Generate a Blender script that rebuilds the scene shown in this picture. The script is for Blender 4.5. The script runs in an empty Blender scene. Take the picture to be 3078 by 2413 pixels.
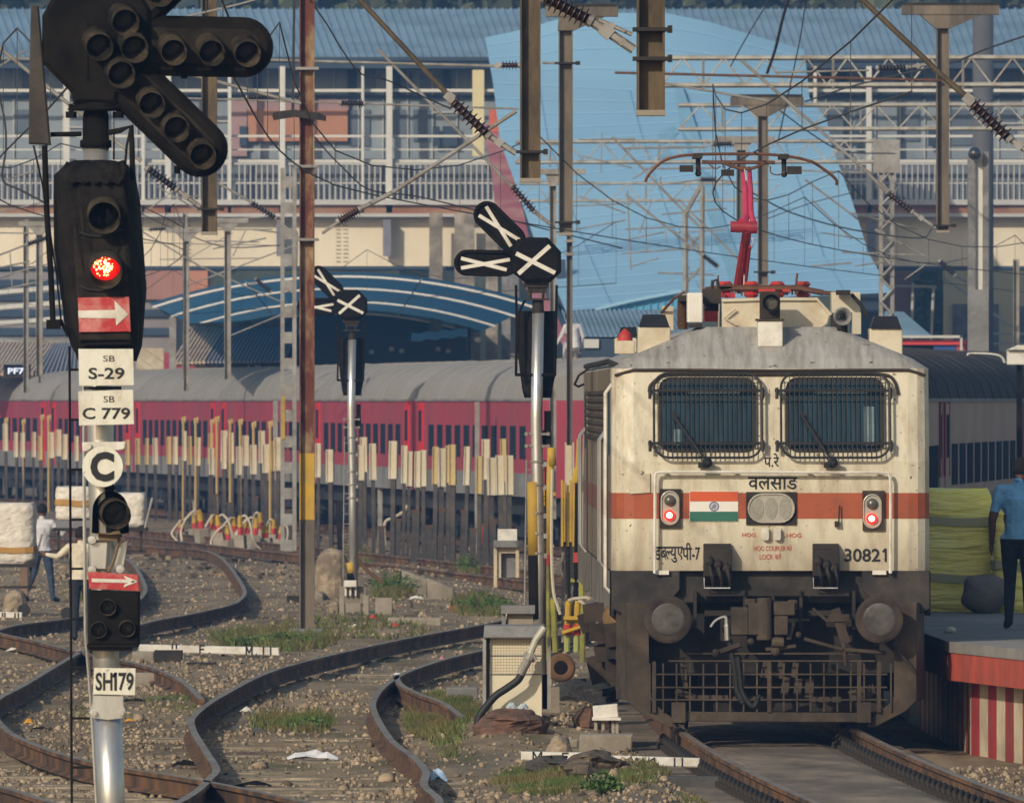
import bpy, bmesh, math, random
import numpy as np
from mathutils import Vector, Matrix
R = math.radians
random.seed(7)
rng = np.random.default_rng(7)
C = bpy.context.scene.collection
SC = bpy.context.scene

# ------------------------------------------------------------------ camera, world, sun, exposure
F, CU, CV, H = 38140.0, 1539.0, 1203.0, 3.13      # focal length in photo pixels, optical axis, eye height (m)
cam = bpy.data.cameras.new('camera')
cam.sensor_width = 36.0
cam.lens = F / 3078 * 36
cam.shift_y = -3.5 / 3078
cam.clip_start = 1.0
cam.clip_end = 6000
cam.dof.use_dof = True
cam.dof.focus_distance = 108
cam.dof.aperture_fstop = 20
co = bpy.data.objects.new('camera', cam)
co.location = (0, 0, H)
co.rotation_euler = (R(90), 0, 0)
C.objects.link(co)
SC.camera = co

SUN = Vector((-0.47, -0.78, 0.43)).normalized()    # towards the sun: behind the camera, left, low
wd = bpy.data.worlds.new('World')
SC.world = wd
wd.use_nodes = True
nt = wd.node_tree
bg = nt.nodes['Background']
sky = nt.nodes.new('ShaderNodeTexSky')
sky.sky_type = 'NISHITA'
sky.sun_disc = False
sky.sun_elevation = math.asin(SUN.z)
sky.sun_rotation = math.atan2(SUN.x, SUN.y)
sky.air_density = 1.6
sky.dust_density = 2.0
nt.links.new(sky.outputs[0], bg.inputs[0])
bg.inputs[1].default_value = 0.10
sl = bpy.data.lights.new('sun', 'SUN')
sl.energy = 3.1
sl.angle = R(0.6)
sl.color = (1.0, 0.88, 0.70)
so = bpy.data.objects.new('sun', sl)
so.rotation_euler = (-SUN).to_track_quat('-Z', 'Y').to_euler()
so.location = (-40, -60, 60)
C.objects.link(so)
SC.view_settings.view_transform = 'Standard'
SC.view_settings.look = 'None'
SC.view_settings.gamma = 1.0
SC.view_settings.exposure = -0.06
try:
    SC.cycles.use_denoising = True
    SC.cycles.max_bounces = 6
    SC.cycles.diffuse_bounces = 2
    SC.cycles.glossy_bounces = 2
    SC.cycles.volume_bounces = 0
    SC.cycles.transparent_max_bounces = 8
except Exception:
    pass


def P(u, v, Y):
    """the point seen at photo pixel (u, v) that stands Y metres away"""
    return Vector(((u - CU) * Y / F, Y, H - (v - CV) * Y / F))


def G(u, v, z=0.0):
    """the point of the level z seen at photo pixel (u, v)"""
    Y = F * (H - z) / (v - CV)
    return Vector(((u - CU) * Y / F, Y, z))


# ------------------------------------------------------------------ materials
MATS = {}


def M(name, col, rough=0.7, metal=0.0, var=0.22, scale=3.0, dirt=None, amt=0.45, dscale=1.2, stretch=(1, 1, 1), bump=0.0, bscale=25.0, island=0.0, spec=0.4, sharp=0.18, coat=0.0, low=None, specks=None):
    if name in MATS:
        return MATS[name]
    m = bpy.data.materials.new(name)
    m.use_nodes = True
    t = m.node_tree
    b = t.nodes['Principled BSDF']
    N, L = t.nodes.new, t.links.new
    tc = N('ShaderNodeTexCoord')
    mp = N('ShaderNodeMapping')
    mp.inputs['Scale'].default_value = stretch
    L(tc.outputs['Object'], mp.inputs[0])
    n1 = N('ShaderNodeTexNoise')
    n1.inputs['Scale'].default_value = scale
    n1.inputs['Detail'].default_value = 6
    n1.inputs['Roughness'].default_value = 0.65
    L(mp.outputs[0], n1.inputs['Vector'])
    base = N('ShaderNodeRGB')
    base.outputs[0].default_value = (*col, 1)
    cur = base.outputs[0]
    if dirt is not None:
        n2 = N('ShaderNodeTexNoise')
        n2.inputs['Scale'].default_value = dscale
        n2.inputs['Detail'].default_value = 8
        n2.inputs['Roughness'].default_value = 0.7
        L(mp.outputs[0], n2.inputs['Vector'])
        rp = N('ShaderNodeMapRange')
        rp.inputs['From Min'].default_value = 0.72 - amt * 0.5 - sharp * 0.5
        rp.inputs['From Max'].default_value = 0.72 - amt * 0.5 + sharp * 0.5
        L(n2.outputs['Fac'], rp.inputs['Value'])
        mx = N('ShaderNodeMix')
        mx.data_type = 'RGBA'
        L(rp.outputs[0], mx.inputs['Factor'])
        L(cur, mx.inputs['A'])
        mx.inputs['B'].default_value = (*dirt, 1)
        cur = mx.outputs['Result']
    if low is not None:                              # road grime that clings to the lower edge
        sx_ = N('ShaderNodeSeparateXYZ')
        L(tc.outputs['Object'], sx_.inputs[0])
        mz = N('ShaderNodeMapRange')
        mz.inputs['From Min'].default_value = low[1]
        mz.inputs['From Max'].default_value = low[0]
        L(sx_.outputs['Z'], mz.inputs['Value'])
        mm = N('ShaderNodeMath')
        mm.operation = 'MULTIPLY'
        L(mz.outputs[0], mm.inputs[0])
        L(n1.outputs['Fac'], mm.inputs[1])
        mx = N('ShaderNodeMix')
        mx.data_type = 'RGBA'
        L(mm.outputs[0], mx.inputs['Factor'])
        L(cur, mx.inputs['A'])
        mx.inputs['B'].default_value = (*low[2], 1)
        cur = mx.outputs['Result']
    if specks is not None:                           # splashes of insects and soot
        ns = N('ShaderNodeTexNoise')
        ns.inputs['Scale'].default_value = specks[0]
        ns.inputs['Detail'].default_value = 2
        L(tc.outputs['Object'], ns.inputs['Vector'])
        rs = N('ShaderNodeMapRange')
        rs.inputs['From Min'].default_value = specks[1]
        rs.inputs['From Max'].default_value = specks[1] + .05
        L(ns.outputs['Fac'], rs.inputs['Value'])
        mx = N('ShaderNodeMix')
        mx.data_type = 'RGBA'
        L(rs.outputs[0], mx.inputs['Factor'])
        L(cur, mx.inputs['A'])
        mx.inputs['B'].default_value = (*specks[2], 1)
        cur = mx.outputs['Result']
    hs = N('ShaderNodeHueSaturation')
    mr = N('ShaderNodeMapRange')
    mr.inputs['From Min'].default_value = 0.3
    mr.inputs['From Max'].default_value = 0.7
    mr.inputs['To Min'].default_value = 1 - var
    mr.inputs['To Max'].default_value = 1 + var
    L(n1.outputs['Fac'], mr.inputs['Value'])
    vout = mr.outputs[0]
    if island:
        geo = N('ShaderNodeNewGeometry')
        ir = N('ShaderNodeMapRange')
        ir.inputs['To Min'].default_value = 1 - island
        ir.inputs['To Max'].default_value = 1 + island
        L(geo.outputs['Random Per Island'], ir.inputs['Value'])
        mu = N('ShaderNodeMath')
        mu.operation = 'MULTIPLY'
        L(vout, mu.inputs[0])
        L(ir.outputs[0], mu.inputs[1])
        vout = mu.outputs[0]
    L(vout, hs.inputs['Value'])
    L(cur, hs.inputs['Color'])
    L(hs.outputs[0], b.inputs['Base Color'])
    b.inputs['Roughness'].default_value = rough
    b.inputs['Metallic'].default_value = metal
    b.inputs['Specular IOR Level'].default_value = spec
    b.inputs['Coat Weight'].default_value = coat
    if bump:
        n3 = N('ShaderNodeTexNoise')
        n3.inputs['Scale'].default_value = bscale
        n3.inputs['Detail'].default_value = 4
        L(mp.outputs[0], n3.inputs['Vector'])
        bp = N('ShaderNodeBump')
        bp.inputs['Strength'].default_value = 1.0
        bp.inputs['Distance'].default_value = bump
        L(n3.outputs['Fac'], bp.inputs['Height'])
        L(bp.outputs[0], b.inputs['Normal'])
    MATS[name] = m
    return m


def glow(name, col, strength):
    if name in MATS:
        return MATS[name]
    m = bpy.data.materials.new(name)
    m.use_nodes = True
    b = m.node_tree.nodes['Principled BSDF']
    b.inputs['Base Color'].default_value = (*col, 1)
    b.inputs['Emission Color'].default_value = (*col, 1)
    b.inputs['Emission Strength'].default_value = strength
    MATS[name] = m
    return m


# ------------------------------------------------------------------ mesh builder
class MB:
    """collects shapes given in world metres (or in the frame of w2l) and links them as ONE mesh object"""

    def __init__(s, w2l=None):
        s.v, s.f, s.m, s.sm = [], [], [], []
        s.cur, s.smooth = 0, False
        s.w2l = w2l

    def mat(s, i, smooth=None):
        s.cur = i
        if smooth is not None:
            s.smooth = smooth
        return s

    def add(s, vs, fs, mats=None):
        b = len(s.v)
        s.v += [Vector(v) for v in vs]
        for i, f in enumerate(fs):
            s.f.append(tuple(k + b for k in f))
            s.m.append(s.cur if mats is None else mats[i])
            s.sm.append(s.smooth)
        return s

    def box(s, c, sz, rot=None):
        c = Vector(c)
        q = []
        for dz in (-.5, .5):
            for dx, dy in ((-.5, -.5), (.5, -.5), (.5, .5), (-.5, .5)):
                w = Vector((dx * sz[0], dy * sz[1], dz * sz[2]))
                if rot is not None:
                    w = rot @ w
                q.append(c + w)
        return s.add(q, [(3, 2, 1, 0), (4, 5, 6, 7), (0, 1, 5, 4), (1, 2, 6, 5), (2, 3, 7, 6), (3, 0, 4, 7)])

    def pbox(s, u0, u1, v0, v1, Y, d):
        """an upright box whose front face fills the photo rectangle u0..u1, v0..v1 at Y metres, d metres deep"""
        a, b = P(u0, v1, Y), P(u1, v0, Y)
        return s.box(((a.x + b.x) / 2, Y + d / 2, (a.z + b.z) / 2), (abs(b.x - a.x), d, abs(b.z - a.z)))

    def prism(s, pts, dvec, inset=0.0, flat=False):
        """polygon (3-D points) pushed along dvec; the front rim may be inset for a chamfer"""
        pts = [Vector(p) for p in pts]
        n = len(pts)
        d = Vector(dvec)
        if inset:
            c = sum(pts, Vector()) / n
            fr = []
            for i in range(n):
                a = (pts[i] - pts[i - 1]).normalized()
                b = (pts[(i + 1) % n] - pts[i]).normalized()
                t = (b - a)
                if t.length < 1e-6:
                    t = (c - pts[i])
                t = t.normalized()
                k = max(0.5, math.sqrt(max(0.02, (1 + a.dot(b)) / 2)))
                w = t * (inset / k)
                if w.dot(c - pts[i]) < 0:
                    w = -w
                fr.append(pts[i] + w)
            dn = d.normalized()
            vs = fr + [p + dn * inset for p in pts] + [p + d for p in pts]
            k = 3
        else:
            vs = pts + [p + d for p in pts]
            k = 2
        nrm = Vector()
        for i in range(n):
            nrm += pts[i].cross(pts[(i + 1) % n])
        fwd = nrm.dot(d) < 0
        fs = [tuple(range(n)) if fwd else tuple(reversed(range(n)))]
        o = (k - 1) * n
        fs.append(tuple(o + i for i in (reversed(range(n)) if fwd else range(n))))
        for r in range(k - 1):
            for i in range(n):
                j = (i + 1) % n
                q = (r * n + i, (r + 1) * n + i, (r + 1) * n + j, r * n + j)
                fs.append(q if fwd else tuple(reversed(q)))
        return s.add(vs, fs)

    def tube(s, path, r, n=8, caps=True, closed=False, squash=None):
        path = [Vector(p) for p in path]
        m = len(path)
        rs = r if isinstance(r, (list, tuple)) else [r] * m
        up = None
        vs = []
        for i in range(m):
            if closed:
                t = path[(i + 1) % m] - path[i - 1]
            else:
                t = path[min(i + 1, m - 1)] - path[max(i - 1, 0)]
            t = t.normalized()
            if up is None:
                up = Vector((0, 0, 1)) if abs(t.z) < .9 else Vector((0, 1, 0))
                up = (up - t * up.dot(t)).normalized()
            else:
                up = (up - t * up.dot(t))
                up = up.normalized() if up.length > 1e-6 else Vector((1, 0, 0))
            sd = t.cross(up)
            for k in range(n):
                a = 2 * math.pi * (k + .5) / n
                vs.append(path[i] + (sd * math.cos(a) + up * math.sin(a)) * rs[i])
        fs = []
        for i in range(m if closed else m - 1):
            j = (i + 1) % m
            for k in range(n):
                l = (k + 1) % n
                fs.append((i * n + k, i * n + l, j * n + l, j * n + k))
        if caps and not closed:
            fs.append(tuple(reversed(range(n))))
            fs.append(tuple((m - 1) * n + k for k in range(n)))
        return s.add(vs, fs)

    def lathe(s, prof, o, axis, n=20, caps=True):
        """profile of (distance along axis, radius) turned round the axis through o"""
        axis = Vector(axis).normalized()
        up = Vector((0, 0, 1)) if abs(axis.z) < .9 else Vector((0, 1, 0))
        up = (up - axis * up.dot(axis)).normalized()
        sd = axis.cross(up)
        o = Vector(o)
        vs = []
        for d, r in prof:
            for k in range(n):
                a = 2 * math.pi * k / n
                vs.append(o + axis * d + (sd * math.cos(a) + up * math.sin(a)) * r)
        fs = []
        for i in range(len(prof) - 1):
            for k in range(n):
                l = (k + 1) % n
                fs.append((i * n + k, i * n + l, (i + 1) * n + l, (i + 1) * n + k))
        if caps:
            fs.append(tuple(reversed(range(n))))
            fs.append(tuple((len(prof) - 1) * n + k for k in range(n)))
        return s.add(vs, fs)

    def ball(s, c, r, n=12, m=8):
        c = Vector(c)
        r = Vector(r) if not isinstance(r, (int, float)) else Vector((r, r, r))
        vs = []
        for i in range(m + 1):
            a = math.pi * i / m
            for k in range(n):
                b = 2 * math.pi * k / n
                vs.append(c + Vector((r.x * math.sin(a) * math.cos(b), r.y * math.sin(a) * math.sin(b), r.z * math.cos(a))))
        fs = []
        for i in range(m):
            for k in range(n):
                l = (k + 1) % n
                fs.append((i * n + k, (i + 1) * n + k, (i + 1) * n + l, i * n + l))
        return s.add(vs, fs)

    def grid(s, rows):
        """rows of points, quads between"""
        n = len(rows[0])
        vs = [p for r in rows for p in r]
        fs = [(i * n + k, i * n + k + 1, (i + 1) * n + k + 1, (i + 1) * n + k) for i in range(len(rows) - 1) for k in range(n - 1)]
        return s.add(vs, fs)

    def quad(s, *p):
        return s.add(p, [tuple(range(len(p)))])

    def build(s, name, mats, parent=None, bevel=0.0, solid=0.0):
        me = bpy.data.meshes.new(name)
        vs = s.v
        if s.w2l is not None:
            vs = [s.w2l @ v for v in vs]
        elif parent is not None:
            inv = world(parent).inverted()
            vs = [inv @ v for v in vs]
        me.from_pydata([tuple(v) for v in vs], [], s.f)
        if not isinstance(mats, (list, tuple)):
            mats = [mats]
        for m in mats:
            me.materials.append(m)
        if len(mats) > 1:
            me.polygons.foreach_set('material_index', s.m)
        me.polygons.foreach_set('use_smooth', s.sm)
        me.update()
        o = bpy.data.objects.new(name, me)
        C.objects.link(o)
        if parent is not None:
            o.parent = parent
        if solid:
            md = o.modifiers.new('solid', 'SOLIDIFY')
            md.thickness = solid
            md.offset = 0
        if bevel:
            md = o.modifiers.new('bevel', 'BEVEL')
            md.width = bevel
            md.segments = 2
            md.limit_method = 'ANGLE'
        return o


    def build_each(s, name, mats, parent=None, bevel=0.0):
        """every separate piece becomes an object of its own"""
        root = list(range(len(s.v)))

        def find(i):
            while root[i] != i:
                root[i] = root[root[i]]
                i = root[i]
            return i
        for f in s.f:
            a = find(f[0])
            for k in f[1:]:
                root[find(k)] = a
        parts = {}
        for i, f in enumerate(s.f):
            parts.setdefault(find(f[0]), []).append(i)
        out = []
        for fi in parts.values():
            m = type(s)(s.w2l) if type(s) is MB else type(s)()
            ids = {}
            for i in fi:
                for k in s.f[i]:
                    if k not in ids:
                        ids[k] = len(m.v)
                        m.v.append(s.v[k])
                m.f.append(tuple(ids[k] for k in s.f[i]))
                m.m.append(s.m[i])
                m.sm.append(s.sm[i])
            out.append(m.build(name, mats, parent, bevel) if parent is not None or type(s) is MB else m.build(name, mats))
        return out


def world(o):
    m = o.matrix_basis.copy()
    while o.parent is not None:
        o = o.parent
        m = o.matrix_basis @ m
    return m


def tag(o, label, cat, group=None):
    o['label'] = label
    o['category'] = cat
    if group:
        o['group'] = group
    return o


def thing(name, label, cat, loc=(0, 0, 0), rz=0.0, group=None):
    o = bpy.data.objects.new(name, None)
    C.objects.link(o)
    o.location = loc
    o.rotation_euler = (0, 0, rz)
    o.empty_display_size = 0.2
    return tag(o, label, cat, group)


def one(name, mb, mats, label, cat, group=None, bevel=0.0):
    """a thing that is a single mesh, its origin at its base"""
    c = sum(mb.v, Vector()) / len(mb.v)
    c.z = min(v.z for v in mb.v)
    mb.w2l = Matrix.Translation(-c)
    o = mb.build(name, mats, None, bevel)
    o.location = c
    return tag(o, label, cat, group)


def struct(name, mb, mats, kind='structure'):
    o = mb.build(name, mats)
    o['kind'] = kind
    return o


def copy_tree(o, loc, rz=0.0, label=None, group=None, tilt=None):
    r = o.copy()
    C.objects.link(r)
    r.location = loc
    r.rotation_euler = (tilt[0], tilt[1], rz) if tilt else (0, 0, rz)
    if label:
        r['label'] = label
    if group:
        r['group'] = group
    for ch in list(o.children):
        c = ch.copy()
        C.objects.link(c)
        c.parent = r
        for g in list(ch.children):
            d = g.copy()
            C.objects.link(d)
            d.parent = c
    return r


def text_geo(body, clip=None, bold=0.0):
    cu = bpy.data.curves.new('lettering', 'FONT')
    cu.body = body
    cu.size = 1.0
    cu.offset = bold
    cu.resolution_u = 3
    o = bpy.data.objects.new('lettering', cu)
    C.objects.link(o)
    dg = bpy.context.evaluated_depsgraph_get()
    me = bpy.data.meshes.new_from_object(o.evaluated_get(dg))
    bpy.data.objects.remove(o)
    bpy.data.curves.remove(cu)
    if clip:
        bm = bmesh.new()
        bm.from_mesh(me)
        xs = [v.co.x for v in bm.verts]
        x = min(xs) + (max(xs) - min(xs)) * clip
        bmesh.ops.bisect_plane(bm, geom=bm.verts[:] + bm.edges[:] + bm.faces[:], plane_co=(x, 0, 0), plane_no=(1, 0, 0), clear_outer=True)
        bm.to_mesh(me)
        bm.free()
    vs = [tuple(v.co[:2]) for v in me.vertices]
    fs = [tuple(p.vertices) for p in me.polygons]
    bpy.data.meshes.remove(me)
    return vs, fs


def text_fit(mb, body, box, fn, bold=0.0, geo=None):
    """letters stretched to fill box (a0, a1, b0, b1: left, right, top, bottom in photo pixels), laid on the surface fn(u, v)"""
    vs, fs = geo or text_geo(body, None, bold)
    xs, ys = [v[0] for v in vs], [v[1] for v in vs]
    x0, x1, y0, y1 = min(xs), max(xs), min(ys), max(ys)
    a0, a1, b0, b1 = box
    pts = [fn(a0 + (x - x0) / (x1 - x0) * (a1 - a0), b1 + (y - y0) / (y1 - y0) * (b0 - b1)) for x, y in vs]
    mb.add(pts, fs)
    return mb


GLYPH = {'I': [((.5, 0), (.5, 1))], 'F': [((.1, 0), (.1, 1)), ((.1, .95), (.9, .95)), ((.1, .5), (.75, .5))], 'M': [((.06, 0), (.06, 1)), ((.06, 1), (.5, .2)), ((.5, .2), (.94, 1)), ((.94, 1), (.94, 0))],
         '.': [((.5, 0), (.5, .16))], '1': [((.6, 0), (.6, 1)), ((.6, .97), (.22, .74))], '/': [((0, 0), (1, 1))], 'V': [((0, 1), (.5, 0)), ((.5, 0), (1, 1))]}


def strokes(mb, ch, box, fn, w):
    """a letter drawn with brush strokes w pixels wide, filling box"""
    a0, a1, b0, b1 = box
    for k, (p, q_) in enumerate(GLYPH[ch]):
        p = Vector((a0 + p[0] * (a1 - a0), b1 + p[1] * (b0 - b1)))
        q_ = Vector((a0 + q_[0] * (a1 - a0), b1 + q_[1] * (b0 - b1)))
        d = (q_ - p).normalized() * w / 2
        n = Vector((-d.y, d.x))
        mb.quad(*[fn(*z) for z in (p + n, q_ + n, q_ - n, p - n)])
    return mb


def spline(pts, k=6):
    """Catmull-Rom through 2-D/3-D points"""
    pts = [Vector(p) for p in pts]
    q = [pts[0] * 2 - pts[1]] + pts + [pts[-1] * 2 - pts[-2]]
    out = []
    for i in range(1, len(q) - 2):
        a, b, c, d = q[i - 1], q[i], q[i + 1], q[i + 2]
        for j in range(k):
            t = j / k
            out.append(.5 * ((2 * b) + (c - a) * t + (2 * a - 5 * b + 4 * c - d) * t * t + (3 * b - a - 3 * c + d) * t ** 3))
    out.append(pts[-1])
    return out


def stadium(a, b, r, n=10):
    """rounded bar outline in photo pixels from a to b with radius r"""
    a, b = Vector(a), Vector(b)
    t = (b - a).normalized()
    ang = math.atan2(t.y, t.x)
    out = []
    for k in range(n + 1):
        q = ang - math.pi / 2 + math.pi * k / n
        out.append((b.x + r * math.cos(q), b.y + r * math.sin(q)))
    for k in range(n + 1):
        q = ang + math.pi / 2 + math.pi * k / n
        out.append((a.x + r * math.cos(q), a.y + r * math.sin(q)))
    return out


def rrect(u0, u1, v0, v1, r, n=5):
    out = []
    for (cx, cy, a0) in ((u1 - r, v0 + r, -90), (u1 - r, v1 - r, 0), (u0 + r, v1 - r, 90), (u0 + r, v0 + r, 180)):
        for k in range(n + 1):
            a = R(a0 + 90 * k / n)
            out.append((cx + r * math.cos(a), cy + r * math.sin(a)))
    return out


# smooth value noise on numpy arrays, for the ground
def vnoise(x, y, seed):
    t = np.random.default_rng(seed).random((256, 256))
    xi, yi = np.floor(x).astype(int), np.floor(y).astype(int)
    fx, fy = x - xi, y - yi
    fx, fy = fx * fx * (3 - 2 * fx), fy * fy * (3 - 2 * fy)
    g = lambda a, b: t[a % 256, b % 256]
    return (g(xi, yi) * (1 - fx) + g(xi + 1, yi) * fx) * (1 - fy) + (g(xi, yi + 1) * (1 - fx) + g(xi + 1, yi + 1) * fx) * fy


def fbm(x, y, seed, o=4):
    s = 0
    a = .5
    for k in range(o):
        s = s + a * (vnoise(x * 2 ** k, y * 2 ** k, seed + k) - .5)
        a *= .5
    return s


def raw_mesh(name, verts, tris, mat, kind=None):
    me = bpy.data.meshes.new(name)
    me.vertices.add(len(verts))
    me.vertices.foreach_set('co', np.asarray(verts, np.float32).ravel())
    k = tris.shape[1]
    me.loops.add(tris.size)
    me.loops.foreach_set('vertex_index', tris.astype(np.int32).ravel())
    me.polygons.add(len(tris))
    me.polygons.foreach_set('loop_start', np.arange(0, tris.size, k, dtype=np.int32))
    me.polygons.foreach_set('loop_total', np.full(len(tris), k, np.int32))
    me.materials.append(mat)
    me.update(calc_edges=True)
    me.validate()
    o = bpy.data.objects.new(name, me)
    C.objects.link(o)
    if kind:
        o['kind'] = kind
    return o

# ------------------------------------------------------------------ common materials
m_rust = M('rusty rail side', (.20, .10, .045), .85, 0, .35, 8, (.05, .035, .028), .45, 2.0, bump=.004, bscale=60)
m_head = M('worn rail head', (.235, .20, .165), .5, .25, .2, 3, (.16, .10, .07), .35, 1.0)
m_sleeper = M('concrete sleeper', (.33, .27, .195), .9, 0, .3, 5, (.17, .14, .10), .5, 1.5, bump=.004)
m_conc = M('weathered concrete', (.36, .32, .265), .9, 0, .2, 2.5, (.19, .165, .13), .45, 1.3, bump=.006, bscale=18)
m_concg = M('grey concrete', (.235, .235, .24), .9, 0, .2, 3, (.12, .12, .12), .4, 1.4, bump=.004)
m_cream = M('cream painted masonry', (.60, .53, .40), .8, 0, .1, 3, (.36, .28, .19), .35, 1.6, sharp=.3)
m_white = M('dirty white paint', (.70, .68, .63), .6, 0, .08, 4, (.38, .33, .27), .28, 2.2, sharp=.25)
m_black = M('flat black paint', (.006, .006, .0065), .85, 0, .4, 5, (.016, .0135, .011), .5, 2.0, sharp=.3, spec=.08)
m_canvas = M('black canvas', (.0075, .0075, .008), .85, 0, .5, 4, (.021, .0175, .0145), .45, 2.5, sharp=.35, bump=.035, bscale=8, spec=.12)
m_steel = M('grey galvanised steel', (.33, .33, .325), .6, .3, .18, 5, (.20, .17, .14), .4, 1.6, sharp=.3)
m_alu = M('aluminium paint', (.62, .62, .62), .36, .75, .1, 3, (.36, .34, .31), .35, 2.0, stretch=(1, 1, .25))
m_drop = M('brown weathered steel', (.16, .115, .06), .75, .1, .35, 6, (.07, .055, .04), .5, 2.2, stretch=(1, 1, .3), bump=.003)
m_dropg = M('grey brown steel', (.20, .165, .125), .75, .1, .25, 5, (.10, .085, .07), .45, 1.5, stretch=(1, 1, .25))
m_ins = M('brown porcelain', (.045, .02, .018), .25, 0, .2, 4, spec=.6)
m_insd = M('dark grey insulator', (.035, .035, .045), .4, 0, .2, 4)
m_wire = M('overhead wire', (.05, .05, .055), .6, .2, .1, 2)
m_dark = M('black oily steel', (.013, .012, .012), .75, .0, .4, 5, (.035, .027, .02), .45, 2.0, sharp=.3)
m_brown = M('brake dust brown', (.080, .058, .040), .9, 0, .35, 4, (.027, .021, .017), .55, 1.7, sharp=.35, bump=.004)
m_cow = M('rusty brown guard paint', (.098, .074, .052), .9, 0, .35, 4, (.04, .031, .024), .5, 1.7, sharp=.35, bump=.004)
m_yellow = M('faded yellow paint', (.56, .36, .03), .65, 0, .15, 5, (.26, .17, .05), .4, 2.5, sharp=.3)
m_olive = M('olive yellow paint', (.28, .27, .05), .7, 0, .2, 5, (.12, .10, .04), .4, 2.0)
m_red = M('red paint', (.48, .035, .03), .6, 0, .15, 4, (.25, .05, .04), .35, 2.0)
m_ink = M('black lettering', (.018, .018, .02), .7, 0, .2, 8)
m_rubber = M('black rubber', (.015, .015, .016), .6, 0, .3, 6)

# ------------------------------------------------------------------ ground


def tc(Y):
    """middle of the locomotive's track"""
    return 2.295 - .009 * (Y - 130) + .00065 * (Y - 130) ** 2


def gz_np(x, y):
    d = x - (2.295 - .009 * (y - 130) + .00065 * (y - 130) ** 2)
    z = -.215 + .11 * fbm(x * .45 + 9, y * .11 + 3, 11, 3) + .10 * fbm(x * 1.7, y * .8, 21, 3)
    # spoil heap round the cable cabinets, and the low bank left of the locomotive track
    z = z + .30 * np.exp(-((x + .1) / .75) ** 2 - ((y - 121.5) / 4.5) ** 2)
    z = z + .16 * np.exp(-((x - 1.0) / .55) ** 2) * np.clip((150 - y) / 20, 0, 1) * np.clip((y - 95) / 8, 0, 1)
    z = z + .22 * np.exp(-((x + 2.2) / 1.3) ** 2 - ((y - 232) / 16) ** 2)
    on = np.clip(1 - (np.abs(d) - 1.15) / .35, 0, 1)
    z = z * (1 - on) + on * (-.27)
    und = np.clip((d - 1.4) / .3, 0, 1)
    z = z * (1 - und) + und * (-.24 + .05 * fbm(x * 2, y * .6, 5, 3))
    far = np.clip((y - 300) / 60, 0, 1) + np.clip((np.abs(x) - 24) / 15, 0, 1)
    far = np.clip(far, 0, 1)
    return z * (1 - far) + far * (-.25)


def gz(x, y):
    return float(gz_np(np.array([x], float), np.array([y], float))[0])


def S(u, v, iters=4):
    """the spot of ground seen at photo pixel (u, v)"""
    z = -.2
    for _ in range(iters):
        p = G(u, v, z)
        z = gz(p.x, p.y)
    return Vector((p.x, p.y, z))


m_ground = bpy.data.materials.new('yard dirt')
m_ground.use_nodes = True
_t = m_ground.node_tree
_b = _t.nodes['Principled BSDF']
_N, _L = _t.nodes.new, _t.links.new
_tc = _N('ShaderNodeTexCoord')


def _noise(scale, detail=6, st=(1, 1, 1), off=0):
    mp = _N('ShaderNodeMapping')
    mp.inputs['Scale'].default_value = st
    mp.inputs['Location'].default_value = (off, off * 2, 0)
    _L(_tc.outputs['Object'], mp.inputs[0])
    n = _N('ShaderNodeTexNoise')
    n.inputs['Scale'].default_value = scale
    n.inputs['Detail'].default_value = detail
    n.inputs['Roughness'].default_value = .68
    _L(mp.outputs[0], n.inputs['Vector'])
    return n.outputs['Fac']


def _mix(f, lo, hi, a, b):
    r = _N('ShaderNodeMapRange')
    r.inputs['From Min'].default_value = lo
    r.inputs['From Max'].default_value = hi
    _L(f, r.inputs['Value'])
    m = _N('ShaderNodeMix')
    m.data_type = 'RGBA'
    _L(r.outputs[0], m.inputs['Factor'])
    for k, c in (('A', a), ('B', b)):
        if isinstance(c, tuple):
            m.inputs[k].default_value = (*c, 1)
        else:
            _L(c, m.inputs[k])
    return m.outputs['Result']


_c = _mix(_noise(1.1, 8, (1, .35, 1)), .38, .62, (.195, .15, .10), (.37, .29, .195))
_c = _mix(_noise(.5, 6, (1, .3, 1), 7), .55, .68, _c, (.17, .15, .13))
_c = _mix(_noise(.8, 7, (1, .3, 1), 31), .60, .70, _c, (.12, .062, .04))
_c = _mix(_noise(.42, 7, (1, .35, 1), 17), .57, .68, _c, (.085, .10, .035))
_c = _mix(_noise(14, 5), .58, .72, _c, (.075, .06, .048))
_c = _mix(_noise(22, 3, (1, 1, 1), 3), .64, .72, _c, (.38, .34, .28))
_L(_c, _b.inputs['Base Color'])
_b.inputs['Roughness'].default_value = .95
_b.inputs['Specular IOR Level'].default_value = .15
_bp = _N('ShaderNodeBump')
_bp.inputs['Distance'].default_value = .05
_L(_noise(9, 6), _bp.inputs['Height'])
_L(_bp.outputs[0], _b.inputs['Normal'])

gx = np.concatenate([[-900, -300, -120, -60, -40, -30], np.arange(-24, 14.01, .2), [18, 24, 40, 60, 120, 300, 900]])
gy = np.concatenate([[-150, -40, 0, 30, 60, 75, 85], np.arange(90, 150, .22), np.arange(150, 260, .4), np.arange(260, 380, 1.5), [400, 430, 470, 520, 600, 800, 1500, 4000]])
XX, YY = np.meshgrid(gx, gy)
ZZ = gz_np(XX, YY)
vv = np.stack([XX.ravel(), YY.ravel(), ZZ.ravel()], 1)
nx, ny = len(gx), len(gy)
ii = (np.arange(ny - 1)[:, None] * nx + np.arange(nx - 1)[None]).ravel()
raw_mesh('ground', vv, np.stack([ii, ii + 1, ii + nx + 1, ii + nx], 1), m_ground, 'structure')

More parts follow.
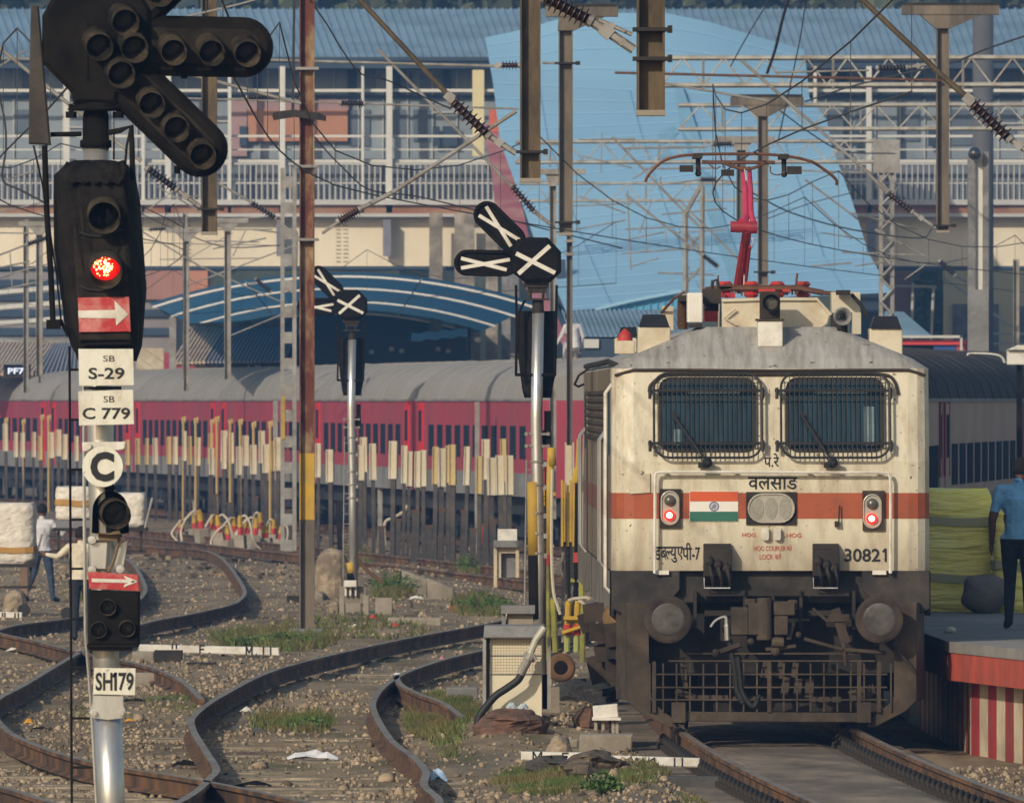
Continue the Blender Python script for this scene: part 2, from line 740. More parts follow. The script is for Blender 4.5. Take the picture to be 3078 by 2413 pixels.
# loose ballast and rubble: nobody could count it
m_stone = M('ballast stone', (.28, .22, .155), .92, 0, .3, 9, island=.55, spec=.12)
NS = 84000
sy = 97 + (270 - 97) * rng.random(NS) ** 1.9
sx = (rng.random(NS) - .5) * (.0807 * sy + 3.0)
keep = np.abs(sx - (2.295 - .009 * (sy - 130) + .00065 * (sy - 130) ** 2)) > 1.25
keep &= ~((sx > 3.2 + .0 * sy) & (sy > 116))
dens = fbm(sx * .8, sy * .25, 77, 3)
keep &= rng.random(NS) < np.clip(.62 + 2.2 * dens, .12, 1)
sx, sy = sx[keep], sy[keep]
n = len(sx)
ph = (1 + 5 ** .5) / 2
ico = np.array([(-1, ph, 0), (1, ph, 0), (-1, -ph, 0), (1, -ph, 0), (0, -1, ph), (0, 1, ph), (0, -1, -ph), (0, 1, -ph), (ph, 0, -1), (ph, 0, 1), (-ph, 0, -1), (-ph, 0, 1)]) / 1.9
icf = np.array([(0, 11, 5), (0, 5, 1), (0, 1, 7), (0, 7, 10), (0, 10, 11), (1, 5, 9), (5, 11, 4), (11, 10, 2), (10, 7, 6), (7, 1, 8), (3, 9, 4), (3, 4, 2), (3, 2, 6), (3, 6, 8), (3, 8, 9), (4, 9, 5), (2, 4, 11), (6, 2, 10), (8, 6, 7), (9, 8, 1)])
size = .011 + .024 * rng.random(n) ** 2.2 + .045 * (rng.random(n) > .985) * rng.random(n)
dim = size[:, None] * (.6 + .8 * rng.random((n, 3)))
pts = ico[None] * dim[:, None] * (.58 + .75 * rng.random((n, 12, 1)))
an = rng.random(n) * 6.28
ca, sa = np.cos(an)[:, None], np.sin(an)[:, None]
px = pts[..., 0] * ca - pts[..., 1] * sa
py = pts[..., 0] * sa + pts[..., 1] * ca
zz = gz_np(sx, sy) + size * .25
allv = np.stack([px + sx[:, None], py + sy[:, None], pts[..., 2] + zz[:, None]], -1).reshape(-1, 3)
allf = (icf[None] + 12 * np.arange(n)[:, None, None]).reshape(-1, 3)
raw_mesh('ballast_gravel', allv, allf, m_stone, 'stuff')

# ------------------------------------------------------------------ tracks
PROF = [(-.034, 0), (.034, 0), (.037, -.034), (.010, -.052), (.010, -.142), (.07, -.160), (.07, -.172), (-.07, -.172), (-.07, -.160), (-.010, -.142), (-.010, -.052), (-.037, -.034)]


def rail(parent, pts, dz=0.0, k=5):
    """pts: plan points (X, Y[, z]) from far to near"""
    path = spline([Vector((p[0], p[1], (p[2] if len(p) > 2 else 0) + dz)) for p in pts], k)
    mb = MB()
    rows = []
    for i, p in enumerate(path):
        t = (path[min(i + 1, len(path) - 1)] - path[max(i - 1, 0)])
        s = Vector((t.y, -t.x, 0)).normalized()
        rows.append([p + s * a + Vector((0, 0, b)) for a, b in PROF] + [p + s * PROF[0][0]])
    m = len(PROF)
    vs = [q for r in rows for q in r[:m]]
    fs, ms = [], []
    for i in range(len(rows) - 1):
        for j in range(m):
            l = (j + 1) % m
            fs.append((i * m + j, i * m + l, (i + 1) * m + l, (i + 1) * m + j))
            ms.append(0 if j == 0 else 1)
    e = len(rows) - 1
    fs += [tuple(range(m)), tuple(e * m + j for j in reversed(range(m)))]
    ms += [1, 1]
    mb.add(vs, fs, ms)
    return mb.build('rail', [m_head, m_rust], parent)


def uv(*pts):
    """plan points of photo pixels that lie at rail-top level"""
    return [tuple(G(u, v)[:2]) for u, v in pts]


def at_y(path, y):
    for a, b in zip(path, path[1:]):
        if (a.y - y) * (b.y - y) <= 0 and abs(a.y - b.y) > 1e-6:
            return a.x + (b.x - a.x) * (y - a.y) / (b.y - a.y)
    return path[-1].x


def sleepers(parent, pl, pr, y0, y1, mat, most=90):
    a, b = spline([Vector((*p[:2], 0)) for p in pl], 5), spline([Vector((*p[:2], 0)) for p in pr], 5)
    y, k = y0, 0
    while y < y1 and k < most:
        xa, xb = at_y(a, y), at_y(b, y)
        xm, w = (xa + xb) / 2, abs(xb - xa)
        ang = random.uniform(-.02, .02)
        mb = MB()
        zt = -.186 + random.uniform(-.034, .004) - (.04 if y > 113 else 0)
        mb.box((xm, y, zt - .1), (w + .9, .24, .2), Matrix.Rotation(ang, 3, 'Z'))
        mb.build('sleeper', mat, parent, .012)
        y += .64 * (1.0 if y < 140 else 1.6)
        k += 1


# the S-bending track in the middle
railC = [(12, 300), (7.2, 260), (3.6, 224), (1.35, 198)] + uv((1469, 1872), (1172, 1928), (847, 2006), (678, 2083), (586, 2147), (579, 2189), (621, 2260), (650, 2309), (630, 2338), (575, 2387)) + [(-2.75, 95), (-3.0, 88)]
railD = [(13.6, 300), (8.8, 260), (5.2, 224), (2.6, 190)] + uv((1469, 1949), (1257, 2006), (1172, 2048), (1130, 2091), (1123, 2133), (1172, 2218), (1243, 2274), (1280, 2317), (1275, 2359), (1321, 2413)) + [(-.75, 93), (-1.1, 86)]
t = thing('railway_track', 'rusty S-bending railway track winding past the white tiled cabinet', 'railway track', (-2, 120, -.172))
rail(t, railC)
rail(t, railD)
sleepers(t, railC, railD, 97, 170, m_sleeper)
mb = MB()                                           # the short wing rail beside the right-hand rail
q = uv((1330, 2110), (1262, 2085), (1205, 2056), (1176, 2044))
rail(t, [(q[3][0] + .02, q[3][1] + 3), q[2], q[1], q[0], (q[0][0] + .25, q[0][1] - 3, -.1)])

# the left track: right rail sweeps from the far bend to the frame's edge and back
railR = [(-17, 330)] + uv((386, 1636), (567, 1648), (636, 1660), (683, 1693), (726, 1754), (735, 1782), (722, 1800), (690, 1818), (566, 1846), (422, 1876), (250, 1954), (71, 2058), (-4, 2098), (-22, 2128), (0, 2173), (71, 2222), (269, 2287), (603, 2343), (895, 2404)) + [(-.7, 93), (.2, 88)]
railL = [(-18.8, 330)] + uv((80, 1640), (250, 1648), (340, 1662), (395, 1690), (428, 1740), (434, 1782), (380, 1818), (207, 1857), (60, 1876), (-6, 1893), (4, 1903), (100, 1924), (203, 1950), (320, 1975), (450, 2003)) + [(-3.75, 144, -.05), (-3.4, 139, -.14)]
t = thing('railway_track', 'rusty railway track sweeping round to the left behind the red signal', 'railway track', (-6, 170, -.172))
rail(t, railL)
rail(t, railR)
sleepers(t, [(x - 1.7, y) for x, y, *_ in railR], railR, 97, 200, m_sleeper)
railG = [(-7.3, 136), (-7.25, 130), (-6.9, 123), (-6.25, 116), (-5.4, 110)] + uv((0, 2362), (155, 2409)) + [(-2.6, 93), (-1.8, 88)]
rail(t, railG)

# the locomotive's track on its concrete apron
lL = [(tc(y) - .838, y) for y in range(300, 84, -6)]
lR = [(tc(y) + .838, y) for y in range(300, 84, -6)]
t = thing('railway_track', 'railway track on a concrete apron under the white locomotive', 'railway track', (tc(120), 120, -.172))
rail(t, lL, 0, 3)
rail(t, lR, 0, 3)
m_apron = M('stained concrete apron', (.32, .25, .18), .9, 0, .25, 3.0, (.13, .105, .08), .55, .9, stretch=(1, .35, 1), sharp=.25, bump=.006, bscale=14)
mb = MB()
rows = []
for y in np.arange(88, 300, 2.0):
    c = tc(y)
    rows.append([Vector((c + a, y, z)) for a, z in ((-1.32, -.3), (-1.3, -.176), (-.62, -.176), (-.5, -.15), (.5, -.15), (.62, -.176), (1.3, -.176), (1.32, -.3))])
mb.grid(rows)
mb.build('apron', m_apron, t)
cl = MB(Matrix.Identity(4))
cl.mat(0, True)
cl.tube([(0, -.07, 0), (-.02, -.06, .07), (.0, 0, .10), (.02, .06, .07), (0, .07, 0)], .026, 6)
cl.mat(0, False)
cl.box((0, 0, .02), (.14, .13, .045))
clip0 = None
for side in (-1, 1):
    y = 97.0
    while y < 121:
        x = tc(y) + side * .838 - .15
        if clip0 is None:
            clip0 = cl.build('rail_clip', m_dark, t)
            clip = clip0
        else:
            clip = clip0.copy()
            C.objects.link(clip)
        clip.parent = t
        clip.location = Vector((x, y, -.165)) - t.location
        y += .6
# a second pair of rails behind the hydrant posts, under the red coaches
TR = [(2.2, 268), (-.7, 292), (-3.4, 316), (-6.3, 340), (-9.3, 364), (-12.6, 388), (-16.5, 412), (-21, 436), (-26, 460)]


def trn(y):
    for a, b in zip(TR, TR[1:]):
        if a[1] <= y <= b[1]:
            return a[0] + (b[0] - a[0]) * (y - a[1]) / (b[1] - a[1])
    return TR[0][0] if y < TR[0][1] else TR[-1][0]


t = thing('railway_track', 'far railway track under the red passenger coaches', 'railway track', (-3, 316, -.172))
for s in (-.84, .84):
    rail(t, [(x + s, y) for x, y in reversed(TR)], 0, 2)
t = thing('railway_track', 'low rusty track in the weeds behind the round boulder', 'railway track', (-2, 245, -.172))
for s in (0, 1.67):
    rail(t, [(-14 + s, 330), (-9.2 + s, 296), (-5.6 + s, 268), (-2.6 + s, 244), (-.4 + s, 226), (1.0 + s, 214)], 0, 3)

# ------------------------------------------------------------------ platform on the right
m_ptop = M('platform paving', (.27, .255, .245), .8, 0, .12, 1.5, (.20, .185, .175), .5, .6)
m_pred = M('faded red platform edge', (.50, .085, .05), .8, 0, .14, 3, (.30, .07, .05), .45, 1.6, stretch=(1, 1, .4))
m_pstr = M('dark red stripe', (.36, .035, .04), .8, 0, .15, 3, (.2, .06, .05), .35, 2)
edge = [(tc(y) + 1.66, y) for y in range(330, 122, -8)] + [(tc(120.4) + 1.70, 120.4), (4.72, 116.6), (5.35, 112.5), (6.3, 107), (8.6, 97)]
t = thing('railway_platform', 'grey paved station platform with red edge and red striped wall', 'platform', (7, 125, -.25))
mb = MB()
e3 = [Vector((x, y, .84)) for x, y in edge]
far_ = [Vector((34, 97, .84)), Vector((34, 330, .84))]
mb.prism(e3 + far_, (0, 0, -.10))
mb.build('paving', m_ptop, t)
mb = MB()
for a, b in zip(e3, e3[1:]):
    d = Vector((0, 0, -.335))
    a2, b2 = a + Vector((.012, .0, -.03)), b + Vector((.012, .0, -.03))
    s = Vector((.3, .12, 0))
    mb.add([a2, b2, b2 + d, a2 + d, a2 + s, b2 + s, b2 + s + d, a2 + s + d], [(0, 1, 2, 3), (3, 2, 6, 7), (5, 4, 7, 6)])
mb.build('edge_beam', m_pred, t)
mb = MB()
acc = 0.0
for i in range(len(e3) - 1):
    a, b = e3[i], e3[i + 1]
    L_ = (b - a).length
    nseg = max(1, int(L_ / .42))
    if b.y > 121.6:  # stripes left off here; plain grey imitates the shade beside the locomotive
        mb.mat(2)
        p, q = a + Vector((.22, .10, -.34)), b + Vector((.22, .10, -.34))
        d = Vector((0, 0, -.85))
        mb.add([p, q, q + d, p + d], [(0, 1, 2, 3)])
        continue
    for k in range(nseg):
        p, q = a.lerp(b, k / nseg) + Vector((.22, .10, 0)), a.lerp(b, (k + 1) / nseg) + Vector((.22, .10, 0))
        mb.mat(int(acc) % 2)
        acc += 1
        p.z = q.z = .5
        d = Vector((0, 0, -.85))
        mb.add([p, q, q + d, p + d], [(0, 1, 2, 3)])
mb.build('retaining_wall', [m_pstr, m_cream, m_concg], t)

# ------------------------------------------------------------------ the locomotive
LOC = Vector((2.45, 120, 0))
LRZ = .0075
LS = 317.8                                           # photo pixels per metre at its front
m_lwhite = M('grimy cream locomotive paint', (.60, .54, .42), .5, 0, .07, 2.5, (.40, .31, .20), .22, 3.0, sharp=.3, coat=.15)
m_lspot = M('cream paint with insect spots', (.64, .59, .465), .5, 0, .08, 5, (.38, .31, .215), .28, 3.4, stretch=(1.3, 1, .35), sharp=.22, coat=.1, low=(1.5, 1.95, (.20, .15, .10)), specks=(26, .675, (.16, .11, .07)))
m_lstripe = M('brick red stripe', (.36, .085, .035), .5, 0, .1, 3, (.22, .07, .04), .3, 2.0, specks=(26, .685, (.10, .05, .03)))
m_lroof = M('silver grey cab roof', (.45, .435, .41), .6, .05, .12, 3.5, (.25, .23, .20), .40, 6.0, stretch=(2.2, .25, .25), sharp=.3, specks=(14, .68, (.12, .11, .10)))
m_lside = M('brown streaked locomotive side', (.47, .39, .28), .75, 0, .3, 2.0, (.13, .095, .065), .7, 2.2, stretch=(1, 3.2, .25), sharp=.3)
m_lsstr = M('brown streaked stripe', (.26, .075, .045), .75, 0, .3, 2.0, (.12, .06, .045), .6, 2.2, stretch=(1, 3.2, .25), sharp=.3)
m_lskirt = M('dark grey skirt', (.015, .015, .016), .7, 0, .3, 4, (.05, .041, .034), .45, 2.0, sharp=.3)
m_lgrey = M('sooty grey skirt side', (.24, .22, .195), .8, 0, .2, 3, (.12, .10, .08), .5, 1.5)
m_glass = M('dark blue cab glass', (.010, .026, .040), .15, 0, .3, 2.5, (.025, .06, .09), .45, 3.0, stretch=(2.5, 1, .4), sharp=.3, spec=.25)
m_inside = M('cab interior', (.16, .24, .28), .8, 0, .2, 6)
m_saff = M('saffron', (.60, .10, .03), .6, 0, .06, 4)
m_flagw = M('flag white', (.74, .72, .68), .6, 0, .05, 4)
m_green = M('flag green', (.03, .14, .10), .6, 0, .1, 4)
m_navy = M('flag navy', (.06, .08, .25), .6, 0, .1, 4)
m_lamp = M('grey lamp glass', (.40, .38, .33), .3, 0, .12, 40, spec=.6)
m_lampd = M('dark lamp glass', (.10, .095, .08), .25, 0, .2, 30, spec=.6)
m_panto = M('red pantograph paint', (.42, .025, .04), .5, 0, .15, 4, (.25, .03, .05), .4, 3)
m_pink = M('faded red pantograph arm', (.50, .05, .11), .6, 0, .15, 4)
m_copper = M('brown copper', (.13, .06, .035), .6, .2, .3, 8)
m_redink = M('faint red lettering', (.45, .12, .08), .7, 0, .2, 20)
g_red = glow('red lamp rim', (1.0, .015, .01), 2.2)
g_hot = glow('hot lamp core', (1.0, .62, .5), 5.0)

lo = thing('electric_locomotive', 'cream electric locomotive with red stripe, flag and number 30821 standing at the platform', 'locomotive', LOC, LRZ)
LW = Matrix.Translation(LOC) @ Matrix.Rotation(LRZ, 4, 'Z')
LI = LW.inverted()


def fz(z):
    return 0.0 if z < 2.55 else .25 * (z - 2.55)


def fr(off=.005):
    """maps photo pixels onto the cab front, off metres proud of it"""
    def g(u, v):
        x, z = (u - 2318) / LS, H - (v - 1203) / LS
        ax = abs(x)
        c = 0 if ax < 1.3 else .05 * ((ax - 1.3) / .15) ** 2
        return Vector((x, fz(z) - off + c, z))
    return g


class LB(MB):
    """builder in the locomotive's own frame"""
    def build(s, name, mats, parent=lo, bevel=0.0, solid=0.0):
        s.w2l = Matrix.Identity(4)
        return MB.build(s, name, mats, parent, bevel, solid)


def lw(u, v, y):
    """locomotive-frame point seen at photo pixel u, v, y metres behind the cab front"""
    return LI @ P(u, v, 120 + y)


mb = LB()


def ring(z, xs, y0, sq=1.0):
    h = []
    for x, y in ((0, 0), (.45, 0), (.9, 0), (1.30, 0), (1.39, .02), (1.46, .075), (1.5, .16), (1.51, .35), (1.51, .36), (1.51, 20)):
        h.append(((x / 1.51) * xs, y0 + y * (sq if y < 19 else 1) if y < 19 else 20))
    pts = [Vector((-x, y, z)) for x, y in reversed(h)] + [Vector((x, y, z)) for x, y in h[1:]]
    return pts


zs = [1.52, 2.01, 2.255, 2.55, 3.0, 3.43]
rings = [ring(z, 1.51, fz(z)) for z in zs] + [ring(3.53, 1.36, fz(3.43) + .16), ring(3.83, .66, fz(3.43) + .85)]
n = len(rings[0])
for k in range(len(rings) - 1):
    for i in range(n - 1):
        side = i < 2 or i >= n - 3
        left = i < 2
        if k >= 5:
            m_ = 2
        elif k == 1:
            m_ = 4 if side else 1
        else:
            m_ = 3 if side else 0
        mb.cur = m_
        mb.smooth = k < 5 and 2 <= i < n - 3
        mb.add([rings[k][i], rings[k][i + 1], rings[k + 1][i + 1], rings[k + 1][i]], [(0, 1, 2, 3)])
mb.cur, mb.smooth = 2, False
mb.add(rings[-1], [tuple(range(n))])
mb.add([r for r in rings[0]], [tuple(reversed(range(n)))])
mb.add([rings[k][0] for k in range(len(rings))] + [rings[k][-1] for k in reversed(range(len(rings)))], [tuple(range(2 * len(rings)))])
bm_ = mb.build('body', [m_lspot, m_lstripe, m_lroof, m_lside, m_lsstr])

# drip rail between roof and front, fairing seam
mb = LB()
g = fr(.02)
mb.tube([g(u, v) for u, v in ((1850, 1128), (1905, 1112), (2100, 1112), (2318, 1114), (2560, 1112), (2735, 1112), (2785, 1128))], .014, 6)
mb.build('drip_rail', m_brown)
# rain hoods curving over the windscreens
mb = LB()
mb.tube([g(*p) for p in spline([(1952, 1178), (1955, 1160), (1975, 1140), (2000, 1126), (2100, 1124), (2318, 1125), (2560, 1123), (2660, 1126), (2690, 1145), (2702, 1185)], 4)], .016, 6)
mb.build('window_hood', m_brown)

m_guard = M('black window guard', (.03, .027, .025), .6, .2, .3, 6)
for (u0, u1, piv, tip, lft) in ((1990, 2265, (2125, 1390), (2024, 1246), True), (2372, 2650, (2502, 1390), (2408, 1243), False)):
    gq = fr(.004)
    mb = LB()
    pts = [gq(*p) for p in rrect(u0 - 8, u1 + 8, 1134, 1357, 34)]
    mb.prism(pts, (0, -.022, 0))
    w = mb.build('windscreen', m_rubber)
    mb = LB()
    gq = fr(.032)
    mb.add([gq(*p) for p in rrect(u0 + 4, u1 - 4, 1146, 1348, 28)], [tuple(reversed(range(24)))])
    mb.build('glass', m_glass, w)
    mb = LB()                                        # blind and pale instrument column behind the glass
    gq = fr(.036)
    for (a, b, c, d) in ((u0 + 80, u1 - 40, 1178, 1184), (u1 - 52 if not lft else u0 + 36, u1 - 20 if not lft else u0 + 60, 1222 if not lft else 1290, 1338)):
        mb.quad(gq(a, d), gq(b, d), gq(b, c), gq(a, c))
    for k in range(4 if not lft else 0):
        c = 1236 + 26 * k
        mb.add([fr(.039)(u1 - 36 + 8 * math.cos(a), c + 9 * math.sin(a)) for a in np.arange(0, 6.28, .7)], [tuple(reversed(range(9)))])
    mb.build('instrument_panel', m_inside, w)
    mb = LB()                                        # wire guard on stand-off bars
    gq = fr(.10)
    o = 24
    mb.tube([gq(*p) for p in rrect(u0 - o, u1 + o, 1134 - 12, 1357 + 18, 44)], .013, 6, closed=True)
    nb = 22
    for k in range(nb):
        u = u0 - o + 12 + (u1 - u0 + 2 * o - 24) * k / (nb - 1)
        e = 22 if k in (0, nb - 1) else (8 if k in (1, nb - 2) else 0)
        mb.tube([gq(u, 1124 + e), gq(u, 1374 - e)], .0058, 4)
    for v in (1150, 1198):
        mb.tube([gq(u0 - o, v), gq(u1 + o, v)], .006, 4)
    for v in (1174, 1332):
        mb.tube([gq(u0 - o - 16, v), gq(u1 + o + 10, v)], .014, 6)
        for u in (u0 - o - 12, u1 + o + 4):
            mb.tube([fr(.0)(u, v), fr(.11)(u, v)], .022, 6)
            mb.tube([gq(u, v - 8), gq(u, v + 24)], .018, 6)
    mb.build('window_guard', m_guard)
    mb = LB()                                        # wiper
    mb.tube([fr(.16)(*piv), fr(.13)(*tip)], [.014, .010], 6)
    mb.tube([fr(.15)(piv[0] - 14, piv[1] - 6), fr(.12)(tip[0] + 4, tip[1] + 12)], .006, 5)
    mb.lathe([(0, .035), (.12, .035), (.15, .05), (.18, .02)], fr(0)(*piv), (0, -1, 0), 10)
    mb.box(fr(.08)(piv[0] - 12, piv[1] + 8), (.09, .09, .05))
    mb.tube([fr(.12)(tip[0] - 4, tip[1] - 8), fr(.12)(tip[0] + 12, tip[1] + 6)], .012, 5)
    mb.build('wiper', m_rubber)

# hand rail across the front
mb = LB()
g = fr(.09)
p = spline([(1968, 1722), (1968, 1600), (1969, 1450), (1971, 1428), (1985, 1419), (2100, 1418), (2318, 1419), (2550, 1420), (2660, 1421), (2672, 1430), (2676, 1450), (2676, 1600), (2676, 1722)], 3)
mb.tube([g(*q) for q in p], .016, 6)
for u in (2000, 2210, 2430, 2638):
    mb.tube([fr(0)(u, 1420), g(u, 1420)], .02, 6)
for u in (1968, 2676):
    mb.tube([fr(0)(u, 1716), g(u, 1718)], .018, 6)
mb.build('handrail', m_white)
mb = LB()
for u in (1972, 2625):
    mb.box(fr(.03)(u + 18, 1720) + Vector((0, -.01, 0)), (.13, .03, .04))
mb.build_each('step_plate', m_white, lo)

# marker lamp boxes
for (u0, u1, v0, v1, cu_, ca_, cb_) in ((1984, 2047, 1469, 1586, 2014, 1504, 1548), (2593, 2658, 1474, 1594, 2622, 1514, 1558)):
    mb = LB()
    g = fr(.0)
    mb.prism([g(*q) for q in ((u0, v0), (u1, v0), (u1, v1), (u0, v1))], (0, -.035, 0))
    w = mb.build('marker_lamp', m_brown)
    mb = LB()
    for q in (stadium((cu_, ca_ - 2), (cu_, cb_ + 2), 26),):
        mb.tube([fr(.045)(*z) for z in q], .008, 5, closed=True)
        mb.add([fr(.038)(*z) for z in q], [tuple(range(len(q)))])
    mb.build('lamp_rim', m_lamp, w)
    mb = LB()
    mb.mat(0, True)
    mb.lathe([(0, .055), (.02, .05), (.035, .03), (.04, 0.001)], fr(.04)(cu_, ca_), (0, -1, 0), 14)
    mb.build('white_lens', m_lampd, w)
    mb = LB()
    mb.mat(0, True)
    mb.lathe([(0, .052), (.03, .047)], fr(.04)(cu_ - 2, cb_), (0, -1, 0), 16)
    mb.mat(1)
    mb.lathe([(.031, .030), (.04, .02), (.043, .001)], fr(.04)(cu_ - 2, cb_), (0, -1, 0), 12)
    mb.build('red_lens', [g_red, g_hot], w)

# headlight: dark recess, rounded light with three lenses
mb = LB()
mb.prism([fr(0)(*q) for q in ((2243, 1478), (2394, 1478), (2394, 1577), (2243, 1577))], (0, -.02, 0))
w = mb.build('headlight', m_dark)
mb = LB()
q = stadium((2292, 1527), (2345, 1527), 42)
mb.prism([fr(.02)(*z) for z in q], (0, -.02, 0), .012)
mb.tube([fr(.045)(*z) for z in q], .010, 6, closed=True)
mb.build('lamp_rim', m_lamp, w)
mb = LB()
for u in (2277, 2318, 2360):
    mb.add([fr(.046)(u + 18.5 * math.cos(a), 1527 + 33 * math.sin(a)) for a in np.arange(0, 6.28, .42)], [tuple(reversed(range(15)))])
mb.build('lens', M('frosted headlight', (.30, .29, .25), .3, 0, .25, 60, spec=.6), w)

# the flag
mb = LB()
mb.prism([fr(0)(*q) for q in ((2073, 1476), (2219, 1476), (2219, 1567), (2073, 1567))], (0, -.008, 0))
w = mb.build('flag', m_flagw)
for k, (a, b, m_) in enumerate(((1477, 1506, m_saff), (1537, 1566, m_green))):
    mb = LB()
    mb.quad(*[fr(.012)(*q) for q in ((2074, b), (2218, b), (2218, a), (2074, a))])
    mb.build('flag_band', m_, w)
mb = LB()
for a in range(24):
    t0, t1 = 6.283 * a / 24, 6.283 * (a + 1) / 24
    mb.quad(*[fr(.012)(2146.5 + r_ * math.cos(t_), 1521.5 + r_ * math.sin(t_)) for r_, t_ in ((12, t1), (14.5, t1), (14.5, t0), (12, t0))])
    if a % 2 == 0:
        mb.quad(*[fr(.0125)(2146.5 + r_ * math.cos(t_), 1521.5 + r_ * math.sin(t_)) for r_, t_ in ((2, t0 + .3), (12, t0 + .06), (12, t0 - .06), (2, t0 - .3))])
mb.build('wheel_emblem', m_navy, w)

# lettering
f5 = fr(.006)
mb = LB()
text_fit(mb, 'वलसाड', (2249, 2397, 1433, 1471), f5, .012)
text_fit(mb, 'प.रे', (2296, 2342, 1362, 1403), f5, .012)
for s_, clip_, bx in (('ड', None, (1966, 1986, 1642, 1682)), ('ब', .74, (1986, 2001, 1642, 1682)), ('ल', .72, (2001, 2014, 1642, 1682)), ('यु', None, (2013, 2035, 1642, 1690)), ('ए', None, (2035, 2053, 1642, 1682)), ('पी', None, (2051, 2080, 1630, 1682))):
    text_fit(mb, s_, bx, f5, .012, text_geo(s_, clip_, .012))
text_fit(mb, '-7', (2080, 2104, 1644, 1682), f5, .012)
text_fit(mb, '3082', (2538, 2646, 1648, 1688), f5, .02)
strokes(mb, '1', (2648, 2672, 1648, 1688), f5, 6)
mb.build('lettering', m_ink)
mb = LB()
text_fit(mb, 'HOG', (2231, 2271, 1601, 1613), f5, .02)
text_fit(mb, 'HOG', (2364, 2409, 1602, 1615), f5, .02)
text_fit(mb, 'HOG COUPLER को', (2266, 2380, 1636, 1655), f5, .01)
text_fit(mb, 'LOCK करें', (2283, 2348, 1661, 1681), f5, .01)
mb.build('red_lettering', m_redink)

# small fittings on the front
mb = LB()
mb.prism([fr(0)(*q) for q in ((1895, 1424), (1954, 1422), (1954, 1480), (1895, 1484))], (0, -.02, 0), .004)
mb.tube([fr(.03)(1927, 1412), fr(.03)(1927, 1424)], .012, 5)
mb.build('socket_cover', m_lwhite)
mb = LB()
for u in (2300, 2336):
    mb.prism([fr(0)(*q) for q in rrect(u - 11, u + 11, 1585, 1623, 7)], (0, -.06, 0), .008)
mb.build_each('handle_block', m_white, lo)
mb = LB()
mb.tube([fr(.03)(2524, 1518), fr(.05)(2521, 1572)], .008, 5)
mb.box(fr(.03)(2516, 1574), (.045, .06, .05))
mb.build('lamp_bracket', m_dark)

# jumper sockets
for u0, u1 in ((2114, 2199), (2442, 2522)):
    mb = LB()
    g = fr(0)
    a, b = g(u0, 1632), g(u1, 1762)
    mb.prism([Vector((x, y, z)) for x, y, z in ((a.x, -.02, a.z), (a.x, -.17, a.z - .07), (a.x, -.17, b.z + .1), (a.x, -.02, b.z))], (b.x - a.x, 0, 0))
    for k in range(3):
        xx = a.x + (b.x - a.x) * (.2 + .3 * k)
        mb.lathe([(0, .04), (.09, .04), (.1, .02)], (xx, -.16, a.z - .15 - .03 * k), (0, -1, -.4), 8)
        mb.tube(spline([(xx, -.22, a.z - .2), (xx + .02, -.28, a.z - .3), (xx + .04, -.22, b.z + .02), (xx + .03, -.1, b.z - .02)], 4), .018, 6)
    w = mb.build('jumper_socket', m_dark, lo, .01)
    mb = LB()
    mb.tube([g(u0 + 2, 1726) + Vector((0, -.12, 0)), g(u0 + 2, 1766) + Vector((0, -.2, 0)), g(u1 - 6, 1766) + Vector((0, -.2, 0)), g(u1 - 6, 1726) + Vector((0, -.12, 0))], .008, 5)
    mb.build('stirrup', m_alu, w)

# headstock, buffers, coupler
mb = LB()
mb.box((0, 10.1, 1.37), (2.96, 20.0, .32))
mb.build('underframe', m_lskirt, lo, .02)
mb = LB()
for s in (-1, 1):
    mb.prism([Vector((s * a, -.01, z)) for a, z in ((1.505, 1.52), (1.505, 1.16), (1.38, 1.10), (1.05, 1.12), (.86, 1.34), (.86, 1.52))], (0, .25, 0), .01)
    for y in np.arange(.3, 19.5, 2.4):
        mb.box((s * 1.5, y + 1.15, 1.30), (.03, 2.3, .42))
mb.build_each('skirt', [m_lskirt], lo)
mb = LB()
for s in (-1, 1):
    for y in np.arange(.28, 19.5, 4.8):
        mb.quad((s * 1.52, y, 1.09), (s * 1.52, y + 4.75, 1.09), (s * 1.52, y + 4.75, 1.51), (s * 1.52, y, 1.51))
mb.build_each('valance', m_lgrey, lo)
mb = LB()
for x, w_ in ((-.46, .42), (.52, .42), (.03, .5)):
    mb.box((x, -.05, 1.31), (w_, .10, .05))
    mb.box((x, -.02, 1.12), (w_ - .08, .06, .05))
for x in (-.72, -.25, .28, .78):
    mb.box((x, .02, 1.15), (.03, .2, .36))
mb.box((0, .35, 1.0), (2.7, .1, .9))
mb.build('headstock', m_dark)
mb = LB()
mb.box((0, 1.2, .70), (1.35, 1.2, .62))
mb.box((0, .9, .34), (2.2, .12, .40))
mb.build('dark_infill', m_dark, lo, .03)  # dark block added behind the bars to deepen the shade under the cab
m_buf = M('greasy buffer face', (.135, .13, .128), .6, .2, .3, 3, (.04, .033, .028), .55, 4.0, sharp=.4)
for x in (-.985, 1.005):
    mb = LB()
    mb.mat(0, True)
    mb.lathe([(0, .13), (-.35, .13), (-.36, .10), (-.55, .10)], (x, .05, 1.068), (0, 1, 0), 18)
    w = mb.build('buffer', m_dark)
    mb = LB()
    mb.mat(0, True)
    mb.lathe([(-.50, .16), (-.53, .222), (-.56, .228)], (x, .05, 1.068), (0, 1, 0), 32)
    mb.smooth = False
    mb.lathe([(-.56, .228), (-.578, .222), (-.586, .20), (-.588, .155)], (x, .05, 1.068), (0, 1, 0), 32, caps=False)
    mb.mat(1)
    mb.lathe([(-.588, .155), (-.594, .14), (-.600, .08), (-.602, .001)], (x, .05, 1.068), (0, 1, 0), 32, caps=False)
    mb.build('buffer_head', [m_brown, m_buf], w)
mb = LB()
c = fr(0)(2285, 1858)
mb.box((c.x - .02, -.12, c.z), (.20, .5, .30))
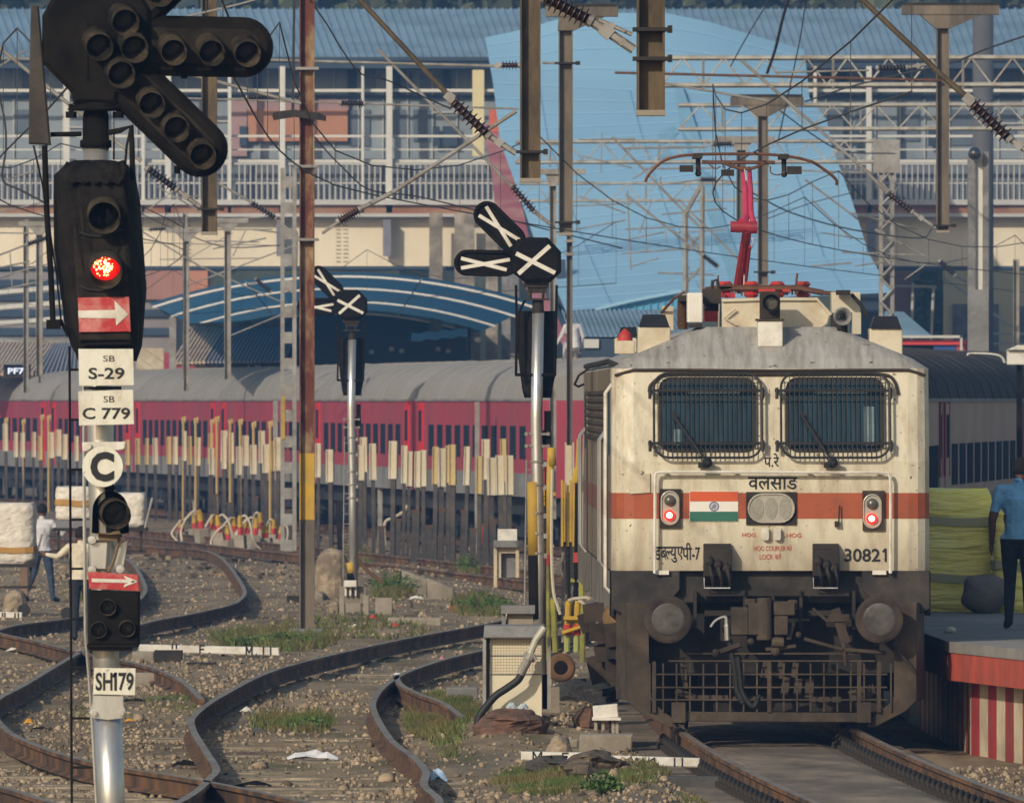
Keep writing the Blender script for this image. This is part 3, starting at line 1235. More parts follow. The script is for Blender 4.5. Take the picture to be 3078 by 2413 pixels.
mb.box((c.x - .20, -.16, c.z - .02), (.16, .4, .26))
mb.lathe([(-.2, .075), (.2, .075)], (c.x + .03, -.32, c.z), (0, 0, 1), 10)
mb.box((c.x + .22, -.2, c.z + .10), (.2, .3, .13))
mb.box((c.x + .19, -.22, c.z - .06), (.13, .26, .18))
mb.box((c.x - .1, -.28, c.z + .16), (.1, .12, .06))
mb.box((c.x + .30, -.25, c.z + .13), (.09, .1, .1))
mb.lathe([(-.06, .05), (.06, .05)], (c.x + .16, -.3, c.z - .22), (1, 0, 0), 8)
mb.build('coupler', m_cow, lo, .012)
mb = LB()
mb.box(fr(.33)(2293, 1836), (.045, .02, .08))
mb.build('grease_plate', m_white)
mb = LB()                                            # coupling links, levers and rods
for a, b, r_ in (((2318, 1770), (2330, 1850), .016), ((2332, 1850), (2330, 1896), .035), ((2342, 1890), (2322, 1960), .03), ((2380, 1870), (2368, 1920), .025), ((2160, 1958), (2225, 1935), .028), ((2415, 1918), (2530, 1950), .018), ((2530, 1950), (2660, 1960), .02), ((2440, 1826), (2486, 1866), .014), ((2532, 1930), (2540, 2000), .016), ((2680, 1930), (2748, 2020), .015), ((2300, 1950), (2390, 1940), .02)):
    mb.tube([fr(.25)(*a), fr(.28)(*b)], r_, 6)
for q, r_ in (((2150, 1960), .04), ((2330, 1955), .045), ((2398, 1905), .03), ((2255, 1925), .035)):
    mb.ball(fr(.28)(*q), r_, 8, 6)
mb.box(fr(.12)(2525, 1880), (.09, .1, .34), Matrix.Rotation(-.3, 3, 'Y'))
mb.box(fr(.14)(2520, 1855), (.2, .1, .07))
mb.build('drawgear', m_brown)
mb = LB()                                            # brake hoses
mb.tube(spline([fr(.22)(*q) for q in ((2190, 1920), (2198, 1970), (2208, 2020), (2212, 2070), (2232, 2110))], 5), .03, 8)
mb.tube(spline([fr(.24)(*q) for q in ((2215, 1970), (2222, 2030), (2230, 2080), (2262, 2120), (2280, 2085))], 5), .026, 8)
mb.build_each('brake_hose', m_rubber, lo)
mb = LB()
mb.tube(spline([fr(.26)(*q) for q in ((2134, 1882), (2150, 1862), (2178, 1852), (2182, 1880), (2184, 1922))], 5), [.012] * 10 + [.02] * 5 + [.026] * 6, 8)
mb.build('air_cock', m_alu)

# cowcatcher
mb = LB()
Y0 = -.22


def cw(u, v, y=Y0):
    return Vector(((u - 2318) / LS, y, H - (v - 1203) / LS))


for u in np.arange(1952, 2700, 40.2):
    w_ = .015 if abs(u - 2314) > 12 else .03
    mb.box(cw(u, 2064), (w_, .012, .46))
for v in (1984, 2024, 2063, 2100):
    mb.box(cw(2318, v, Y0 - .012), (2.18 if v > 1990 else 1.95, .014, .014))
mb.box(cw(2318, 1962, Y0), (1.7, .02, .016))
for u in (1965, 2310, 2640, 2580):
    mb.box(cw(u, 2062, Y0 - .003), (.035, .03, .48))
mb.build('guard_grille', m_cow)
mb = LB()
for s in (-1, 1):
    q = [(1.37, 1.22), (1.37, .30), (1.27, .2), (.97, .045), (.90, .045), (.90, .10), (1.13, .28), (1.16, .34), (1.16, 1.22)]
    mb.prism([Vector((s * a, Y0 + .02, z)) for a, z in q], (0, .05, 0), .005)
    mb.add([Vector((s * 1.37, Y0 + .02, 1.22)), Vector((s * 1.37, Y0 + .02, .30)), Vector((s * 1.46, Y0 + .5, .30)), Vector((s * 1.46, Y0 + .5, 1.22))], [(0, 1, 2, 3)])
mb.prism([cw(2035, 2136), cw(2600, 2140), cw(2600, 2168), cw(2035, 2166)], (0, .05, 0), .006)
for u in (2038, 2594):
    mb.box(cw(u, 2138, Y0 - .03), (.13, .07, .19))
mb.build('cowcatcher', m_cow)
mb = LB()                                            # torn sheets and gear behind the bars
for u, v, w_, h_, a in ((2300, 2010, .07, .16, .2), (2345, 2012, .07, .16, .25), (2388, 2012, .06, .14, .2), (2360, 2060, .07, .17, .15), (2398, 2062, .07, .15, .1), (2432, 2068, .08, .17, .05), (2480, 2100, .30, .05, 0), (2590, 2080, .25, .10, -.3), (2250, 2098, .3, .04, 0), (2140, 2095, .3, .05, 0), (2060, 2085, .2, .06, .3), (2055, 2020, .05, .3, -.1)):
    mb.box(cw(u, v, Y0 + .12), (w_, .02, h_), Matrix.Rotation(a, 3, 'Y'))
mb.build('sand_pipe', m_cow)

# bogies
for yb in (2.0, 13.4):
    mb = LB()
    for s in (-1, 1):
        x = s * 1.12
        mb.box((x, yb + 2.3, .78), (.18, 5.4, .26))
        for k in range(3):
            y = yb + .45 + 1.85 * k
            mb.box((x + s * .14, y, .55), (.2, .42, .34))
            mb.lathe([(-.1, .16), (.12, .16)], (x + s * .16, y, .56), (s, 0, 0), 12)
            for d in (-.45, .45):
                mb.lathe([(0, .09), (.42, .09)], (x + s * .12, y + d, .42), (0, 0, 1), 10)
        mb.box((s * 1.35, yb + 1.3, .62), (.12, .5, .4))
        mb.box((s * 1.32, yb + 3.2, .52), (.14, .4, .5))
    w = mb.build('bogie', m_brown, lo, .015)
    for k in range(3):
        for s in (-1, 1):
            mb = LB()
            mb.mat(0, True)
            mb.lathe([(0, .58), (.03, .58), (.035, .546), (.13, .54), (.131, .43), (.10, .40), (.10, .12), (.16, .11), (.16, .001)], (s * .8 - s * .065, yb + .45 + 1.85 * k, .546), (s, 0, 0), 26)
            mb.build('wheel', m_rust, w)
mb = LB()
mb.mat(0, True)
c = LI @ P(1858, 1857, 121.2)
mb.lathe([(-.3, .10), (-.28, .15), (.25, .15), (.27, .10)], c, (0, 1, 0), 16)
mb.build('air_reservoir', M('rusty yellow tank', (.25, .15, .05), .7, 0, .3, 4, (.12, .07, .03), .5, 3))
mb = LB()
for q in ((1800, 1900, .3), (1815, 1960, .4), (1845, 1950, .2), (1850, 2020, .3), (1785, 1840, .9), (1765, 1870, 1.6), (1855, 1905, .15), (1800, 2010, .8)):
    c = LI @ P(q[0], q[1], 120.6 + q[2])
    mb.box(c, (.15 + .1 * random.random(), .3, .15 + .12 * random.random()), Matrix.Rotation(random.uniform(-.3, .3), 3, 'Y'))
mb.build_each('sand_box', m_brown, lo)

# left side: cab door, windows, hand rails, louvres
for y, w_, h_, z, nm in ((1.35, .55, .62, 2.62, 'cab_window'), (17.9, .55, .62, 2.62, 'cab_window')):
    mb = LB()
    mb.box((-1.515, y, z + .3), (.03, w_, h_))
    mb.build(nm, m_glass, lo, .01)
for y in (2.35, 17.0):
    mb = LB()
    mb.box((-1.512, y, 2.35), (.02, .62, 1.75))
    w = mb.build('cab_door', m_lside)
    mb = LB()
    mb.box((-1.53, y, 2.9), (.02, .38, .5))
    mb.build('door_window', m_glass, w)
    mb = LB()
    for d in (-.42, .42):
        mb.tube([(-1.53, y + d, 1.5), (-1.59, y + d, 1.58), (-1.59, y + d, 2.75), (-1.53, y + d, 2.83)], .016, 6)
    mb.build_each('handrail', m_alu, w)
mb = LB()
mb.tube([(-1.5, .42, 1.3), (-1.56, .42, 1.36), (-1.56, .42, 3.2), (-1.5, .42, 3.28)], .018, 6)
mb.build('handrail', m_white)
for y in np.arange(3.6, 15.8, 1.3):
    mb = LB()
    for k in range(7):
        mb.box((-1.525, y + .5, 2.75 + k * .075), (.03, 1.0, .04), Matrix.Rotation(.5, 3, 'Y'))
    mb.build('louvre', m_brown)
mb = LB()
mb.tube([lw(1770, 1108, 3), lw(1740, 1128, 4.5), lw(1727, 1155, 5.0), lw(1738, 1162, 5.0), lw(1754, 1155, 4.8)], .012, 5)
mb.tube([(-1.45, .5, 3.46), (-1.52, 1.5, 3.50), (-1.50, 8, 3.5), (-1.5, 19, 3.5)], .03, 6)
mb.build('gutter_rail', m_dark)

# roof equipment
mb = LB()


def rbox(mb, u0, u1, v0, v1, y, d):
    a, b = lw(u0, v1, y), lw(u1, v0, y)
    mb.box(((a.x + b.x) / 2, y + d / 2, (a.z + b.z) / 2), (b.x - a.x, d, b.z - a.z))
    return mb


m_cap = M('black vent cap', (.018, .018, .022), .45, .1, .3, 3)
for (u0, u1, v0, v1, y) in ((1918, 2016, 982, 1072, .9), (2614, 2713, 987, 1070, .9)):
    w = rbox(LB(), u0, u1, v0, v1, y, .5).build('roof_vent', m_lwhite, lo, .012)
    mb = LB()
    a0, a1 = lw(u0 + 3, v0 + 1, y), lw(u1 - 3, v0 + 1, y)
    b0, b1 = lw(u0 + 16, v0 - 37, y), lw(u1 - 16, v0 - 37, y)
    vs = [a0 + Vector((0, -.02, 0)), a1 + Vector((0, -.02, 0)), a1 + Vector((0, .52, 0)), a0 + Vector((0, .52, 0)), b0 + Vector((0, .08, 0)), b1 + Vector((0, .08, 0)), b1 + Vector((0, .42, 0)), b0 + Vector((0, .42, 0))]
    mb.add(vs, [(3, 2, 1, 0), (4, 5, 6, 7), (0, 1, 5, 4), (1, 2, 6, 5), (2, 3, 7, 6), (3, 0, 4, 7)])
    mb.build('vent_cap', m_cap, w)
w = rbox(LB(), 1848, 1914, 1016, 1060, 3.2, .5).build('roof_vent', m_lwhite, lo, .012)
mb = LB()
vs = [lw(*q) for q in ((1856, 1014, 3.2), (1916, 1012, 3.2), (1912, 983, 3.3), (1868, 983, 3.3))]
mb.prism(vs, (0, .4, 0))
mb.build('vent_cap', m_cap, w)
w = rbox(LB(), 1848, 1908, 1024, 1064, 1.6, .3).build('flasher_base', m_lwhite, lo, .01)
mb = LB()
c = lw(1879, 1024, 1.75)
mb.lathe([(0, .075), (.06, .062), (.115, .012)], c, (0, 0, 1), 14)
mb.build('flasher_cone', m_red, w)
# top lamp on its white box
w = rbox(LB(), 2279, 2353, 964, 1042, .62, .5).build('lamp_box', m_white, lo, .01)
rbox(LB(), 2274, 2358, 958, 964, .6, .5).build('box_lid', m_brown, w)
w = rbox(LB(), 2285, 2345, 876, 958, .8, .25).build('top_lamp', m_brown, lo, .01)
mb = LB()
mb.mat(0, True)
c = lw(2318, 911, .8)
mb.lathe([(-.09, .085), (-.09, .072), (0, .065)], c, (0, 1, 0), 20, caps=False)
mb.build('lamp_hood', m_black, w)
mb = LB()
mb.lathe([(0, .07), (-.012, .06), (-.02, .001)], c, (0, 1, 0), 20)
mb.build('lens', m_lampd, w)
# white hatch covers behind it
mb = LB()
pts = [lw(*q) for q in ((2170, 904, 1.35), (2290, 900, 1.35), (2456, 900, 1.35), (2497, 946, 1.35), (2490, 974, 1.35), (2470, 988, 1.35), (2170, 988, 1.35))]
mb.prism(pts, (0, 1.6, 0), .015)
mb.tube([p_ + Vector((0, -.02, .0)) for p_ in pts[:4]], .018, 6)
mb.tube([lw(2210, 928, 1.3), lw(2176, 956, 1.3), lw(2215, 976, 1.3)], .012, 5)
mb.build('roof_hatch', m_lwhite)
rbox(LB(), 2066, 2112, 880, 970, 1.1, .35).build('equipment_box', m_white, lo, .012)
mb = LB()
for u0, u1, v0, v1, y in ((2113, 2168, 868, 912, 1.5), (2118, 2160, 912, 935, 1.7), (2040, 2066, 888, 905, 1.5), (2072, 2110, 972, 985, 1.0)):
    rbox(mb, u0, u1, v0, v1, y, .4)
mb.tube([lw(2140, 868, 1.6), lw(2142, 846, 1.6), lw(2156, 840, 1.6), lw(2160, 868, 1.6)], .02, 6)
mb.build_each('switch_gear', m_dark, lo)
mb = LB()
rbox(mb, 2118, 2158, 935, 966, 1.6, .4)
rbox(mb, 2180, 2210, 880, 895, 2.0, .4)
mb.build('breaker', m_panto)
mb = LB()
c = lw(2052, 990, 1.9)
pr = []
z = 0
for k in range(17):
    pr += [(z, .045), (z + .008, .062), (z + .014, .045)]
    z += .0165
mb.lathe(pr, c, (0, 0, 1), 14)
mb.build('surge_arrester', M('brown ribbed insulator', (.17, .10, .05), .5, 0, .2, 4))
mb = LB()
mb.tube([lw(1988, 940, 2.2), lw(2030, 893, 1.9), lw(2060, 876, 1.9)], .014, 6)
mb.build('roof_busbar', m_copper)
mb = LB()
rbox(mb, 1990, 2024, 920, 992, 2.2, .3)
rbox(mb, 2500, 2586, 878, 940, 2.6, .4)
rbox(mb, 2562, 2588, 940, 1004, 2.6, .3)
mb.build_each('duct', m_lwhite, lo)
mb = LB()
mb.mat(0, True)
c = lw(2533, 951, .9)
mb.lathe([(0, .085), (.012, .088), (.02, .080), (.12, .035), (.35, .025), (.45, .025)], c, (0, 1, 0), 22, caps=False)
mb.mat(1)
mb.lathe([(.06, .03), (.061, .001)], c, (0, 1, 0), 12)
mb.box(c + Vector((0, .2, -.1)), (.1, .2, .1))
mb.build('horn', [m_alu, m_ink])
mb = LB()
rbox(mb, 2500, 2520, 946, 992, 1.3, .2)
mb.tube([lw(2560, 885, 2.4), lw(2590, 920, 2.4), lw(2608, 955, 2.4)], .018, 6)
rbox(mb, 2515, 2556, 872, 886, 2.3, .25)
mb.build_each('roof_bracket', m_dark, lo)

# pantograph
mb = LB()
for a, b, y, r_ in (((2160, 866), (2410, 866), 3.4, .03), ((2160, 866), (2410, 866), 5.2, .03), ((2410, 868), (2475, 880), 3.4, .028), ((2475, 880), (2560, 884), 3.4, .02), ((2120, 872), (2200, 862), 3.4, .03)):
    mb.tube([lw(*a, y), lw(*b, y)], r_, 6)
for u in (2170, 2400):
    mb.tube([lw(u, 868, 3.4), lw(u, 866, 5.2)], .03, 6)
for k in range(26):
    rbox(mb, 2180 + 9.5 * k, 2184 + 9.5 * k + 8 * random.random(), 866 + 4 * random.random(), 880 + 10 * random.random(), 3.6 + 1.3 * random.random(), .12)
mb.tube([lw(2392, 858, 3.6), lw(2396, 822, 3.6)], .012, 5)
mb.tube([lw(2155, 856, 3.6), lw(2158, 828, 3.6)], .012, 5)
pg = mb.build('pantograph_base', m_copper)
mb = LB()
for k in range(4):
    mb.lathe([(0, .05), (.03, .075), (.05, .05), (.08, .075), (.10, .05), (.13, .075), (.16, .05)], lw(2180 + 78 * k, 895, 3.8), (0, 0, 1), 10)
for u0, u1 in ((2280, 2330), (2352, 2376)):
    rbox(mb, u0, u1, 869, 877, 3.3, .15)
mb.build('base_insulator', m_red, pg)
mb = LB()
a, b = lw(2222, 866, 4.6), lw(2246, 690, 3.4)
mb.tube([a, b], [.062, .045], 10)
mb.tube([lw(2240, 866, 4.4), lw(2254, 740, 3.6)], .016, 6)
mb.lathe([(-.13, .055), (.13, .055)], lw(2236, 682, 3.4), (1, 0, 0), 12)
mb.lathe([(-.05, .06), (.05, .06)], lw(2260, 684, 3.4), (1, 0, 0), 12)
mb.build('lower_arm', m_panto)
mb = LB()
mb.tube([lw(2232, 672, 3.4), lw(2243, 650, 3.5), lw(2240, 570, 4.0), lw(2233, 508, 4.6)], [.055, .035, .03, .026], 8)
mb.tube([lw(2265, 672, 3.4), lw(2258, 640, 3.5), lw(2256, 570, 4.0), lw(2252, 506, 4.6)], [.03, .026, .026, .022], 8)
mb.build('upper_arm', m_pink)
mb = LB()
mb.tube(spline([lw(*q, 4.2) for q in ((2238, 508), (2244, 550), (2247, 600), (2252, 650), (2252, 700), (2240, 760), (2236, 860))], 3), .006, 5)
mb.tube([lw(2248, 716, 3.8), lw(2252, 760, 3.8), lw(2266, 735, 3.8), lw(2262, 715, 3.8)], .006, 5)
mb.build('shunt_wire', m_white)
mb = LB()
for y in (4.35, 4.85):
    mb.tube(spline([lw(*q, y) for q in ((1940, 548), (1948, 528), (1985, 490), (2030, 472), (2090, 465), (2200, 463), (2300, 464), (2380, 472), (2440, 487), (2480, 512), (2513, 540), (2514, 558))], 3), .017, 6)
mb.tube([lw(2110, 488, 4.4), lw(2330, 489, 4.4)], .018, 6)
mb.tube([lw(2110, 488, 4.8), lw(2330, 489, 4.8)], .018, 6)
mb.tube(spline([lw(*q, 4.4) for q in ((2170, 488), (2190, 496), (2222, 506), (2262, 506), (2300, 490))], 3), .016, 6)
mb.tube(spline([lw(*q, 4.4) for q in ((2130, 492), (2150, 508), (2166, 500))], 3), .007, 5)
mb.tube(spline([lw(*q, 4.4) for q in ((2316, 500), (2318, 520), (2340, 526), (2360, 515))], 3), .007, 5)
ch = mb.build('collector_head', m_copper)
mb = LB()
for u, v in ((2096, 490), (2354, 492)):
    mb.box(lw(u, v - 20, 4.6), (.09, .55, .05))
    mb.tube([lw(u + 2, v - 15, 4.5), lw(u + 3, v + 30, 4.5)], .026, 8)
    mb.ball(lw(u + 3, v + 32, 4.5), .032, 8, 6)
for u0, u1, v0, v1 in ((2043, 2084, 497, 517), (2168, 2207, 510, 529), (2366, 2410, 500, 524)):
    rbox(mb, u0, u1, v0, v1, 4.4, .1)
mb.build_each('spring_box', m_dark, ch)

# ------------------------------------------------------------------ the red signal in front
YS = 80.0
m_sred = M('worn red enamel', (.44, .03, .035), .55, 0, .12, 6, (.62, .30, .28), .33, 5.0, sharp=.25)
m_plate = M('white number plate', (.72, .71, .63), .6, 0, .06, 6, (.48, .42, .32), .24, 7, stretch=(1, 1, .5), sharp=.25, specks=(30, .70, (.2, .15, .1)))
m_lens = M('dark signal lens', (.004, .004, .005), .3, 0, .2, 40, spec=.25)
m_hood = M('dusty lens hood', (.012, .011, .010), .8, 0, .4, 8, (.075, .06, .042), .38, 6.0, sharp=.3, spec=.1)
m_board = M('dusty signal board', (.017, .0145, .013), .85, 0, .4, 6, (.034, .028, .022), .5, 3.0, sharp=.3, spec=.1)
g_sred = glow('signal red glow', (.8, .002, .001), .55)
g_slamp = glow('signal lamp points', (1.0, .55, .22), 9.0)


def q(u, v, d=0.0):
    return P(u, v, YS) + Vector((0, d, 0))


base = Vector(((330 - CU) * YS / F, YS, -.25))
sg = thing('railway_signal', 'tall near signal on a silver post, red lamp lit, plates S-29 and C 779', 'railway signal', base)
mb = MB()
mb.mat(0, True)
mb.tube([q(341, 2640, .12), q(332, 2400, .12), q(322, 2160, .12)], .088, 20)
mb.tube([q(322, 2160, .12), q(316, 1950, .12), q(300, 1300, .12), q(286, 420, .12)], .084, 20)
mb.build('post', m_alu, sg)
# route indicator: box and three arms
mb = MB()
mb.prism([q(*p) for p in ((126, 48), (126, 190), (214, 280), (220, 314), (354, 314), (356, 285), (440, 205), (456, 165), (456, 30), (400, -60), (300, -95), (190, -70))], (0, .26, 0), .03)
w0 = mb.build('route_indicator', m_black, sg)
mb = MB()
for pth in ([(266, 225), (400, 300)], [(262, 60), (262, 240)]):
    mb.tube([q(*p, -.004) for p in pth], .006, 4)
mb.build('panel_seam', m_black, w0)


def hood(par, u, v, r, d, mm=m_hood, ln=m_lens, dirx=.03, dirz=-.05, y0=0.0):
    """a visor tube with its lens at the back"""
    n = 22
    mb = MB()
    mb.mat(0, True)
    rows = []
    k = YS / F
    for rr, back, cut in ((r, True, 0), (r, False, 0), (r * .92, False, 0), (r * .92, True, 0)):
        row = []
        for i in range(n + 1):
            a = 2 * math.pi * i / n
            L_ = d * (1.0 if math.sin(a) > -.2 else .62)
            pt = q(u + rr * math.cos(a), v - rr * math.sin(a), y0)
            if not back:
                pt = pt + Vector((dirx, -L_, dirz))
            row.append(pt)
        rows.append(row)
    mb.grid(rows)
    h = mb.build('lens_hood', mm, par)
    mb = MB()
    mb.mat(0, True)
    c = q(u, v, y0 - .004)
    mb.smooth = False
    mb.lathe([(0, r * k * .95), (-.003, r * k * .7), (-.005, .001)], c, (0, 1, 0), n)
    for i in range(14):
        a, rr = random.random() * 6.28, r * .45 * math.sqrt(random.random())
        mb.ball(q(u + rr * math.cos(a), v + rr * math.sin(a), y0 - .008), .004, 5, 4)
    mb.build('lens', ln, h)
    return h


for u, v in ((366, 48), (288, 121), (394, 127), (354, 204)):
    hood(w0, u, v, 42, .17)
for a, b, r_, ls, nm in (((470, 136), (730, 141), 90, ((511, 136), (625, 138), (732, 141)), 'arm'), ((408, 262), (598, 446), 85, ((445, 294), (519, 367), (598, 448)), 'arm'), ((420, 0), (575, -150), 84, ((470, -40), (545, -112)), 'arm')):
    mb = MB()
    mb.prism([q(*p, .03) for p in stadium(a, b, r_, 14)], (0, .2, 0), .035)
    ar = mb.build(nm, m_black, sg)
    mb = MB()
    mb.prism([q(*p, .026) for p in stadium(a, b, r_ * .62, 12)], (0, .02, 0), .01)
    mb.build('lens_board', m_board, ar)
    for u, v in ls:
        hood(ar, u, v, 40, .16, y0=.02)
mb = MB()
for u, v in ((552, 226), (531, 512)):
    mb.lathe([(0, .02), (.05, .02)], q(u, v + 10, .1), (0, 0, 1), 8)
mb.build('drain_spout', m_black, sg)
# neck
mb = MB()
mb.mat(0, True)
mb.lathe([(0, .10), (.045, .10), (.05, .084), (.20, .082), (.23, .075), (.235, .175), (.245, .18), (.30, .08), (.34, .07), (.36, .10)], q(286, 486, .12) + Vector((0, 0, .09)), (0, 0, 1), 20)
mb.mat(0, False)
for u in (210, 352):
    mb.tube([q(u + 4, 348, .05), q(u + 2, 312, .05)], .018, 6)
    mb.lathe([(-.02, .035), (.02, .035)], q(u + 3, 345, .05), (0, 0, 1), 6)
mb.build('neck', m_black, sg)
# brackets and conduits each side
mb = MB()
mb.prism([q(*p) for p in ((93, 18), (116, 18), (130, 190), (152, 437), (86, 433), (88, 200))], (0, .1, 0), .01)
mb.build('cable_cover', M('grimy cable cover', (.085, .075, .065), .8, 0, .3, 5, (.035, .03, .027), .5, 2.5), sg)
mb = MB()
mb.tube([q(133, 437, .05), q(140, 640, .05), q(152, 820, .05), q(158, 962, .05), q(186, 968, .05)], .020, 8)
mb.tube([q(100, 437, .05), q(128, 560, .05), q(170, 830, .05), q(182, 960, .05)], .007, 6)
mb.tube([q(182, 966, .05), q(206, 1010, .05)], .012, 6)
mb.box(q(160, 975, .05), (.09, .08, .06))
mb.tube([q(150, 404, .1), q(244, 402, .1)], .016, 6)
mb.build('conduit', m_black, sg)
mb = MB()
mb.tube([q(326, 398, .08), q(360, 392, .06), q(394, 380, .04), q(396, 440, .05), q(398, 540, .06)], .019, 8)
mb.tube([q(392, 384, .04), q(380, 440, .05), q(376, 490, .06)], .009, 6)
mb.tube([q(342, 400, .05), q(342, 480, .05)], .006, 5)
mb.build('bracket', m_black, sg)
# main head in its canvas hood
mb = MB()
mb.smooth = True
prof = [(482, (222, 338), .10), (490, (196, 372), .02), (525, (162, 402), -.06), (600, (160, 412), -.05), (748, (162, 424), -.03), (870, (178, 431), -.02), (960, (190, 430), -.02), (1040, (214, 420), .0), (1085, (236, 406), .02)]
rows = []
for v, (a, b), d in prof:
    row = []
    for k in range(25):
        t_ = k / 24
        an = math.pi * t_
        u = a + (b - a) * (.5 - .5 * math.cos(an))
        dd = .30 - (.36 - d) * min(1, (math.sin(an) * 1.5)) + .02 * math.sin(v * .061 + k * 1.7) * math.sin(k * .9)
        row.append(q(u + 4 * math.sin(v * .045 + k * 2.1), v, dd))
    rows.append(row)
mb.grid(rows)
mb.build('canvas_hood', m_canvas, sg, solid=.006)
mb = MB()
mb.prism([q(*p, -.10) for p in ((212, 540), (372, 540), (396, 1024), (240, 1026))], (0, .25, 0), .01)
w1 = mb.build('signal_head', m_board, sg)
mb = MB()
mb.smooth = True
rows = []
for v, a, b, d in ((486, 200, 372, .0), (510, 192, 386, -.08), (542, 208, 376, -.14), (552, 210, 374, -.15)):
    rows.append([q(a + (b - a) * k / 16, v + 5 * math.sin(k * 1.9), d + .015 * math.sin(k * 2.3 + v)) for k in range(17)])
mb.grid(rows)
mb.build('canvas_flap', m_canvas, sg, solid=.006)
hood(w1, 313, 633, 50, .22, dirx=.01, dirz=-.05, y0=-.10)
hd = hood(w1, 318, 797, 50, .22, m_hood, g_sred, .01, -.05, y0=-.10)
mb = MB()
for i in range(70):
    a, rr = random.random() * 6.28, 30 * math.sqrt(random.random())
    s_ = .0042 * (1.35 - .6 * rr / 30) * random.uniform(.7, 1.3)
    mb.ball(q(312 + rr * math.cos(a), 802 + rr * math.sin(a), -.135), s_, 6, 4)
mb.build('lamp_glow', g_slamp, hd)
mb = MB()
for v in (700, 862):
    mb.tube(spline([q(*p, -.115) for p in ((240, v - 2), (270, v + 8), (318, v + 10), (352, v - 4), (374, v - 8))], 4), .008, 5)
mb.build('sealing_strip', m_rubber, w1)
mb = MB()
mb.prism([q(*p, -.125) for p in ((236, 895), (390, 893), (395, 997), (240, 999))], (0, .02, 0), .003)
w2 = mb.build('arrow_plate', m_sred, sg)
mb = MB()
mb.quad(*[q(*p, -.13) for p in ((238, 956), (349, 957), (348, 932), (237, 934))])
mb.quad(*[q(*p, -.13) for p in ((351, 979), (388, 945), (346, 904))])
mb.build('white_arrow', m_white, w2)
mb = MB()
mb.prism([q(*p, -.06) for p in ((244, 1002), (394, 1000), (398, 1036), (246, 1036))], (0, .2, 0))
mb.prism([q(*p, -.12) for p in ((252, 1030), (396, 1027), (396, 1036), (252, 1038))], (0, .1, 0))
mb.build('head_base', m_black, sg)


def plate(pts, lines, mat=m_plate, y=-.13):
    mb = MB()
    mb.prism([q(*p, y) for p in pts], (0, .008, 0), .002)
    w = mb.build('number_plate', mat, sg)
    mb = MB()
    for s_, bx, bo in lines:
        text_fit(mb, s_, bx, lambda u, v: q(u, v, y - .003), bo)
    mb.build('lettering', m_ink, w)
    return w


plate(((238, 1049), (402, 1049), (405, 1158), (240, 1160)), (('SB', (312, 347, 1069, 1087), .0), ('S-29', (268, 376, 1105, 1140), .02)))
mb = MB()
mb.box(q(308, 1166, .0), (.24, .05, .02))
mb.build('plate_bracket', m_dark, sg)
w = plate(((237, 1176), (402, 1171), (405, 1275), (240, 1279)), (('SB', (313, 346, 1190, 1209), .0), ('C 779', (250, 393, 1225, 1260), .02)))
mb = MB()
mb.quad(*[q(*p, -.034) for p in ((294, 1206), (308, 1208), (305, 1193))])
mb.build('paint_chip', m_ink, w)
# clamp bar, C disc
mb = MB()
mb.prism([q(*p, -.02) for p in ((247, 1329), (377, 1327), (378, 1352), (248, 1356))], (0, .03, 0), .003)
for u in (266, 366):
    mb.lathe([(0, .022), (-.03, .02)], q(u, 1341, -.02), (0, 1, 0), 8)
mb.build('clamp', m_white, sg)
mb = MB()
mb.lathe([(0, .128), (.01, .128)], q(309, 1402, -.045), (0, 1, 0), 40)
w = mb.build('letter_disc', m_plate, sg)
mb = MB()
text_fit(mb, 'C', (272, 344, 1357, 1447), lambda u, v: q(u, v, -.049), .05)
mb.build('lettering', m_ink, w)
# calling-on lamp
mb = MB()
mb.mat(0, True)
k = YS / F
c = q(333, 1545, .02)
rows = []
for dd, sc_ in ((.12, .85), (.02, 1.0), (-.10, 1.04)):
    row = []
    for i in range(21):
        a = math.pi * i / 20
        row.append(Vector((c.x + 52 * k * sc_ * math.cos(a), c.y + dd, c.z + (10 + 58 * math.sin(a)) * k * sc_)))
    row += [Vector((c.x - 54 * k * sc_, c.y + dd, c.z - 56 * k)), Vector((c.x, c.y + dd, c.z - 62 * k)), Vector((c.x + 54 * k * sc_, c.y + dd, c.z - 56 * k)), row[0].copy()]
    rows.append(row)
mb.grid(rows)
mb.mat(0, False)
mb.add(rows[0], [tuple(range(len(rows[0]) - 1))])
m_ = len(rows[1]) - 1
mb.add(rows[1][:m_], [tuple(reversed(range(m_)))])
mb.ball(c + Vector((-.005, 0, .165)), (.035, .03, .03), 8, 6)
w = mb.build('calling_on_lamp', m_black, sg)
hood(w, 336, 1537, 45, .12, y0=.035, dirz=-.02)
mb = MB()
mb.tube([q(340, 1612, .0), q(362, 1600, .0)], .03, 8)
mb.tube(spline([q(*p, -.0) for p in ((360, 1618), (352, 1650), (340, 1690), (326, 1718))], 4), .011, 6)
mb.box(q(325, 1613, .02), (.12, .1, .05))
mb.build('cable', M('brown cable', (.16, .11, .06), .7), sg)
mb = MB()
mb.prism([q(*p, .0) for p in ((264, 1626), (328, 1622), (322, 1714), (268, 1714))], (0, .06, 0), .012)
for u, v in ((277, 1622), (277, 1712), (361, 1710)):
    mb.lathe([(0, .03), (-.03, .026), (-.031, .001)], q(u, v, -.01), (0, 1, 0), 10)
mb.prism([q(*p, .05) for p in ((345, 1640), (385, 1620), (372, 1700), (342, 1716))], (0, .03, 0), .005)
mb.build('mounting', m_alu, sg)
mb = MB()
mb.prism([q(*p, -.09) for p in ((266, 1717), (416, 1726), (419, 1775), (269, 1768))], (0, .012, 0), .002)
w = mb.build('arrow_plate', m_sred, sg)
mb = MB()
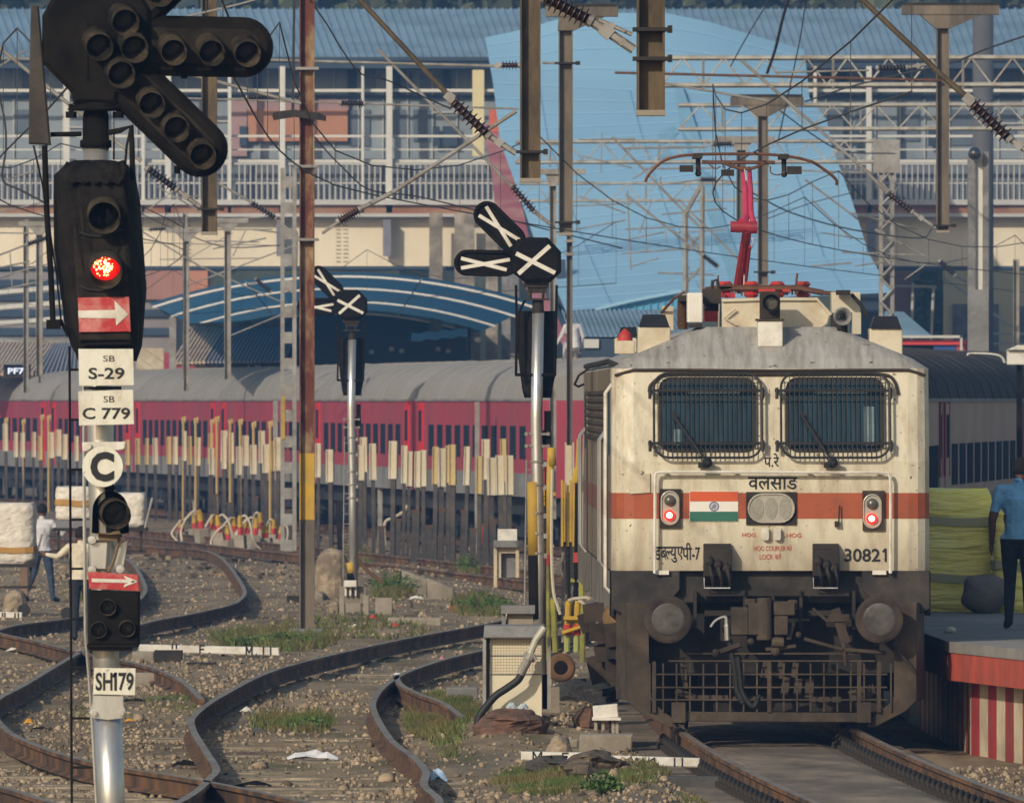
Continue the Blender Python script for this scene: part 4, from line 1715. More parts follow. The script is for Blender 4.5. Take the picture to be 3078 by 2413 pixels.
mb.quad(*[q(*p, -.094) for p in ((277, 1748), (400, 1751), (400, 1741), (277, 1737))])
mb.quad(*[q(*p, -.095) for p in ((400, 1750), (412, 1745), (412, 1744), (372, 1728), (378, 1738))])
mb.quad(*[q(*p, -.095) for p in ((372, 1764), (412, 1748), (412, 1745), (400, 1744), (376, 1755))])
mb.build('white_arrow', m_white, w)
mb = MB()
mb.prism([q(*p, -.08) for p in ((268, 1772), (420, 1778), (419, 1938), (266, 1936))], (0, .22, 0), .01)
mb.prism([q(*p, -.09) for p in ((262, 1936), (416, 1936), (416, 1944), (262, 1944))], (0, .24, 0))
w = mb.build('shunt_signal', m_black, sg)
for u, v in ((325, 1822), (297, 1890), (383, 1886)):
    hood(w, u, v, 25, .06, y0=-.08, dirz=-.006, dirx=.003)
mb = MB()
mb.box(q(330, 1950, .05), (.28, .2, .02))
mb.build('shelf', m_dark, sg)
w = plate(((283, 2006), (408, 2008), (406, 2089), (280, 2086)), (('SH', (287, 338, 2020, 2075), .025), ('79', (356, 402, 2020, 2075), .025)), y=-.0)
mb = MB()
strokes(mb, '1', (334, 356, 2020, 2075), lambda u, v: q(u, v, -.003), 8)
mb.build('lettering', m_ink, w)
mb = MB()
mb.prism([q(*p, .015) for p in ((279, 2088), (371, 2090), (372, 2120), (380, 2140), (374, 2158), (325, 2164), (278, 2158), (266, 2142), (276, 2118))], (0, .02, 0), .004)
for u, v in ((284, 2143), (366, 2143)):
    mb.lathe([(0, .018), (-.03, .016)], q(u, v, .015), (0, 1, 0), 8)
mb.build('clamp', m_alu, sg)
# ladder
mb = MB()
mb.tube([q(203, 1040, .35), q(205, 1400, .35), q(208, 2000, .35), q(211, 2640, .35)], .009, 6)
mb.build('ladder_rail', m_black, sg)
mb = MB()
mb.tube([q(249, 1160, .2), q(250, 1500, .2), q(254, 1900, .2), q(272, 2130, .2), q(288, 2420, .2), q(294, 2640, .2)], .0125, 6)
mb.build('ladder_rail', m_alu, sg)
for k_, v in enumerate((1111, 1262, 1412, 1563, 1711, 1863, 2010, 2162, 2310, 2460)):
    mb = MB()
    mb.tube([q(204 + k_ * .6, v, .35), q(252 + max(0, k_ - 5) * 6, v - 1, .24)], .0075, 6)
    mb.build('ladder_rung', m_black, sg)

# ------------------------------------------------------------------ two signals seen from behind


def back_signal(label, x, Y):
    """built once in metres round its own post, face to the north"""
    t = thing('railway_signal', label, 'railway signal', (0, 0, -.2))
    K = 1 / 289.0
    z0 = 0

    def b(u, v, d=0.0):                              # photo pixels of the nearer one
        return Vector(((u - 1615) * K, d, H - (v - CV) * K))
    def c5(x_, y_, d=0.0):
        return b(1300 + x_ / 2.511, 640 + y_ / 2.511, d)
    mb = MB()
    mb.mat(0, True)
    mb.tube([Vector((.02, .0, -.2)), Vector((.015, 0, 1.3)), c5(785, 1700), c5(798, 900)], .062, 18)
    mb.build('post', m_alu, t)
    mb = MB()
    o = [(640, 345), (720, 330), (870, 332), (970, 440), (972, 590), (890, 670), (700, 672), (606, 600), (604, 440)]
    mb.prism([c5(*p, -.16) for p in o], (0, .2, 0), .04)
    oc = mb.build('route_indicator', m_black, t)

    def stroke(mb, a, c, w_, f, d):
        a, c = Vector(a), Vector(c)
        n_ = (c - a).normalized()
        n_ = Vector((-n_.y, n_.x)) * w_ / 2
        mb.quad(*[f(*p, d) for p in (a + n_, c + n_, c - n_, a - n_)])
    mb = MB()
    stroke(mb, (630, 452), (925, 600), 32, c5, -.166)
    stroke(mb, (885, 395), (648, 606), 32, c5, -.168)
    mb.build('white_cross', m_white, oc)
    for a, c, r_, cr in (((262, 522), (545, 526), 88, (((215, 488), (560, 575)), ((215, 562), (585, 497)))), ((412, 160), (600, 345), 92, (((405, 98), (592, 398)), ((350, 165), (658, 352))))):
        mb = MB()
        mb.prism([c5(*p, -.06) for p in stadium(a, c, r_, 12)], (0, .2, 0), .03)
        ar = mb.build('arm', m_black, t)
        mb = MB()
        st = stadium(a, c, r_ - 4, 12)
        mb.tube([c5(*p, -.07) for p in st], .022, 6, closed=True)
        mb.build('rim', m_black, ar)
        mb = MB()
        for k_, (p0, p1) in enumerate(cr):
            stroke(mb, p0, p1, 27, c5, -.068 - .002 * k_)
        mb.build('white_cross', m_white, ar)
    mb = MB()
    mb.box(c5(785, 690), (.26, .14, .05))
    mb.box(c5(790, 725), (.2, .1, .07))
    for x_ in (740, 835):
        mb.tube([c5(x_, 720, -.04), c5(x_, 795, -.04)], .018, 6)
    mb.box(c5(790, 797), (.26, .2, .02))
    mb.lathe([(0, .062), (.14, .058)], c5(797, 905), (0, 0, 1), 14)
    mb.build('neck', m_dark, t)
    mb = MB()
    for pth in ([(630, 690), (636, 1000), (630, 1365)], [(937, 690), (932, 1000), (925, 1370)], [(622, 1366), (930, 1368)], [(640, 1200), (650, 900), (700, 800)]):
        mb.tube([c5(*p, -.03) for p in pth], .016, 6)
    mb.build('frame', m_black, t)
    mb = MB()
    mb.smooth = True
    rows = []
    for v, a, c in ((885, 668, 920), (905, 650, 934), (1000, 645, 938), (1200, 652, 935), (1370, 664, 925), (1470, 684, 905), (1540, 700, 890)):
        rows.append([c5(a + (c - a) * (.5 - .5 * math.cos(math.pi * k_ / 14)) + 5 * math.sin(v * .02 + k_), v, .30 - .22 * math.sin(math.pi * k_ / 14)) for k_ in range(15)])
    mb.grid(rows)
    mb.build('signal_head', m_canvas, t, solid=.01)
    mb = MB()
    for v in (1445, 1515, 1600, 1660, 1720):
        mb.lathe([(-.012, .075), (.012, .075)], b(1614, v), (0, 0, 1), 12)
        mb.box(b(1634, v + 8), (.07, .06, .05))
    for v in (1362, 1398):
        mb.box(b(1618, v, -.02), (.22, .03, .025))
        for u in (1582, 1648):
            mb.lathe([(0, .022), (-.04, .02)], b(u, v, -.03), (0, 1, 0), 8)
    mb.build('clamp', m_steel, t)
    mb = MB()
    mb.box(b(1646, 1330, .1), (.07, .12, .26))
    mb.box(b(1644, 1375, .1), (.09, .12, .16))
    mb.build('junction_box', m_black, t)
    mb = MB()
    for u0, u1 in ((1583, 1577), (1640, 1640)):
        mb.tube([b(u0, 1440, .1), b(u1, 1900, .1), b(u1, 2160, .1)], .010, 6)
    for v in range(1470, 2120, 46):
        mb.tube([b(1580, v, .1), b(1640, v, .1)], .006, 5)
    mb.build('ladder', m_steel, t)
    mb = MB()
    mb.box(Vector((.02, 0, -.18)), (.42, .42, .26))
    mb.build('footing', m_conc, t)
    t.location = (x, Y, -.0)
    return t


bs1 = back_signal('nearer signal seen from behind, white crosses on black, beside the white tiled cabinet', (1615 - CU) * 132 / F, 132)
bs2 = copy_tree(bs1, ((1057 - CU) * 200 / F, 200, .05), 0, 'smaller farther signal seen from behind, white crosses on black, right of the rusty mast')
# yellow and black band on the nearer post, orange band on the farther one
for par, K, (u0, v0, v1), mt in ((bs1, 132, (1604, 1448, 1668), m_yellow), (bs1, 132, (1607, 1668, 1860), m_black), (bs2, 200, (1054, 1690, 1722), m_yellow), (bs2, 200, (1055, 1722, 1745), m_black)):
    mb = MB()
    mb.mat(0, True)
    mb.tube([P(u0 + 3, v1, K), P(u0, v0, K)], .071, 16)
    o = mb.build('painted_band', mt, par)

# ------------------------------------------------------------------ masts and hanging drop arms


def hbeam(mb, u0, u1, v0, v1, Y, depth=.16, web=.05):
    """rolled H section standing with its web towards the camera"""
    a, b = P(u0, v1, Y), P(u1, v0, Y)
    w = b.x - a.x
    f = w * .085
    zc, h = (a.z + b.z) / 2, b.z - a.z
    mb.box((a.x + f / 2, Y + depth / 2, zc), (f, depth, h))
    mb.box((b.x - f / 2, Y + depth / 2, zc), (f, depth, h))
    mb.box(((a.x + b.x) / 2, Y + depth / 2 + .02, zc), (w - 2 * f, .012, h))


def collar(mb, u0, u1, v, Y, h=10):
    mb.pbox(u0 - 12, u1 + 14, v - h / 2, v + h / 2, Y - .03, .24)
    mb.pbox(u1 + 8, u1 + 22, v - h, v + h, Y - .02, .1)


m_mast = M('rust streaked mast', (.33, .235, .13), .8, .05, .22, 4, (.13, .04, .025), .55, 1.6, stretch=(1.6, 1.6, .6), sharp=.16)
mb = MB()
hbeam(mb, 900, 945, -420, 1380, 178, .18)
ms = thing('catenary_mast', 'rusty brown H-section mast with a yellow band, standing on the grass', 'mast', ((922 - CU) * 178 / F, 178, -.2))
mb.build('mast', m_mast, ms)
mb = MB()
hbeam(mb, 900, 945, 1362, 1562, 177.99, .185)
mb.build('yellow_band', m_yellow, ms)
mb = MB()
hbeam(mb, 900, 945, 1562, 1905, 178, .18)
mb.build('mast_foot', m_dropg, ms)
mb = MB()
mb.prism([P(*p, 177.9) for p in ((818, 348), (826, 336), (884, 330), (960, 340), (980, 350), (980, 364), (884, 352), (822, 362))], (0, .12, 0))
mb.build('cross_arm', m_dark, ms)
mb = MB()
for v in (206, 720, 500):
    mb.pbox(888, 958, v - 4, v + 4, 177.95, .24)
mb.build('strap', m_steel, ms)
mb = MB()
a = P(922, 1895, 178)
mb.box((a.x, 178.1, -.2), (.5, .5, .26))
mb.build('footing', m_concg, ms, .03)

# lattice mast left of it
lm = thing('lattice_mast', 'pale grey battened lattice mast behind the rusty mast', 'mast', ((867 - CU) * 270 / F, 270, -.25))
for u in (849, 885):
    mb = MB()
    mb.pbox(u - 6, u + 6, 505, 1655, 270, .12)
    mb.pbox(u - 6, u - 3, 505, 1655, 270.12, .25)
    mb.build('leg', m_steel, lm)
for v in np.arange(530, 1640, 78):
    mb = MB()
    mb.pbox(855, 879, v, v + 34, 269.99, .02)
    mb.build('batten', m_steel, lm)
mb = MB()
mb.pbox(846, 857, 1190, 1320, 269.97, .02)
mb.build('yellow_band', m_yellow, lm)


def drop_arm(label, u0, u1, v0, v1, Y, mat, collars=(), head=None, foot=True):
    t = thing('drop_arm', label, 'drop arm', P((u0 + u1) / 2, v1, Y))
    mb = MB()
    hbeam(mb, u0, u1, v0, v1, Y, .2)
    mb.build('beam', mat, t)
    if foot:
        mb = MB()
        mb.pbox(u0 - 1, u1 + 1, v1 - (u1 - u0) * .2, v1, Y - .012, .23)
        mb.build('end_plate', m_conc, t)
    for v in collars:
        mb = MB()
        collar(mb, u0, u1, v, Y, max(5, (u1 - u0) * .13))
        mb.build('collar', m_dark, t)
    if head:
        a0, a1, b0, b1, c1 = head
        mb = MB()
        mb.pbox(a0, a1, b0, b1, Y - .05, .3)
        mb.prism([P(*p, Y - .03) for p in ((a0 + (a1 - a0) * .18, b1), (a1 - (a1 - a0) * .18, b1), (u1 + 3, c1), (u0 - 3, c1))], (0, .25, 0))
        mb.build('head_bracket', m_dropg, t)
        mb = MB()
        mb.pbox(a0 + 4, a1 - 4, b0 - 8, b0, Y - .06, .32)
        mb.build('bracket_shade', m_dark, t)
    return t


drop_arm('widest brown drop arm with two clamped collars, holding the biggest insulator', 1914, 1999, -300, 348, 92, m_drop, (88, 176))
drop_arm('wide brown drop arm with a tan strut clamped on its left', 1563, 1625, -260, 548, 125, m_drop, (456,))
drop_arm('long brown drop arm under a funnel bracket, just right of the wide one', 1679, 1722, 88, 708, 190, m_dropg, (190, 668), (1640, 1858, 20, 50, 92))
drop_arm('tan drop arm hanging behind the diagonal arm of the near signal', 605, 652, -320, 706, 162, m_drop, (628,))
drop_arm('long drop arm on the right with a wide funnel bracket at its head', 2815, 2853, 84, 700, 200, m_dropg, (678,), (2712, 3004, 16, 44, 86))
drop_arm('drop arm beside the pantograph with a funnel bracket under the lattice boom', 2278, 2309, 348, 862, 246, m_dropg, (818,), (2196, 2416, 292, 316, 350))
t = thing('catenary_post', 'thin grey post left of the long drop arm with insulator attached', 'post', P(1662, 1000, 205))
mb = MB()
hbeam(mb, 1652, 1672, 525, 1560, 205, .15)
mb.build('post_beam', m_steel, t)
mb = MB()
mb.pbox(1600, 1760, 508, 524, 204.9, .2)
mb.prism([P(*p, 204.95) for p in ((1640, 524), (1690, 524), (1672, 560), (1652, 560))], (0, .15, 0))
mb.build('head_bracket', m_steel, t)
t = thing('catenary_post', 'thin grey post below the long drop arm, ending on the coach roofs', 'post', P(1711, 1000, 230))
mb = MB()
hbeam(mb, 1703, 1721, 700, 1520, 230, .15)
mb.build('post_beam', m_dropg, t)
mb = MB()
for v in (720, 760):
    mb.pbox(1698, 1726, v, v + 8, 229.95, .2)
mb.build('collar', m_steel, t)
t = thing('drop_arm', 'pale drop arm hanging behind the pantograph arm', 'drop arm', P(2227, 700, 262))
mb = MB()
hbeam(mb, 2214, 2242, 440, 700, 262, .15)
mb.build('beam', m_dropg, t)
mb = MB()
mb.pbox(2150, 2330, 410, 430, 261.9, .2)
mb.prism([P(*p, 261.95) for p in ((2196, 430), (2260, 430), (2242, 452), (2214, 452))], (0, .15, 0))
mb.build('head_bracket', m_steel, t)
# smaller posts in the haze on the left
for k_, (u, w_, v0, v1, Y, hd_) in enumerate(((560, 17, 720, 1035, 300, True), (118, 20, 700, 990, 260, True), (556, 14, 640, 1000, 330, False), (122, 14, 850, 1010, 330, False), (78, 16, 660, 1040, 290, False), (684, 20, 690, 1000, 285, True), (3055, 18, 780, 1140, 260, False))):
    t = thing('catenary_post', ['grey hazy post right of the near red signal lamp', 'grey hazy post with a flat head left of the near signal lamp', 'thin pale post behind the red signal head, right side', 'short dim post under the left girder', 'thin dim post left of the near signal, over the striped roof', 'grey hazy post with a flat head over the striped canopy roof', 'slim steel post before the cream building at the right'][k_], 'post', P(u, v1, Y))
    mb = MB()
    hbeam(mb, u - w_ / 2, u + w_ / 2, v0, v1 + (140 if v1 < 1100 else 0), Y, .15)
    mb.build('post_beam', m_steel, t)
    if hd_:
        mb = MB()
        mb.pbox(u - 62, u + 62, v0 - 34, v0 - 20, Y - .05, .25)
        mb.prism([P(*p, Y - .03) for p in ((u - 34, v0 - 20), (u + 34, v0 - 20), (u + w_ / 2, v0 + 6), (u - w_ / 2, v0 + 6))], (0, .2, 0))
        mb.build('head_bracket', m_steel, t)

# ------------------------------------------------------------------ cantilevers: tubes, insulators, fittings


def insulator(mb, a, b, r, n=8, pitch=None):
    a, b = Vector(a), Vector(b)
    L_ = (b - a).length
    n = pitch or n
    pr = []
    for k_ in range(n):
        z = L_ * k_ / n
        d = L_ / n
        pr += [(z, r * .45), (z + d * .25, r * .5), (z + d * .42, r), (z + d * .55, r * .96), (z + d * .62, r * .5)]
    pr.append((L_, r * .45))
    mb.mat(0, True)
    mb.lathe(pr, a, b - a, 14)
    mb.smooth = False


def cantilever(label, Y, tubes, ins=(), rod=.022, tm=m_steel, fit=(), im=m_ins):
    allp = [p for tb in tubes for p in tb[:2]]
    c = P(*allp[0][:2], Y)
    t = thing('catenary_bracket', label, 'catenary bracket', c)
    for tb in tubes:
        mb = MB()
        r_ = tb[2] if len(tb) > 2 else rod
        mb.tube([P(*tb[0], Y), P(*tb[1], Y + (tb[3] if len(tb) > 3 else 0))], r_, 8)
        mb.build('tube', tm, t)
    for a, b, r_, n_ in ins:
        mb = MB()
        insulator(mb, P(*a, Y), P(*b, Y), r_, n_)
        w = mb.build('insulator', im, t)
        mb = MB()
        d = (P(*b, Y) - P(*a, Y))
        e = d.normalized()
        for p_ in (P(*a, Y) - e * r_ * .5, P(*b, Y)):
            mb.lathe([(0, r_ * .55), (r_ * .5, r_ * .6)], p_, e, 10)
        mb.build('end_cap', m_steel, w)
    for a, b, r_ in fit:
        mb = MB()
        pa, pb = P(*a, Y), P(*b, Y)
        mb.tube([pa, pb], r_, 6)
        mb.box(pa.lerp(pb, .4), (r_ * 2.6, r_ * 2.2, r_ * 2.6), Matrix.Rotation(.7, 3, 'Y'))
        mb.lathe([(-.03, r_ * .8), (.03, r_ * .8)], pa.lerp(pb, .75), (0, 1, 0), 8)
        mb.build('fitting', m_steel, t)
    return t


cantilever('big brown ribbed insulator clamped to the widest drop arm', 92, [((1540, -75), (1640, -8), .03)], [((1640, -8), (1765, 58), .085, 8)], fit=[((1768, 58), (1905, 150), .036), ((1800, 60), (1900, 105), .016)])
cantilever('long tan strut with a brown insulator to the wide drop arm', 125, [((1070, -12), (1345, 284), .028)], [((1362, 306), (1462, 402), .085, 8)], tm=m_drop, fit=[((1466, 406), (1552, 462), .03), ((1345, 284), (1360, 302), .035)])
cantilever('pale slanting strut running down to the thin post below the wide drop arm', 205, [((1135, 148), (1480, 500), .026), ((1480, 500), (1532, 556), .03)], [((1540, 560), (1604, 634), .08, 8)], fit=[((1606, 636), (1654, 674), .03)])
cantilever('level tube with small insulator hung from the long funnel-headed drop arm', 190, [((700, 178), (1484, 199), .022), ((1630, 190), (1680, 190), .02)], [((1508, 197), (1556, 197), .075, 5)], fit=[((1486, 199), (1506, 198), .035)])
cantilever('level rod with dark insulator behind the rusty mast', 215, [((560, 296), (1024, 310), .016), ((1095, 312), (1560, 328), .018)], [((1026, 310), (1092, 312), .08, 8)], im=m_insd)
cantilever('rising diagonal strut with insulator left of the wide drop arm', 150, [((1552, 334), (1182, 578), .026), ((1182, 578), (1082, 628), .03)], [((1078, 632), (1020, 664), .075, 8)], fit=[((1016, 668), (968, 702), .018)])
cantilever('strut and insulator reaching the tan drop arm from upper left', 162, [((-20, 130), (240, 340), .026), ((240, 340), (425, 485), .028)], [((446, 508), (526, 566), .085, 8)], fit=[((530, 570), (602, 622), .03)], im=m_insd)
cantilever('pale tube from the tan drop arm to the rusty mast top', 172, [((540, 216), (905, 312), .024)])
cantilever('dark insulator between tan drop arm and lattice mast', 240, [((650, 548), (752, 606), .026), ((830, 660), (900, 716), .024)], [((757, 610), (826, 654), .08, 8)], im=m_insd)
cantilever('small level insulator left of the rusty mast', 240, [((640, 300), (744, 296), .016), ((810, 290), (890, 300), .016)], [((745, 294), (808, 288), .085, 8)], im=m_insd)
cantilever('long tan strut from the top edge to the brown insulator at far right', 115, [((2580, -12), (2836, 232), .028), ((2836, 232), (2905, 292), .03)], [((2924, 312), (3028, 412), .085, 8)], tm=m_drop, fit=[((3030, 414), (3110, 470), .03), ((2903, 290), (2922, 310), .036)])
cantilever('strut with brown insulator leading to the foot of the right drop arm', 200, [((2228, 182), (2600, 512), .026), ((2600, 512), (2662, 574), .03)], [((2668, 580), (2738, 634), .078, 8)], fit=[((2740, 636), (2812, 684), .03)])
cantilever('level rod with black insulator left of the right drop arm', 200, [((2330, 218), (2612, 212), .018)], [((2640, 205), (2722, 204), .08, 8)], fit=[((2724, 204), (2812, 190), .03)], im=m_insd)
cantilever('rusty level tube crossing the blue roof to the right drop arm', 200, [((1848, 219), (2826, 242), .022)], tm=m_copper)
cantilever('pale tube under the rusty level tube, left of the pantograph drop arm', 230, [((1990, 250), (2310, 304), .022)])
cantilever('level rod with dark insulator beside the pantograph head', 246, [((1876, 446), (2128, 442), .022)], [((2145, 434), (2200, 433), .085, 7)], im=m_insd)
cantilever('strut with dark insulator left of the locomotive roof', 262, [((1840, 412), (2060, 640), .026), ((1880, 584), (2108, 766), .026), ((2040, 600), (2220, 780), .022)], [((2114, 768), (2156, 800), .078, 7)], im=m_insd)
cantilever('small level insulator on the pale drop arm behind the pantograph', 275, [((1990, 556), (2104, 540), .018), ((2154, 540), (2214, 548), .018)], [((2106, 540), (2152, 540), .085, 7)], im=m_insd)
cantilever('short strut with insulator under the right girder', 265, [((2420, 540), (2580, 660), .022), ((2630, 690), (2780, 770), .024)], [((2826, 786), (2868, 824), .085, 7)], im=m_insd)
cantilever('short hazy insulators left of the near signal lamp', 230, [((-10, 770), (80, 735), .02), ((-10, 806), (90, 786), .018)], [((84, 734), (140, 715), .075, 8)], im=m_insd)
cantilever('hazy struts over the striped canopy roof', 300, [((300, 620), (600, 800), .02), ((560, 860), (880, 740), .018), ((690, 1010), (860, 940), .018), ((600, 800), (840, 905), .018)], [((770, 840), (812, 876), .085, 7)], im=m_insd)
cantilever('hazy level rods behind the near signal lamp', 310, [((400, 690), (820, 690), .018), ((420, 730), (820, 738), .014), ((480, 780), (790, 776), .014), ((560, 780), (700, 700), .012)], [((450, 690), (500, 688), .07, 6)], im=m_insd)
cantilever('hazy level rods right of the pantograph', 300, [((2530, 758), (2770, 768), .022), ((2570, 800), (2700, 780), .018), ((2440, 600), (2560, 720), .018)], im=m_insd)
cantilever('hazy cream level tubes left of the pantograph', 320, [((1880, 690), (2060, 680), .02), ((1870, 762), (2060, 748), .02), ((1880, 722), (1996, 698), .018), ((1900, 800), (1980, 776), .018)])
cantilever('cream level tubes under the pantograph head', 290, [((1930, 508), (2150, 505), .022), ((2390, 512), (2600, 520), .022), ((1985, 556), (1985, 530), .018)])
cantilever('pale tangle of level tubes and droppers left of the pantograph arm', 305, [((1977, 820), (2148, 826), .022), ((1989, 645), (2183, 627), .02), ((1886, 573), (1896, 811), .02), ((1900, 540), (2010, 470), .018), ((1940, 690), (1944, 760), .012), ((2000, 690), (2004, 730), .012), ((1960, 600), (1922, 700), .014), ((2030, 700), (2180, 690), .018)])
cantilever('pale tangle of rods over the cream girder left of the lattice mast', 305, [((420, 650), (540, 560), .02), ((440, 600), (600, 590), .018), ((470, 560), (610, 640), .018), ((640, 748), (800, 716), .02), ((700, 770), (740, 690), .014), ((620, 724), (780, 728), .018), ((760, 690), (842, 700), .02), ((690, 660), (820, 650), .016)])
cantilever('pale tangle of rods at the left behind the near signal mast', 290, [((-10, 176), (92, 178), .035), ((-10, 205), (80, 150), .02), ((-10, 640), (140, 605), .018), ((20, 540), (150, 500), .02), ((-10, 700), (130, 702), .018), ((40, 820), (160, 790), .02), ((10, 870), (140, 842), .018), ((30, 760), (36, 860), .014)])
cantilever('pale tangle of level tubes right of the wide drop arm', 315, [((1570, 430), (1700, 436), .02), ((1740, 420), (1910, 418), .02), ((1750, 470), (1900, 505), .018), ((1600, 545), (1790, 548), .018), ((1740, 590), (1880, 640), .018), ((1810, 400), (1806, 520), .013), ((1700, 620), (1900, 612), .018), ((1730, 690), (1880, 662), .018)])
cantilever('pale tubes above the right roof vents of the locomotive', 295, [((2560, 640), (2760, 690), .02), ((2700, 560), (2640, 700), .016), ((2440, 800), (2560, 790), .02), ((2720, 840), (2790, 790), .018), ((2470, 700), (2600, 720), .016)])
# Y-headed pale mast left of the locomotive roof
t = thing('lattice_mast', 'pale forked mast rising behind the left roof vents of the locomotive', 'mast', P(2080, 900, 280))
mb = MB()
mb.tube([P(2062, 960, 280), P(2060, 640, 280)], .07, 6)
mb.build('leg', m_steel, t)
mb = MB()
mb.tube([P(2110, 960, 280), P(2112, 560, 280)], .06, 6)
mb.tube([P(2062, 640, 280), P(2108, 555, 280)], .05, 6)
mb.build('leg', m_steel, t)
mb = MB()
for a, b in (((2062, 760), (2110, 700)), ((2062, 700), (2110, 760)), ((2062, 850), (2110, 800)), ((2062, 640), (2110, 690))):
    mb.tube([P(*a, 280), P(*b, 280)], .03, 5)
mb.build('bracing', m_steel, t)
# pale lattice mast over the right roof vent
t = thing('lattice_mast', 'pale zigzag lattice mast rising above the right roof vent', 'mast', P(2664, 1000, 300))
for u in (2648, 2682):
    mb = MB()
    mb.pbox(u - 6, u + 6, 420, 1060, 300, .1)
    mb.build('leg', m_steel, t)
mb = MB()
k_ = 0
for v in range(440, 1000, 36):
    a, b = (2648, 2682) if k_ % 2 else (2682, 2648)
    mb.tube([P(a, v, 299.95), P(b, v + 36, 299.95)], .035, 5)
    k_ += 1
mb.build('bracing', m_steel, t)
mb = MB()
mb.pbox(2625, 2705, 420, 520, 299.9, .1)
mb.build('plate', m_steel, t)

# lattice portal booms
m_boom = M('pale galvanised boom', (.46, .45, .42), .6, .2, .15, 4, (.3, .27, .22), .4, 1.5)


def boom(label, u0, u1, vt, vb, Y, pitch):
    t = thing('portal_boom', label, 'portal boom', P((u0 + u1) / 2, vb, Y))
    for d in (0, .5):
        for v in (vt, vb):
            mb = MB()
            mb.tube([P(u0, v, Y) + Vector((0, d, 0)), P(u1, v - 2, Y) + Vector((0, d, 0))], .045, 6)
            mb.build('chord', m_boom, t)
    mb = MB()
    u = u0
    k_ = 0
    while u < u1:
        a, b = (vt, vb) if k_ % 2 else (vb, vt)
        mb.tube([P(u, a, Y), P(u + pitch, b, Y)], .02, 5)
        u += pitch
        k_ += 1
    mb.build('lacing', m_boom, t)
    mb = MB()
    u = u0 + pitch * 2
    while u < u1:
        mb.tube([P(u, vt, Y), P(u, vb + 14, Y)], .028, 5)
        u += pitch * 6.3
    mb.build('hanger', m_steel, t)
    return t


boom('nearest pale lattice portal boom, crossing above the pantograph', 1990, 3420, 174, 256, 250, 62)
boom('second pale lattice portal boom, crossing just below the nearest', 2040, 3300, 316, 388, 290, 66)
boom('third pale lattice portal boom, level with the pantograph head', 1550, 2650, 426, 488, 340, 52)
boom('fourth pale lattice portal boom, below the pantograph head', 1560, 2300, 552, 604, 420, 46)
# booms out of sight above that carry the near drop arms
for lab, Y, x0, x1, z in (('lattice portal boom carrying the widest drop arm', 92.2, -12, 12, 9.3), ('lattice portal boom carrying the wide drop arm', 125.2, -16, 16, 9.3), ('lattice portal boom carrying the tan drop arm', 162.2, -20, 16, 9.3)):
    pass

# ------------------------------------------------------------------ overhead wires with droppers


def wire_run(label, pts, zc, zm, span, y0, r=.009, contact=True):
    """contact and messenger wire above a line of plan points"""
    t = thing('overhead_wire', label, 'overhead wire', (pts[0][0], pts[0][1], zc))
    path = spline([Vector((*p, 0)) for p in pts], 6)
    ys = np.arange(min(p[1] for p in pts), max(p[1] for p in pts), span / 8)
    c_, m_2 = [], []
    mbd = MB()
    for i, y in enumerate(ys):
        x = at_y(path, y)
        f = ((y - y0) % span) / span
        zz_ = zm - 1.0 * 4 * f * (1 - f) * .95
        c_.append(Vector((x, y, zc)))
        m_2.append(Vector((x, y, zz_)))
        if contact:
            mbd.tube([c_[-1], m_2[-1]], r * .6, 4)
    mb = MB()
    mb.tube(m_2, r, 5)
    mb.build('messenger_wire', m_wire, t)
    if contact:
        mb = MB()
        mb.tube(c_, r, 5)
        mb.build('contact_wire', m_wire, t)
        mbd.build_each('dropper', m_wire, t)


wire_run('overhead wire pair above the locomotive track', [(tc(y), y) for y in range(100, 330, 12)], 5.56, 6.9, 56, 92)
wire_run('overhead wire pair above the middle S-bending track', [((a[0] + b[0]) / 2, (a[1] + b[1]) / 2) for a, b in zip(((-3.0, 85), (-3.06, 135), (-1.6, 165), (3.6, 224), (12, 300)), ((-1.1, 85), (-1.44, 135), (-.3, 160), (5.2, 224), (13.6, 300)))], 5.6, 6.9, 54, 125)
wire_run('overhead wire pair above the far left track', [(-3.5, 100), (-6.2, 150), (-6.0, 185), (-5.5, 213), (-9, 276), (-17, 340)], 5.6, 6.9, 54, 178)
wire_run('overhead wire pair above the red coaches', [(x, y) for x, y in TR], 5.6, 6.9, 50, 268)
wire_run('overhead wire pair right of the locomotive', [(9, 170), (12, 240), (17, 320), (26, 420)], 5.6, 6.9, 54, 200)


def cable(label, pts, r=.012, mat=m_wire, k=5):
    mb = MB()
    mb.tube(spline([P(*p) for p in pts], k), r, 5)
    return one('overhead_cable', mb, mat, label, 'cable')


cable('black sagging cable from the top edge past the rusty mast to the tan strut', ((930, 0, 178), (980, 70, 180), (1028, 150, 182), (1085, 222, 184), (1160, 240, 186), (1270, 290, 188), (1352, 326, 190)))
cable('black sagging cable from the rusty mast crossarm down to the thin post', ((900, 350, 178), (960, 430, 185), (1026, 500, 195), (1110, 570, 200), (1250, 590, 205), (1420, 630, 210), (1560, 668, 215), (1700, 704, 220), (1870, 746, 225)))
cable('black cable hanging from the top of the rusty mast to its crossarm', ((885, -10, 176), (882, 200, 176), (880, 330, 176)), .02)
cable('black cable bundle falling from the top edge to the bracket left of the pantograph', ((2372, -10, 225), (2352, 60, 226), (2330, 150, 228), (2306, 220, 230)), .028)
cable('thin black cable falling beside the bundle over the blue roof', ((2424, -10, 235), (2408, 100, 236), (2392, 180, 238), (2340, 420, 240)), .012)
cable('thin black cable crossing from the upper left of the bundle', ((2318, -10, 235), (2240, 120, 236), (2196, 200, 238)), .012)
cable('black cable sweeping from the right edge down to the pantograph drop arm', ((3090, 106, 205), (2960, 150, 212), (2860, 190, 218), (2700, 226, 226), (2560, 260, 236), (2420, 306, 246)), .018)
